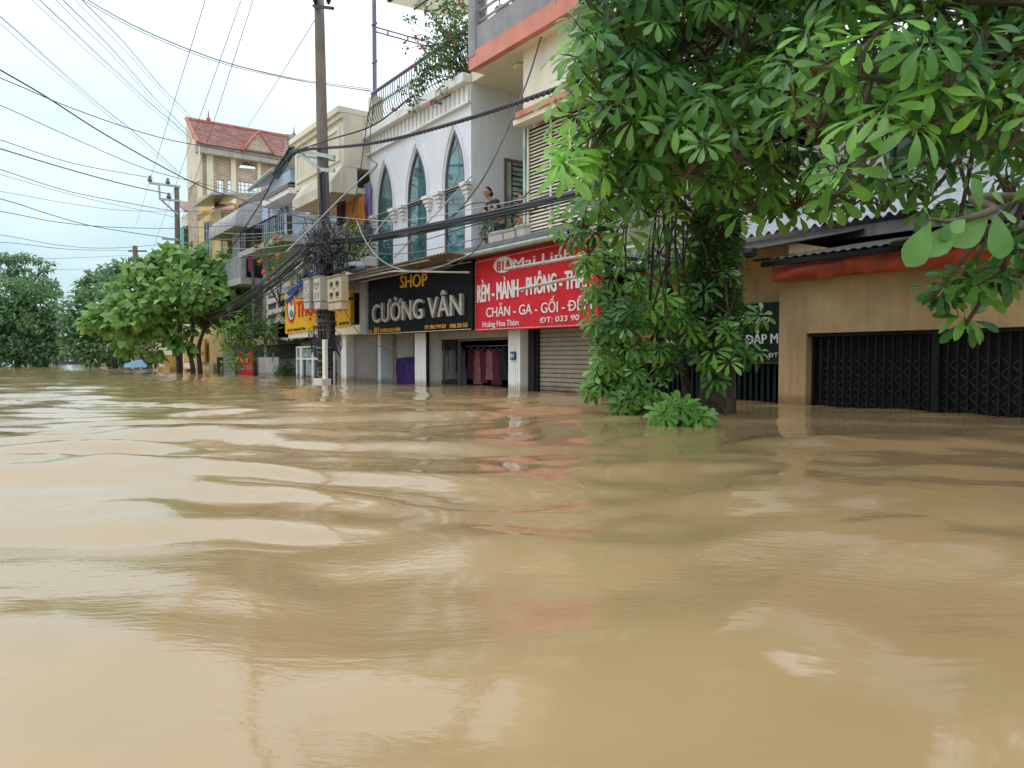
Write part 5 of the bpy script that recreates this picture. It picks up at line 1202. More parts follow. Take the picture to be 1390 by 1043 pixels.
# creeper and fern coat on the trunk
cf = Leaves(); tv, tq = leaf_template(LANCE, .2, .4, .2); n = 5200
u = g.random(n); idx = np.array([[*p] for p in smooth_pts([at(972, 470, d0), at(968, 410, d0), at(967, 350, d0), at(972, 290, d0), at(976, 225, d0)], 8)])
ki = u * (len(idx) - 1.001); k0 = ki.astype(int); fr_ = (ki - k0)[:, None]; P = idx[k0] * (1 - fr_) + idx[k0 + 1] * fr_
an = g.uniform(0, 6.28, n); rad = g.uniform(.14, .30, n) * (.62 + .5 * np.sin(u * 3.1) ** .7)
D_ = np.stack([np.cos(an), np.sin(an), g.normal(-.3, .4, n)], -1); P = P + np.stack([np.cos(an), np.sin(an), np.zeros(n)], -1) * rad[:, None]
X3 = D_ / np.linalg.norm(D_, axis=1, keepdims=True); r_ = g.normal(size=(n, 3)); Yv = np.cross(r_, X3); Yv /= np.linalg.norm(Yv, axis=1, keepdims=True); M3 = np.stack([X3, Yv, np.cross(X3, Yv)], -1)
cf.put(tv, tq, M3, P, g.uniform(.07, .14, n), g.beta(1.3, 4, n)); cf.build('climbing_fern', 'leaf_fine', tree)
# crown: clumps placed in the place, each a limb with whorls at its twig ends
def crown(treeobj, rootfn, clumps, seed, name='crown', size=(.16, .205), leafm='leaf_milkwood', tint0=.34, twigm='twig', nl=(6, 9), rt=.03):
    g = np.random.default_rng(seed); Lv = Leaves(); mb = MB()
    for (c, r, n) in clumps:
        c = Vector(c); n = int(n)
        P = g.normal(size=(n, 3)); P /= np.linalg.norm(P, axis=1, keepdims=True); P *= (g.random((n, 1)) ** .45) * r * np.array([1, 1, .85])
        ax = P / r * .6 + np.array([-.25, 0, .62]) + g.normal(0, .2, (n, 3)) - np.array([FWD.x, FWD.y, 0]) * .55; C = P + np.array(c)
        age = tint0 + g.normal(0, .12) + g.normal(0, .14, n) + (g.random(n) < .16) * g.uniform(.15, .55, n)
        whorls(Lv, C, ax, g.uniform(size[0] * .85, size[1] * 1.08, n), g, age, nl)
        low = c - Vector((0, 0, r * .55)); root = rootfn(c)
        branches(mb, root, [low], g, rt, .014, n=6, sides=6)
        branches(mb, low, [C[i] - ax[i] / np.linalg.norm(ax[i]) * .01 for i in range(n)], g, .012, .004, n=3, sides=4)
    Lv.build(name, leafm, treeobj); mb.build('twigs', twigm, treeobj)
cl = []
tipsA = [at(950, 40, d0 - .3), at(975, 250, d0), at(968, 140, d0 - .1), at(860, 120, d0 - .8), at(1090, 60, d0 - .8)]
for px in range(795, 1130, 48):
    for py in range(-330, 262, 52):
        for lay in range(2):
            x, y = px + g.uniform(-26, 26), py + g.uniform(-26, 26)
            if lay == 0: d = g.uniform(4.9, 6.4)
            else: d = g.uniform(6.6, 9.2)
            if y > 185 and 900 < x < 1060 and g.random() < .3: continue
            if y > 120 and 830 < x < 905 and g.random() < .4: continue
            if y < 0 and g.random() < .25: continue
            left = 775 + (18 if y > 60 else 0); 
            if x - 1000 * .42 / d < left - 38: x = left - 38 + 1000 * .42 / d + g.uniform(0, 25)
            cl.append((at(x, y, d), .44, g.integers(7, 12) if lay == 0 else g.integers(3, 7)))
cl += [(at(790, 285, 6.3), .28, 6), (at(800, 320, 6.4), .3, 7), (at(835, 300, 6.2), .25, 4), (at(1045, 285, 6.2), .2, 4), (at(900, 330, 8.8), .3, 4), (at(1160, 250, 6), .3, 5)]
crown(tree, lambda c: min(tipsA, key=lambda t: (t - c).length), cl, 31)
# yellow-green young shoots at the left edge of the crown
cl = [(at(772, 140, 5.2), .17, 5), (at(768, 195, 5.0), .14, 4), (at(770, 235, 4.9), .12, 3), (at(790, 70, 5.4), .22, 5), (at(800, 215, 5.2), .14, 3)]
crown(tree, lambda c: at(840, c.z * 0 + 180, 6), cl, 34, name='young_shoots', tint0=.85, rt=.012)
# ---- leafy saplings growing out of the water at its foot
sb = onZ(858, 560, 0)
sap = thing('milkwood_sapling', 'dense leafy milkwood sapling rising from the water in front of the red sign', 'tree', (sb.x, sb.y, -1.5))
ds = (sb - CAM).dot(FWD)
stems = [at(862, 560, ds), at(845, 470, ds), at(880, 470, ds), at(835, 400, ds), at(905, 420, ds)]
MB().tube([(sb.x, sb.y, -1.5), stems[0], stems[1], stems[3], at(815, 330, ds)], [.04, .035, .028, .022, .012], 7).tube([(sb.x + .05, sb.y - .05, -1.5), stems[0] + Vector((.06, -.06, 0)), stems[2], stems[4], at(930, 380, ds)], [.035, .03, .025, .02, .01], 7).build('stem', 'bark', sap, smooth=True)
cl = []
for (x, y, r, n, dd) in ((880, 345, .22, 6, .2), (912, 365, .2, 5, .3), (795, 350, .20, 6, -.3), (830, 345, .26, 8, 0), (868, 380, .30, 10, -.3), (810, 395, .28, 10, 0), (845, 425, .32, 12, -.4), (900, 410, .30, 11, -.3), (815, 450, .32, 13, -.1), (870, 460, .34, 13, -.3), (925, 440, .30, 10, -.1), (815, 500, .28, 11, -.1), (858, 510, .34, 13, -.2), (905, 490, .30, 10, 0), (845, 540, .20, 8, -.2), (800, 520, .15, 5, 0), (870, 545, .2, 6, -.2), (935, 400, .22, 6, 0), (905, 545, .2, 5, 0), (885, 430, .3, 8, .4), (840, 470, .3, 8, .5), (950, 470, .24, 6, 0)):
    cl.append((at(x, y, ds + dd), r, int(n * 1.25)))
crown(sap, lambda c: min(stems, key=lambda t: (t - c).length), cl, 37, size=(.13, .18), tint0=.40, rt=.012)
sb2 = onZ(990, 560, 0); 
sp2 = thing('milkwood_sapling', 'thin milkwood sapling with open whorls in front of the dark green sign', 'tree', (sb2.x, sb2.y, -1.5)); ds2 = d0 - .45
st2 = [at(985, 556, ds2), at(975, 480, ds2), at(990, 430, ds2)]
MB().tube([(sb2.x, sb2.y, -1.5), st2[0], st2[1], st2[2], at(1000, 380, ds2)], [.03, .025, .02, .015, .008], 6).build('stem', 'bark', sp2)
cl = [(at(x, y, ds2 + dd), r, n) for x, y, r, n, dd in ((985, 375, .16, 4, 0), (1022, 425, .16, 4, 0), (960, 400, .15, 3, 0), (1000, 470, .22, 6, -.1), (975, 490, .2, 6, -.1), (1020, 485, .16, 3, 0), (985, 445, .2, 5, 0), (955, 440, .2, 4, 0), (975, 515, .13, 3, 0))]
crown(sp2, lambda c: min(st2, key=lambda t: (t - c).length), cl, 38, size=(.14, .19), tint0=.36, rt=.01)
sb3 = onZ(925, 580, 0)
sp3 = thing('milkwood_shoot', 'low cluster of bright whorls touching the water surface before the trunk', 'plant', (sb3.x, sb3.y, -1.5)); ds3 = (sb3 - CAM).dot(FWD)
st3 = [at(925, 586, ds3)]
MB().tube([(sb3.x, sb3.y, -1.5), st3[0], at(920, 560, ds3)], [.02, .016, .01], 6).build('stem', 'bark', sp3)
cl = [(at(x, y, ds3 + dd), r, n) for x, y, r, n, dd in ((900, 565, .13, 5, 0), (925, 555, .13, 5, .05), (952, 566, .12, 5, 0), (915, 548, .1, 4, .1), (940, 560, .14, 4, .15))]
crown(sp3, lambda c: st3[0], cl, 39, size=(.14, .18), tint0=.52, rt=.008)
# ---- second tree, its trunk to the right of the picture; its crown comes over the garage
TB2 = Vector((6.6, .3, -1.5)); tree2 = thing('milkwood_tree', 'near milkwood tree whose large whorled leaves fill the top right corner', 'tree', TB2)
t2 = [TB2, TB2 + Vector((0, .05, 2)), TB2 + Vector((-.1, .2, 3.6)), TB2 + Vector((-.4, .5, 5.2)), TB2 + Vector((-.7, .9, 7))]
MB().tube(smooth_pts(t2, 5), [.24 - .006 * i for i in range(21)], 14).build('trunk', 'bark', tree2, smooth=True)
cl = []
for px in range(1120, 1560, 62):
    for py in range(-330, 215, 62):
        x, y = px + g.uniform(-32, 32), py + g.uniform(-32, 32)
        d = g.uniform(3.0, 4.2)
        if not (y < 0 and g.random() < .25): cl.append((at(x, y, d), .27, g.integers(5, 8)))
        x, y = px + g.uniform(-32, 32), py + g.uniform(-32, 32)
        cl.append((at(x, y, g.uniform(4.8, 6.6)), .42, g.integers(5, 8)))
cl += [(at(1300, 285, 5.2), .25, 4), (at(1200, 262, 5.5), .25, 4), (at(1345, 300, 5.4), .25, 5), (at(1120, 270, 5.6), .2, 3), (at(1255, 240, 5.0), .3, 6), (at(1375, 240, 5.0), .3, 6)]
roots2 = [Vector(t2[2]), Vector(t2[3]), at(1330, 60, 5.0), at(1250, -150, 5.2), at(1180, 40, 5.6)]
mb = MB()
for q in roots2[2:]: mb.tube(smooth_pts([Vector(t2[3]), (Vector(t2[3]) + q) / 2 + Vector((0, 0, .3)), q], 5), [.08 - .004 * i for i in range(11)], 8)
mb.build('limbs', 'bark', tree2, smooth=True)
crown(tree2, lambda c: min(roots2, key=lambda t: (t - c).length), cl, 41, size=(.125, .165), tint0=.32, rt=.02)
cl = [(at(1290, 385, 4.6), .14, 4), (at(1330, 375, 4.5), .13, 3), (at(1262, 400, 4.6), .07, 2), (at(1355, 380, 4.5), .12, 3), (at(1310, 435, 4.6), .06, 2), (at(1385, 350, 4.3), .2, 4)]
crown(tree2, lambda c: at(1400, 250, 4.6), cl, 43, name='low_bough', size=(.13, .17), tint0=.22, rt=.012)
# hanging aerial roots and dead twigs in the middle of the crown
mb = MB(); gg = random.Random(3)
for i in range(18):
    x = gg.uniform(845, 925); a = at(x, gg.uniform(190, 290), gg.uniform(7.6, 8.6)); b = at(x + gg.uniform(-45, 45), gg.uniform(330, 440), gg.uniform(7.6, 8.6)); m_ = (a + b) / 2 + Vector((gg.uniform(-.15, .15), gg.uniform(-.15, .15), gg.uniform(-.1, .1)))
    mb.tube(smooth_pts([a, m_, b], 5), [gg.uniform(.005, .016)] * 11, 5)
mb.build('hanging_roots', 'twig_dark', tree, smooth=True)
# ---- broad round leaves of another tree reaching in at the right edge
TB3 = Vector((4.6, -.6, -1.5)); tr3 = thing('almond_tree', 'branch with large round pale green leaves reaching in at the right edge', 'tree', TB3)
j0 = at(1395, 268, 2.6)
MB().tube([TB3, TB3 + Vector((0, .1, 1.6)), TB3 + Vector((-.1, .3, 2.6)), TB3 + Vector((-.1, .5, 3.6))], [.07, .06, .05, .03], 8).build('trunk', 'bark', tr3, smooth=True)
twp = [TB3 + Vector((-.1, .3, 2.6)), j0, at(1350, 285, 2.5), at(1300, 300, 2.45), at(1262, 298, 2.4)]
MB().tube(smooth_pts(twp, 5), [.022 - .0008 * i for i in range(21)], 6).build('branch', 'twig', tr3, smooth=True)
Lr = Leaves(); tv, tq = leaf_template(ROUND, .18, .18, .05)
def big_leaf(bp, tip, size_px, d, roll, tint):
    p = at(*bp, d); q = at(*tip, d - .05); X = (q - p); S_ = X.length; X.normalize(); N = (-FWD * .8 + Vector((0, 0, 1)) * .45 + RGT * roll); N = (N - X * N.dot(X)).normalized(); Y_ = N.cross(X)
    M3 = np.array([[X.x, Y_.x, N.x], [X.y, Y_.y, N.y], [X.z, Y_.z, N.z]])[None]
    Lr.put(tv, tq, M3, np.array([list(p)]), np.array([S_]), np.array([tint]))
for bp, tp_, d, roll, ti in (((1264, 300), (1236, 358), 2.4, .2, .75), ((1300, 300), (1262, 343), 2.45, -.2, .7), ((1305, 300), (1283, 322), 2.45, .6, .55), ((1330, 292), (1326, 242), 2.5, .1, .45), ((1350, 286), (1362, 348), 2.5, -.1, .55), ((1345, 285), (1300, 330), 2.52, .3, .8),
                       ((1262, 298), (1258, 283), 2.4, .1, .8), ((1275, 298), (1287, 285), 2.4, .3, .5), ((1372, 276), (1400, 250), 2.55, .3, .5), ((1365, 280), (1352, 262), 2.55, -.4, .8), ((1310, 298), (1296, 312), 2.4, .2, .9), ((1355, 284), (1380, 300), 2.55, .2, .6)):
    big_leaf(bp, tp_, 0, d, roll, ti)
Lr.build('leaves', 'leaf_round', tr3)

# ---- trees and plants further off
def blob_tree(name, label, base, clumps, trunkpts, leafm, prof, size, dens, seed, tint0=.4, group=None, trunk_r=.2, droop=.3, flat=.8, extra=None, cat='tree', up=.6, stems=None):
    """clumps: (centre, radius); leaves scattered on and inside each clump, thinner towards the middle"""
    g = np.random.default_rng(seed); t = thing(name, label, cat, base, group)
    Lv = Leaves(); tv, tq = leaf_template(prof, .2, droop); mb = MB()
    for (c, r) in clumps:
        n = int(dens * r * r * g.uniform(.8, 1.2)); P = g.normal(size=(n, 3)); P /= np.linalg.norm(P, axis=1, keepdims=True); P *= (g.random((n, 1)) ** .35) * np.array([1, 1, flat]) * r
        P *= (1 + .25 * np.sin(P[:, :1] / r * 5 + P[:, 2:3] / r * 4 + c[0]))
        D_ = P / r + g.normal(0, .55, (n, 3)) + np.array([0, 0, -.15]); X3 = D_ / np.linalg.norm(D_, axis=1, keepdims=True)
        N = np.array([0, 0, up]) + P / r * .6 + g.normal(0, .45, (n, 3)) - np.array([FWD.x, FWD.y, 0]) * .2; Yv = np.cross(N, X3); Yv /= np.linalg.norm(Yv, axis=1, keepdims=True)
        M3 = np.stack([X3, Yv, np.cross(X3, Yv)], -1); ti = tint0 + g.normal(0, .10) + g.normal(0, .14, n)
        Lv.put(tv, tq, M3, P + np.array(c), g.uniform(size * .6, size * 1.2, n), ti)
    Lv.build('crown', leafm, t)
    b = Vector(base)
    for st in (stems or [trunkpts]):
        pts = smooth_pts([Vector(p) for p in st], 4); mb.tube(pts, [trunk_r * (1 - .7 * i / len(pts)) for i in range(len(pts))], 8)
        top = pts[-1]
    mb.build('trunk', 'bark', t, smooth=True); mb = MB()
    for (c, r) in clumps:
        st = min((stems or [trunkpts]), key=lambda s_: (Vector(s_[-1]) - Vector(c)).length); branches(mb, Vector(st[-1]) - Vector((0, 0, .2)), [Vector(c)], g, trunk_r * .35, trunk_r * .1, n=4)
    mb.build('limbs', 'bark', t)
    return t
# broad leaved tree
bd = 33.0; bb = onZ(262, 507.6, 0)
def A(x, y, dd=0): return at(x, y, bd + dd)
cl = [(A(x, y, dd), r) for x, y, r, dd in ((205, 372, .9, 0), (180, 395, .9, -.5), (160, 420, .9, 0), (145, 437, .6, 0), (230, 360, 1.0, 0), (265, 365, 1.0, .5), (300, 375, 1.0, 0), (325, 395, .9, 0), (250, 395, 1.2, -1), (215, 410, 1.1, -1), (285, 405, 1.2, -1), (190, 425, 1.0, -1), (240, 430, 1.1, 0), (170, 448, .8, 0), (305, 420, .9, 0), (330, 370, .6, .5), (195, 450, .8, .5), (225, 455, .7, 0), (340, 405, .5, 0), (135, 430, .5, 0), (330, 440, .5, .5), (120, 440, .4, 0), (340, 385, .6, .5), (345, 425, .4, .3), (318, 436, .7, .4), (175, 470, .6, 1), (265, 350, .7, 0), (235, 340, .4, 0), (315, 352, .5, .5), (210, 352, .5, 0), (285, 440, .7, .8), (250, 470, .5, 0), (205, 478, .45, 0))]
blob_tree('broad_leaved_tree', 'spreading tree with big bright green leaves standing in the water under the brick house', (bb.x, bb.y, -1.5), cl, None, 'leaf_broad', HEART, .37, 165, 51, tint0=.48, trunk_r=.13, droop=.25, flat=.75,
          stems=[[(bb.x, bb.y, -1.5), A(262, 505), A(258, 475), A(262, 440), A(240, 405)], [(bb.x + .3, bb.y, -1.5), A(272, 506), A(270, 470), A(285, 430), A(300, 400)], [(bb.x - .6, bb.y, -1.5), A(243, 505), A(240, 480), A(225, 450), A(200, 415)]])
# small tree with drooping leaves
sd_ = 27.0; sb4 = at(345, 511, sd_)
B_ = lambda x, y, dd=0: at(x, y, sd_ + dd)
cl = [(B_(x, y, dd), r) for x, y, r, dd in ((325, 440, .5, 0), (345, 430, .45, 0), (355, 445, .45, 0), (310, 450, .4, 0), (365, 452, .35, 0), (330, 462, .35, 0), (345, 465, .4, 0), (315, 472, .35, 0), (322, 486, .35, 0), (308, 492, .2, 0), (342, 480, .3, 0), (365, 470, .25, 0), (300, 462, .2, 0))]
blob_tree('young_tree', 'small slender tree with drooping light leaves left of the dark window', (sb4.x, sb4.y, -1.5), cl, [(sb4.x, sb4.y, -1.5), B_(345, 508), B_(347, 480), B_(346, 450)], 'leaf_fine', LANCE, .33, 260, 52, tint0=.62, trunk_r=.05, droop=.5)
# tree behind the broad leaved one
far = lambda x, y, d: at(x, y, d)
def far_tree(label, spec, d, seed, size, dens, tint0, leafm='leaf_far', name='shade_tree', tr=.25, tx=None, flat=.75):
    cl = [(far(x, y, d + dd), r * d / 1000) for x, y, r, dd in spec]; xb = tx if tx else sum(s_[0] for s_ in spec) / len(spec); b = far(xb, 487 + 680 / d, d)
    return blob_tree(name, label, (b.x, b.y, -1.5), cl, [(b.x, b.y, -1.5), far(xb, 487 + 680 / d - 4, d), far(xb + 3, 450, d), far(xb, 420, d)], leafm, SIMPLE, size, dens, seed, tint0=tint0, group='trees along the flooded street', trunk_r=tr, flat=flat)
far_tree('dark rounded tree low behind the left side of the broad leaved tree', [(x, y, r, dd) for x, y, r, dd in ((108, 405, 18, 0), (98, 430, 16, 0), (95, 455, 14, 0), (100, 478, 12, 0), (240, 450, 22, 0), (255, 478, 18, 0), (115, 420, 22, 0), (135, 400, 20, 0), (150, 385, 18, 3), (105, 440, 18, 0), (125, 450, 25, 0), (155, 440, 25, 0), (110, 470, 20, 0), (140, 475, 25, 0), (175, 465, 25, 0), (200, 470, 22, 0), (180, 440, 22, 2), (220, 460, 22, 0), (125, 485, 14, 0), (165, 486, 14, 0), (205, 488, 12, 0), (235, 480, 16, 0))], 52, 61, .42, 230, .36, 'leaf_far_dark')
far_tree('pale hazy tree crown rising between the street gap and the broad leaved tree', [(130, 378, 16, 0), (150, 368, 14, 0), (170, 360, 14, 0), (112, 385, 9, 0), (120, 395, 12, 0), (165, 380, 16, 0), (188, 370, 15, 0), (145, 400, 20, 0)], 66, 62, .5, 230, .5, 'leaf_far', flat=.5)
far_tree('large dark tree filling the lower left edge beside the street', [(x, y, r, dd) for x, y, r, dd in ((10, 400, 30, 0), (40, 395, 26, 0), (60, 410, 20, 0), (0, 430, 35, 0), (35, 430, 35, 0), (60, 440, 26, 0), (15, 465, 35, 0), (50, 470, 28, 0), (70, 465, 18, 0), (-25, 420, 40, 0), (-30, 460, 40, 0), (82, 480, 14, 0), (74, 440, 14, 0), (68, 425, 12, 0), (78, 462, 12, 0), (55, 488, 14, 0), (-70, 440, 45, 0), (-120, 450, 45, 0), (20, 488, 14, 0))], 58, 63, .42, 230, .36, 'leaf_far_dark')
far_tree('tall tree with flat layered boughs at the left edge above the dark tree', [(x, y, r, dd) for x, y, r, dd in ((10, 352, 16, 0), (35, 350, 14, 0), (55, 356, 9, 0), (25, 365, 14, 0), (5, 375, 20, 0), (45, 375, 12, 0), (65, 382, 9, 0), (55, 390, 12, 0), (75, 388, 6, 0), (62, 366, 8, 0), (80, 400, 5, 0), (60, 400, 14, 0), (-20, 360, 20, 0), (-40, 380, 30, 0), (30, 385, 18, 0), (0, 489, 12, 0), (-30, 489, 14, 0), (40, 489, 10, 0), (72, 358, 4, 0), (78, 397, 5, 0), (-80, 380, 34, 0), (-120, 395, 35, 0))], 64, 64, .36, 260, .42, 'leaf_far', flat=.42)
far_tree('far tree closing the end of the street left of the boat', [(70, 478, 14, 0), (60, 465, 16, 0), (82, 487, 8, 0), (45, 480, 16, 0)], 95, 65, .6, 160, .4, 'leaf_far')
far_tree('far tree closing the end of the street right of the boat', [(118, 478, 14, 0), (130, 470, 16, 0), (112, 487, 8, 0), (140, 482, 14, 0)], 95, 66, .6, 160, .42, 'leaf_far')
# more street trees outside the picture on the left, which the water mirrors
for i, (x, y, sc) in enumerate(((-9, 52, 1.1), (-10, 41, 1.0), (-9.5, 31, 1.2))):
    cs = [(Vector((x + g.uniform(-2.4, 2.4), y + g.uniform(-2.4, 2.4), g.uniform(1.5, 6) * sc)), g.uniform(1.1, 1.9)) for _ in range(16)]
    blob_tree('shade_tree', ['nearest', 'middle', 'farthest'][2 - i] + ' street tree on the left bank beyond the picture edge', (x, y, -1.5), cs, [(x, y, -1.5), (x, y, 1.5), (x + .2, y, 3.5)], 'leaf_far_dark', SIMPLE, .4, 110, 70 + i, tint0=.38, group='trees along the flooded street', trunk_r=.25)

# balcony plants
def plant(name, label, clumps, leafm, size, dens, seed, tint0=.45, prof=LANCE, flowers=None, fm='flower_pink', fr=.04, stem=None, cat='plant', group=None, flat=.9):
    g = np.random.default_rng(seed); lo = min(clumps, key=lambda c: c[0].z)[0]; t = thing(name, label, cat, stem or lo - Vector((0, 0, clumps[0][1])), group)
    Lv = Leaves(); tv, tq = leaf_template(prof, .2, .3)
    for (c, r) in clumps:
        n = max(6, int(dens * r * r)); P = g.normal(size=(n, 3)); P /= np.linalg.norm(P, axis=1, keepdims=True); P *= g.random((n, 1)) ** .5 * r * np.array([1, 1, flat])
        D_ = P / r + g.normal(0, .7, (n, 3)); X3 = D_ / np.linalg.norm(D_, axis=1, keepdims=True); N = np.array([0, 0, .7]) + g.normal(0, .6, (n, 3)); Yv = np.cross(N, X3); Yv /= np.linalg.norm(Yv, axis=1, keepdims=True)
        Lv.put(tv, tq, np.stack([X3, Yv, np.cross(X3, Yv)], -1), P + np.array(c), g.uniform(size * .6, size * 1.2, n), tint0 + g.normal(0, .08) + g.normal(0, .16, n))
    Lv.build('leaves', leafm, t)
    mb = MB(); branches(mb, t.location, [c for c, r in clumps], g, .02, .006, n=4); mb.build('stems', 'twig', t)
    if flowers:
        for i in range(flowers):
            c, r = clumps[g.integers(len(clumps))]; p = Vector(c) + Vector(g.normal(0, .55, 3)) * r - Vector((.5 * r, 0, 0)); mb = MB()
            for k in range(4): mb.ball(p + Vector(g.normal(0, fr * .6, 3)), (fr, fr, fr * .8), 6, 4)
            mb.build('flower', fm, t, smooth=True)
    return t
W_ = lambda x, y, X=9.0: onX(x, y, X)
plant('bougainvillea', 'bougainvillea with magenta flowers spilling over the white terrace railing', [(W_(x, y, X), r) for x, y, r, X in ((613, 45, .45, 9), (600, 62, .4, 8.9), (620, 75, .4, 8.9), (590, 80, .35, 8.9), (605, 95, .35, 8.85), (580, 100, .28, 8.8), (622, 100, .25, 8.9), (565, 120, .22, 8.75), (562, 135, .16, 8.7), (560, 148, .12, 8.65), (592, 140, .10, 8.65), (600, 125, .12, 8.7), (627, 50, .35, 9), (595, 35, .3, 9.1), (635, 35, .3, 9.1), (570, 88, .2, 8.9), (615, 20, .3, 9.3), (578, 62, .18, 9), (565, 50, .14, 9), (560, 25, .14, 9.2), (548, 22, .10, 9.2), (585, 15, .2, 9.3), (553, 66, .10, 9), (545, 125, .12, 8.8), (537, 150, .06, 8.7), (605, 5, .3, 9.4), (630, 5, .3, 9.3), (572, 8, .15, 9.4), (570, 110, .2, 8.8))], 'leaf_fine', .10, 1500, 81, tint0=.25, prof=SIMPLE, flowers=16, fr=.035, stem=(9.3, 14.6, 7.2))
plant('balcony_plant', 'green shrub on the cream balcony right of the cable tangle', [(W_(x, y, 8.5), r) for x, y, r in ((480, 320, .4), (470, 335, .4), (490, 335, .4), (475, 352, .35), (490, 352, .35), (462, 348, .3), (455, 310, .2), (470, 308, .2), (495, 318, .2))], 'leaf_fine', .15, 1100, 82, tint0=.35, stem=(8.5, 20.9, 2.86))
plant('balcony_plant', 'bright green creeper with orange flowers hanging left of the cable bundle', [(W_(x, y, 8.6), r) for x, y, r in ((375, 335, .5), (385, 350, .5), (365, 355, .4), (355, 345, .3), (372, 370, .4), (392, 365, .4), (350, 332, .2), (380, 322, .35), (400, 375, .3), (360, 325, .15))], 'leaf_fine', .16, 750, 83, tint0=.5, flowers=12, fm='flower_orange', fr=.06, stem=(8.7, 26.5, 2.6))
plant('water_side_bush', 'round dark green bush in the water left of the aluminium shop front', [(at(390 + dx, 503 + dy, 27.2), .28) for dx, dy in ((0, 0), (-8, 1), (8, 0), (-4, -5), (5, -5), (0, 6), (12, 4), (-11, 5))], 'leaf_fine', .09, 1500, 84, tint0=.25, prof=SIMPLE, cat='bush')
plant('balcony_plant', 'small creeper on the corner of the white slatted fence', [(W_(x, y, 8.6), r) for x, y, r in ((378, 428, .2), (372, 436, .2), (386, 420, .15), (366, 440, .15))], 'leaf_fine', .12, 700, 85, tint0=.55)
# ------------------------------------------------------------------ people
def skin_mesh(nodes, edges, sub=2):
    names = list(nodes); me = bpy.data.meshes.new('tmp'); me.from_pydata([nodes[k][0] for k in names], [(names.index(a), names.index(b)) for a, b in edges], [])
    o = bpy.data.objects.new('tmp', me); COL.objects.link(o)
    md = o.modifiers.new('s', 'SKIN'); md.use_smooth_shade = True
    for i, k in enumerate(names):
        r = nodes[k][1]; me.skin_vertices[0].data[i].radius = r if isinstance(r, tuple) else (r, r)
    me.skin_vertices[0].data[0].use_root = True
    s_ = o.modifiers.new('u', 'SUBSURF'); s_.levels = sub; s_.render_levels = sub
    dg = bpy.context.evaluated_depsgraph_get(); dg.update(); ev = o.evaluated_get(dg); m = bpy.data.meshes.new_from_object(ev)
    vs = [tuple(v.co) for v in m.vertices]; fs = [tuple(p.vertices) for p in m.polygons]
    bpy.data.objects.remove(o); bpy.data.meshes.remove(me); bpy.data.meshes.remove(m); return vs, fs
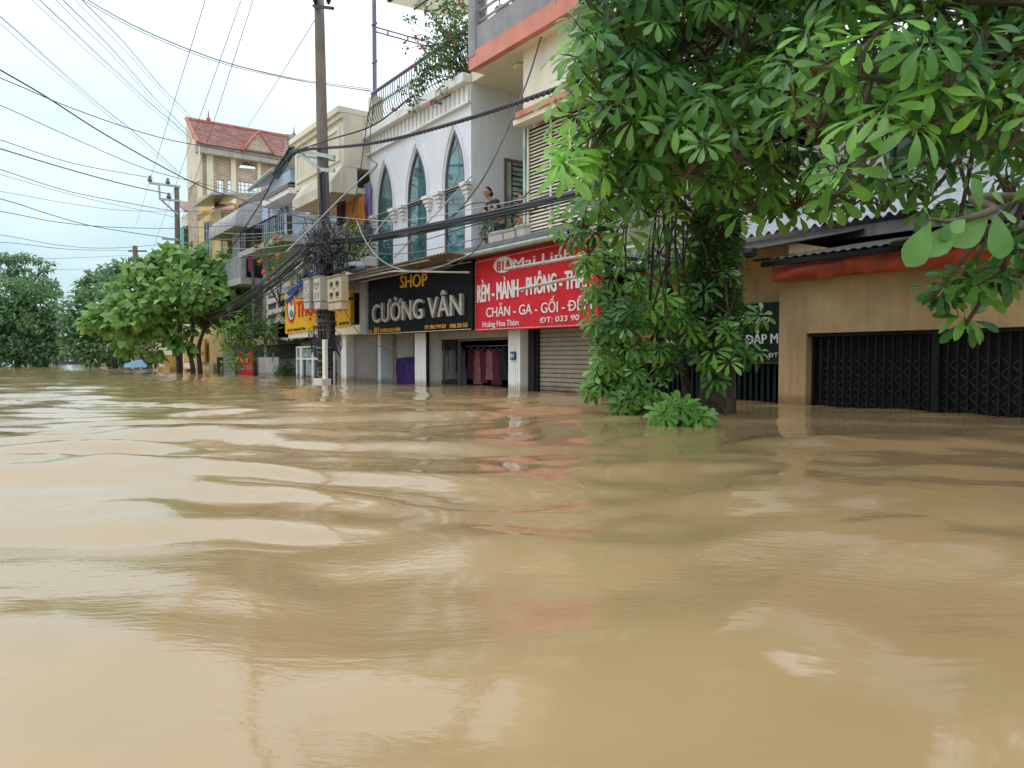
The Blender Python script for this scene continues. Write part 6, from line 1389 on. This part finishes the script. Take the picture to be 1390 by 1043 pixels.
def person(label, base, yaw, J, shirt, trousers, head_yaw=0.0, hair='bun', glasses=False, s=1.0, group=None, sleeve='short'):
    """J: joint positions in metres, +x forward, +y left, z up"""
    t = thing('person', label, 'person', base, group, rotz=yaw)
    def loc(o): o.parent = t; o.location = (0, 0, 0); return o
    def mesh(name, m, parts, parent=None):
        mb = MB(); mats = m if isinstance(m, list) else [m]
        for (vs, fs, mi) in parts: mb.cur = mi; mb.add([tuple(Vector(v) * s) for v in vs], fs)
        o = mb.build(name, m, None, smooth=True, base=(0, 0, 0)); return loc(o)
    R0 = {'pelvis': (.115, .10), 'waist': (.12, .095), 'chest': (.145, .10), 'neckb': .06, 'neck': .048, 'skull': .05,
          'shL': .058, 'elL': .040, 'wrL': .027, 'shR': .058, 'elR': .040, 'wrR': .027, 'hpL': .088, 'knL': .058, 'anL': .038, 'toL': .036, 'hpR': .088, 'knR': .058, 'anR': .038, 'toR': .036}
    E_ = [('pelvis', 'waist'), ('waist', 'chest'), ('chest', 'neckb'), ('neckb', 'neck'), ('neck', 'skull')]
    for q in 'LR': E_ += [('chest', 'sh' + q), ('sh' + q, 'el' + q), ('el' + q, 'wr' + q), ('pelvis', 'hp' + q), ('hp' + q, 'kn' + q), ('kn' + q, 'an' + q), ('an' + q, 'to' + q)]
    body = skin_mesh({k: (J[k], R0[k]) for k in R0}, E_)
    hd = MB(); hc = Vector(J['skull']) + Vector((.02, 0, .045)); cy_, sy_ = math.cos(head_yaw), math.sin(head_yaw)
    def face(p): return hc + Vector((p[0] * cy_ - p[1] * sy_, p[0] * sy_ + p[1] * cy_, p[2]))
    nu, nv = 24, 18; vs = []; fs = []
    for i in range(nv + 1):
        th = math.pi * i / nv
        for k in range(nu):
            ph = 2 * math.pi * k / nu; x, y, z = math.sin(th) * math.cos(ph), math.sin(th) * math.sin(ph), math.cos(th)
            jaw = 1 - .28 * max(0, -z); fx = .092 * x * (jaw if x > 0 else 1) ; fy = .074 * y * jaw; fz = .112 * z
            if x > 0: fx += .020 * math.exp(-(y / .14) ** 2 - ((z + .12) / .16) ** 2) + .006 * math.exp(-(y / .3) ** 2 - ((z + .52) / .09) ** 2) + .008 * math.exp(-(y / .3) ** 2 - ((z + .86) / .12) ** 2) - .007 * math.exp(-((abs(y) - .38) / .16) ** 2 - ((z - .08) / .12) ** 2)
            vs.append(face((fx, fy, fz)))
    for i in range(nv):
        for k in range(nu): j = (k + 1) % nu; fs.append((i * nu + k, (i + 1) * nu + k, (i + 1) * nu + j, i * nu + j))
    parts = [(body[0], body[1], 0), (vs, fs, 0)]
    for sgn in (-1, 1):
        b = MB().ball(face((.078, .029 * sgn, .008)), (.010, .012, .008), 8, 6); parts.append((b.v, b.f, 1))
        b = MB().tube([face((.088, .014 * sgn, .026)), face((.087, .030 * sgn, .031)), face((.076, .046 * sgn, .025))], .003, 5); parts.append((b.v, b.f, 1))
        b = MB().ball(face((-.005, .075 * sgn, -.005)), (.018, .010, .028), 8, 6); parts.append((b.v, b.f, 0))
    b = MB().ball(face((.089, 0, -.052)), (.008, .022, .007), 8, 6); parts.append((b.v, b.f, 2))
    for q in 'LR':                                           # palm, four unequal curled fingers, thumb from the side of the palm
        wr = Vector(J['wr' + q]); d = (wr - Vector(J['el' + q])).normalized(); up_ = Vector((0, 0, 1)) if abs(d.z) < .8 else Vector((1, 0, 0)); sd_ = d.cross(up_).normalized(); nn = sd_.cross(d)
        pc = wr + d * .045; b = MB(); c8 = []
        for (a, w_) in ((0, .020), (.045, .038), (.085, .036)): c8.append([wr + d * a + sd_ * w_ * cx + nn * .013 * cy for cx, cy in ((-1, -.6), (-1, .6), (-.5, 1), (.5, 1), (1, .6), (1, -.6), (.5, -1), (-.5, -1))])
        b.hexa(c8[0], c8[1]); b.hexa(c8[1], c8[2])
        for k, L_ in enumerate((.066, .075, .070, .055)):
            r_ = wr + d * .080 + sd_ * (-.028 + k * .0187); b.tube([r_, r_ + d * L_ * .45 - nn * .008, r_ + d * L_ * .75 - nn * .024, r_ + d * L_ * .88 - nn * .044], [.009, .0085, .008, .006], 6)
        r_ = wr + d * .03 - sd_ * .032; b.tube([r_, r_ + d * .025 - sd_ * .022 - nn * .01, r_ + d * .052 - sd_ * .025 - nn * .022], [.011, .010, .007], 6); parts.append((b.v, b.f, 0))
    mesh('body', ['skin', 'hair', 'lip'], parts)
    big = lambda r, e: tuple(x + e for x in r) if isinstance(r, tuple) else r + e
    sh = {k: (J[k], big(R0[k], .014)) for k in ('pelvis', 'waist', 'chest', 'neckb')}; ed = [('pelvis', 'waist'), ('waist', 'chest'), ('chest', 'neckb')]
    for q in 'LR':
        a, b_ = Vector(J['sh' + q]), Vector(J['el' + q]); sh['sh' + q] = (J['sh' + q], .074); sh['m' + q] = (a.lerp(b_, .62), .062); ed += [('chest', 'sh' + q), ('sh' + q, 'm' + q)]
    sh['neckb'] = (Vector(J['neckb']) - Vector((0, 0, .03)), .075)
    r_ = skin_mesh(sh, ed); mesh('shirt', shirt, [(r_[0], r_[1], 0)])
    tr = {'pelvis': (J['pelvis'], big(R0['pelvis'], .012))}; ed = []
    for q in 'LR': tr['hp' + q] = (J['hp' + q], .098); tr['kn' + q] = (J['kn' + q], .070); tr['an' + q] = (Vector(J['an' + q]) + Vector((0, 0, .04)), .052); ed += [('pelvis', 'hp' + q), ('hp' + q, 'kn' + q), ('kn' + q, 'an' + q)]
    r_ = skin_mesh(tr, ed); mesh('trousers', trousers, [(r_[0], r_[1], 0)])
    vs = []; fs = []; nu, nv = 24, 14
    for i in range(nv + 1):
        th = math.pi * .78 * i / nv
        for k in range(nu):
            ph = 2 * math.pi * k / nu; x, y, z = math.sin(th) * math.cos(ph), math.sin(th) * math.sin(ph), math.cos(th)
            lift = max(0, x) * max(0, .55 - z) * 1.6                     # open over the face
            vs.append(face((.103 * x - .012 - lift * .09, .085 * y * (1 - .12 * lift), .124 * z + .004 + (lift > .2) * 0)))
    for i in range(nv):
        for k in range(nu): j = (k + 1) % nu; fs.append((i * nu + k, (i + 1) * nu + k, (i + 1) * nu + j, i * nu + j))
    hp = [(vs, fs, 0)]
    if hair == 'bun': b = MB().ball(face((-.115, 0, -.01)), (.045, .05, .05), 12, 8); hp.append((b.v, b.f, 0))
    mesh('hair', 'hair', hp)
    if glasses:
        b = MB()
        for sgn in (-1, 1): b.tube([face((.098, .03 * sgn + .019 * math.cos(a), .006 + .016 * math.sin(a))) for a in np.linspace(0, 6.283, 14)], .002, 4); b.tube([face((.096, .049 * sgn, .010)), face((.0, .078 * sgn, .012))], .002, 4)
        b.tube([face((.1, -.011, .008)), face((.1, .011, .008))], .002, 4); mesh('glasses', 'brown_metal', [(b.v, b.f, 0)])
    return t
def stand(lean=.0, armL=None, armR=None, z0=0):
    J = {'pelvis': (0, 0, .88), 'waist': (.02 + lean * .25, 0, 1.0), 'chest': (.02 + lean * .65, 0, 1.18), 'neckb': (.0 + lean, 0, 1.315), 'neck': (.02 + lean * 1.1, 0, 1.37), 'skull': (.03 + lean * 1.2, 0, 1.43)}
    for q, sg in (('L', 1), ('R', -1)):
        J['sh' + q] = (lean * .85, .165 * sg, 1.265); J['el' + q] = (.02 + lean * .9, .20 * sg, 1.00); J['wr' + q] = (.16 + lean, .17 * sg, .82)
        J['hp' + q] = (0, .09 * sg, .80); J['kn' + q] = (.02, .10 * sg, .45); J['an' + q] = (-.02, .10 * sg, .07); J['to' + q] = (.12, .11 * sg, .035)
    if armL: J['elL'], J['wrL'] = armL
    if armR: J['elR'], J['wrR'] = armR
    return J
pw = onX(686, 487, 9.55); yawp = math.pi - .15
person('woman in black T-shirt and glasses leaning over the pink edged balcony', (9.42, pw.y + .02, 2.75), yawp, stand(.20, armL=((.25, .30, 1.10), (.42, .22, .96)), armR=((.30, -.22, 1.06), (.42, -.12, .95))), 'tshirt_black', 'trousers', head_yaw=.35, glasses=True, s=1.08)
pc = onX(713, 487, 9.85)
person('dark haired child in an orange shirt standing behind the woman against the louvred blind', (9.88, pc.y, 2.75), yawp, stand(.05, armL=((.10, .24, 1.05), (.28, .20, .98))), 'tshirt_orange', 'trousers', head_yaw=.2, hair='short', s=1.0)

# ------------------------------------------------------------------ balcony flower boxes
for i, (a, b, h, lab) in enumerate(((663, 683, .19, 'longest white flower box on the pink edged balcony, nearest the white house'), (684, 699, .17, 'middle white flower box on the pink edged balcony'), (701, 712, .20, 'short white flower box under the louvred blind'))):
    X = 8.93; y0, y1 = Yx(b, X), Yx(a, X); z = zpar + .003
    t = thing('flower_box', lab, 'flower box', (9.0, (y0 + y1) / 2, z), 'flower boxes on the balcony edge')
    lo = [(X, y0 + .02, z), (X + .17, y0 + .02, z), (X + .17, y1 - .02, z), (X, y1 - .02, z)]; hi = [(X - .03, y0, z + h), (X + .2, y0, z + h), (X + .2, y1, z + h), (X - .03, y1, z + h)]
    MB().hexa(lo, hi).box(X - .045, X + .215, y0 - .015, y1 + .015, z + h + .001, z + h + .03).build('box', 'pot_white', t, bevel=.006)
    bx('soil', 'soil', t, X, X + .17, y0 + .02, y1 - .02, z + h + .031, z + h + .036)
plant('potted_plant', 'green needle leaved plant at the left end of the flower boxes', [(onX(657, 308, 9.0), .17), (onX(664, 302, 9.0), .15), (onX(660, 318, 9.0), .14), (onX(672, 300, 9.05), .14), (onX(656, 322, 9.0), .10)], 'leaf_fine', .10, 1900, 91, tint0=.3)
plant('potted_plant', 'low yellowish succulent spilling from the middle flower box', [(onX(692, 308, 9.0), .10), (onX(698, 306, 9.0), .10), (onX(704, 305, 9.0), .08), (onX(687, 309, 9.0), .06)], 'leaf_fine', .06, 3000, 92, tint0=.8)
mb = MB(); q0 = onX(673, 300, 9.05)
for k in range(5):
    e_ = q0 + Vector((0, .12 * (k - 2), .35 + .08 * (k % 2))); mb.tube([q0, q0.lerp(e_, .5) + Vector((0, .03, 0)), e_], .004, 4)
    for j in range(4): mb.ball(q0.lerp(e_, .4 + .18 * j) + Vector((0, .02 * (-1) ** j, 0)), .014, 5, 4)
mb.build('bare_plant', 'twig', None, 'thin bare twiggy plant beside the face of the woman', 'plant')
mb = MB(); boxpx(mb, 653, 658, 326, 334, 8.95, .1); mb.build('brick', 'grey_cement', None, 'grey brick on the balcony edge beside the flower boxes', 'brick')

# ------------------------------------------------------------------ things near the water on the far left
def at_w(px, d, z=0): p = at(px, 487, d); return Vector((p.x, p.y, z))
# red notice
XN = 9.0
rn = thing('notice_board', 'red notice board with yellow and green letters standing in the water by the young tree', 'sign', onX(333, 507, XN))
MB().slab([onX(323, 479, XN), onX(342.5, 477, XN), onX(342.5, 512, XN), onX(323, 513, XN)], (.06, 0, 0)).build('board', 'sign_red', rn)
text('lettering', rn, 'text_gold', 'VE', (325, 486), (340, 485), (325, 493), (340, 492), XN - .02, bold=.05)
text('lettering', rn, 'green_paint', 'XE DI', (325, 497), (341, 496), (325, 502.5), (341, 501.5), XN - .02, bold=.05)
# yellow shop board behind the tree, shutters, striped awning
XB = 9.0
yb_ = thing('notice_board', 'faded yellow board with red lettering behind the broad leaved tree', 'sign', onX(262, 500, XB))
MB().slab([onX(250, 463, XB), onX(278, 460, XB), onX(278, 492, XB), onX(250, 493, XB)], (.08, 0, 0)).build('board', 'card_yellow', yb_)
text('lettering', yb_, 'text_red', 'T - nước', (253, 477), (276, 475), (253, 484), (276, 482.5), XB - .02, bold=.02)
sw_ = thing('striped_awning', 'small red and white striped awning above the grey shutter', 'awning', onX(314, 462, 8.8))
mb = MB(); mw = MB()
for k in range(8):
    a, b = 307 + k * 1.8, 308.8 + k * 1.8; (mb if k % 2 else mw).slab([onX(a, 447, 9.1), onX(b, 447, 9.1), onX(b + .8, 464, 8.6), onX(a + .8, 464, 8.6)], (0, 0, -.03))
mb.build('stripes', 'red_plastic', sw_); mw.build('cloth', 'text_white', sw_)
mb = MB()
for k in range(14): z0_ = -1.5 + k * .18; mb.box(9.13, 9.17, Yx(318, 9.13), Yx(303, 9.13), z0_ + .01, z0_ + .16)
mb.build('roller_shutter', 'galvanised', h6)
bx('dark_doorway', 'interior_dark', h6, 9.14, 9.18, Yx(302, 9.13), Yx(294, 9.13), -1.5, .75)
# level crossing sign
cs = thing('crossing_sign', 'red and white crossed boards of a level crossing sign near the tree foot', 'sign', at_w(208, 42, -1.5)); c = at(208, 473, 42)
MB().tube([at_w(208, 42, -1.5), c + Vector((0, 0, .2))], .05, 8).build('post', 'pot_white', cs)
for sg in (-1, 1):
    a = c + RGT * -.38 * 1 + Vector((0, 0, -.28 * sg)); b = c + RGT * .38 + Vector((0, 0, .28 * sg)); n = Vector((0, 0, .07)); o_ = -FWD * (.03 + .015 * sg)
    MB().slab([a - n + o_, b - n + o_, b + n + o_, a + n + o_], FWD * .02).build('arm', 'text_white', cs)
    for u0, u1 in ((.05, .3), (.7, .95)):
        p, q = a.lerp(b, u0), a.lerp(b, u1); m_ = n * .72; MB().slab([p - m_ + o_ * 1.3, q - m_ + o_ * 1.3, q + m_ + o_ * 1.3, p + m_ + o_ * 1.3], FWD * .01).build('red_band', 'red_plastic', cs)
# capsized tarp covered cart
tpb = MB().sheet(lambda u, v: tuple(at(168 + 31 * u, 499 - (9 + 4 * math.sin(u * 3)) * math.sin(v * 3.14) * (.45 + .55 * u) , 43 + 1.6 * v)), 16, 12)
tpb.build('covered_cart', 'teal_tarp', None, 'low cart under a blue green tarpaulin, half sunk left of the crossing sign', 'cart', smooth=True)
mb = MB(); c = at(203, 486, 41.5)
mb.tube([c + RGT * .32 * math.cos(a) + Vector((0, 0, .32 * math.sin(a))) for a in np.linspace(0, 6.283, 20)], .08, 8).ball(c, .2, 10, 8); mb.build('old_tyre', 'dark_metal', None, 'dark round tyre hung beside the level crossing sign', 'tyre', smooth=True)
# crates and cartons floating and stacked by the tree foot
for i, (px, d, w_, h, m, lab) in enumerate(((221, 39, .55, .34, 'crate', 'yellowish wooden crate afloat, left one by the tree foot'), (233, 38.5, .62, .36, 'crate', 'larger wooden crate afloat against the tree trunks'), (213, 40, .3, .18, 'pot_white', 'small pale foam box floating under the crossing sign'), (231, 40.5, .7, .95, 'card_yellow', 'tall yellow carton standing behind the wooden crates'), (256, 37, .5, .22, 'tile_edge', 'flat orange box floating between the tree trunks'), (289, 36, .3, .55, 'porcelain', 'upright white plastic can right of the tree trunks'))):
    c = at_w(px, d, -.1); t = thing('floating_box' if i != 5 else 'plastic_can', lab, 'box' if i != 5 else 'can', c, rotz=.4 * i, group='boxes by the tree foot')
    mb = MB()
    if m == 'crate':
        for k in range(4): zz = k * h / 4; mb.box(-w_ / 2, w_ / 2, -w_ / 2, -w_ / 2 + .02, zz, zz + h / 4 - .02).box(-w_ / 2, w_ / 2, w_ / 2 - .02, w_ / 2, zz, zz + h / 4 - .02).box(-w_ / 2, -w_ / 2 + .02, -w_ / 2 + .021, w_ / 2 - .021, zz, zz + h / 4 - .02).box(w_ / 2 - .02, w_ / 2, -w_ / 2 + .021, w_ / 2 - .021, zz, zz + h / 4 - .02)
        o = mb.build('slats', m, None, base=(0, 0, 0)); o.parent = t; o.location = (0, 0, 0)
        mb = MB()
        for sx_ in (-1, 1):
            for sy_ in (-1, 1): mb.box(sx_ * (w_ / 2 - .045) - .02, sx_ * (w_ / 2 - .045) + .02, sy_ * (w_ / 2 - .045) - .02, sy_ * (w_ / 2 - .045) + .02, 0, h)
        mb.box(-w_ / 2 + .03, w_ / 2 - .03, -w_ / 2 + .03, w_ / 2 - .03, .01, .03); o = mb.build('frame', m, None, base=(0, 0, 0)); o.parent = t; o.location = (0, 0, 0)
    else:
        mb.box(-w_ / 2, w_ / 2, -w_ * .35, w_ * .35, 0, h); o = mb.build('box' if i != 5 else 'can', m, None, base=(0, 0, 0), bevel=.02); o.parent = t; o.location = (0, 0, 0)
        mb = MB().box(-w_ / 2 - .01, w_ / 2 + .01, -w_ * .35 - .01, w_ * .35 + .01, h + .001, h + .04) if i != 5 else MB().tube([(0, 0, h), (0, 0, h + .06)], .05, 8); o = mb.build('lid', m, None, base=(0, 0, 0), bevel=.008); o.parent = t; o.location = (0, 0, 0)
# street level backdrop between the trunks: low shop fronts beyond the yellow house
hl = thing('low_shop_house', 'row of low dim shop fronts beyond the brick house behind the trees', 'house', (9.6, 52, -1.5)); ys0, ys1 = Y9 + 7.1, Y9 + 34
MB().box(9.6, 16, ys0, ys1, -1.5, 2.6).build('wall', 'cream_plaster', hl)
MB().slab([(8.9, ys0, 2.5), (8.9, ys1, 2.5), (13, ys1, 4.2), (13, ys0, 4.2)], (0, 0, .12)).build('roof', 'roof_tile', hl)
for k in range(7): y = ys0 + .6 + k * 3.8; d_ = bx('door', 'interior_dark', hl, 9.55, 9.59, y, y + 2.4, -1.5, 1.2); bx('door_frame', 'galvanised', d_, 9.53, 9.58, y - .12, y, -1.5, 1.3)
# ------------------------------------------------------------------ far boat
bc = at_w(97, 92, 0); ya_b = .5
bt = thing('rowing_boat', 'small dark rowing boat with people far down the flooded street', 'boat', bc, rotz=ya_b)
def hull(off, z0, z1):
    out = []
    for u in np.linspace(-1, 1, 13):
        wd = .62 * (1 - abs(u) ** 2.4) + .02; out.append([(u * 1.8, -wd - off, z1 + .12 * abs(u) ** 3), (u * 1.8 * .96, -wd * .6, z0), (u * 1.8 * .96, wd * .6, z0), (u * 1.8, wd + off, z1 + .12 * abs(u) ** 3)])
    return out
st_ = hull(0, -.12, .32); vs = [p for r_ in st_ for p in r_]; fs = [(i * 4 + k, i * 4 + k + 1, (i + 1) * 4 + k + 1, (i + 1) * 4 + k) for i in range(12) for k in range(3)]
vi = [(p[0] * .97, p[1] * .93, p[2] + .04) for p in vs]; mb = MB(); mb.add(vs, fs); mb.add(vi, [f[::-1] for f in fs]); o = mb.build('hull', 'boat_blue', None, base=(0, 0, 0)); o.parent = bt; o.location = (0, 0, 0)
for x in (-.9, .1, 1.0): o = MB().box(x - .12, x + .12, -.5, .5, .18, .21).build('thwart', 'crate', None, base=(0, 0, 0)); o.parent = bt; o.location = (0, 0, 0)
def seated():
    J = stand(.04)
    for k in ('pelvis', 'waist', 'chest', 'neckb', 'neck', 'skull', 'shL', 'shR', 'elL', 'elR', 'wrL', 'wrR', 'hpL', 'hpR'): J[k] = (J[k][0], J[k][1], J[k][2] - .58)
    for q, sg in (('L', 1), ('R', -1)): J['kn' + q] = (.40, .12 * sg, .30); J['an' + q] = (.38, .12 * sg, .02); J['to' + q] = (.52, .12 * sg, .0)
    return J
for i, (dx, sh_, lab) in enumerate(((-.95, 'tshirt_black', 'person in dark clothes seated at the left end of the far boat'), (.05, 'orange_cloth', 'person in an orange top seated in the middle of the far boat'), (.95, 'blue_tarp', 'person in blue seated at the right end of the far boat'))):
    p = bc + Vector((math.cos(ya_b) * dx, math.sin(ya_b) * dx, .10)); person(lab, p, ya_b + (0 if i < 2 else math.pi), seated(), sh_, 'trousers', hair='short', s=1.0, group='people in the far boat')
b2 = at_w(82, 97, 0); mb = MB(); mb.hexa([(b2.x + x, b2.y + y, -.1) for x, y in ((-1.2, -.3), (1.0, -.3), (1.4, 0), (1.0, .3), (-1.2, .3))], [(b2.x + x * 1.1, b2.y + y * 1.3, .3) for x, y in ((-1.2, -.3), (1.0, -.3), (1.4, 0), (1.0, .3), (-1.2, .3))]); mb.build('skiff', 'steel', None, 'small pale empty skiff moored left of the far boat', 'boat', bevel=.03)
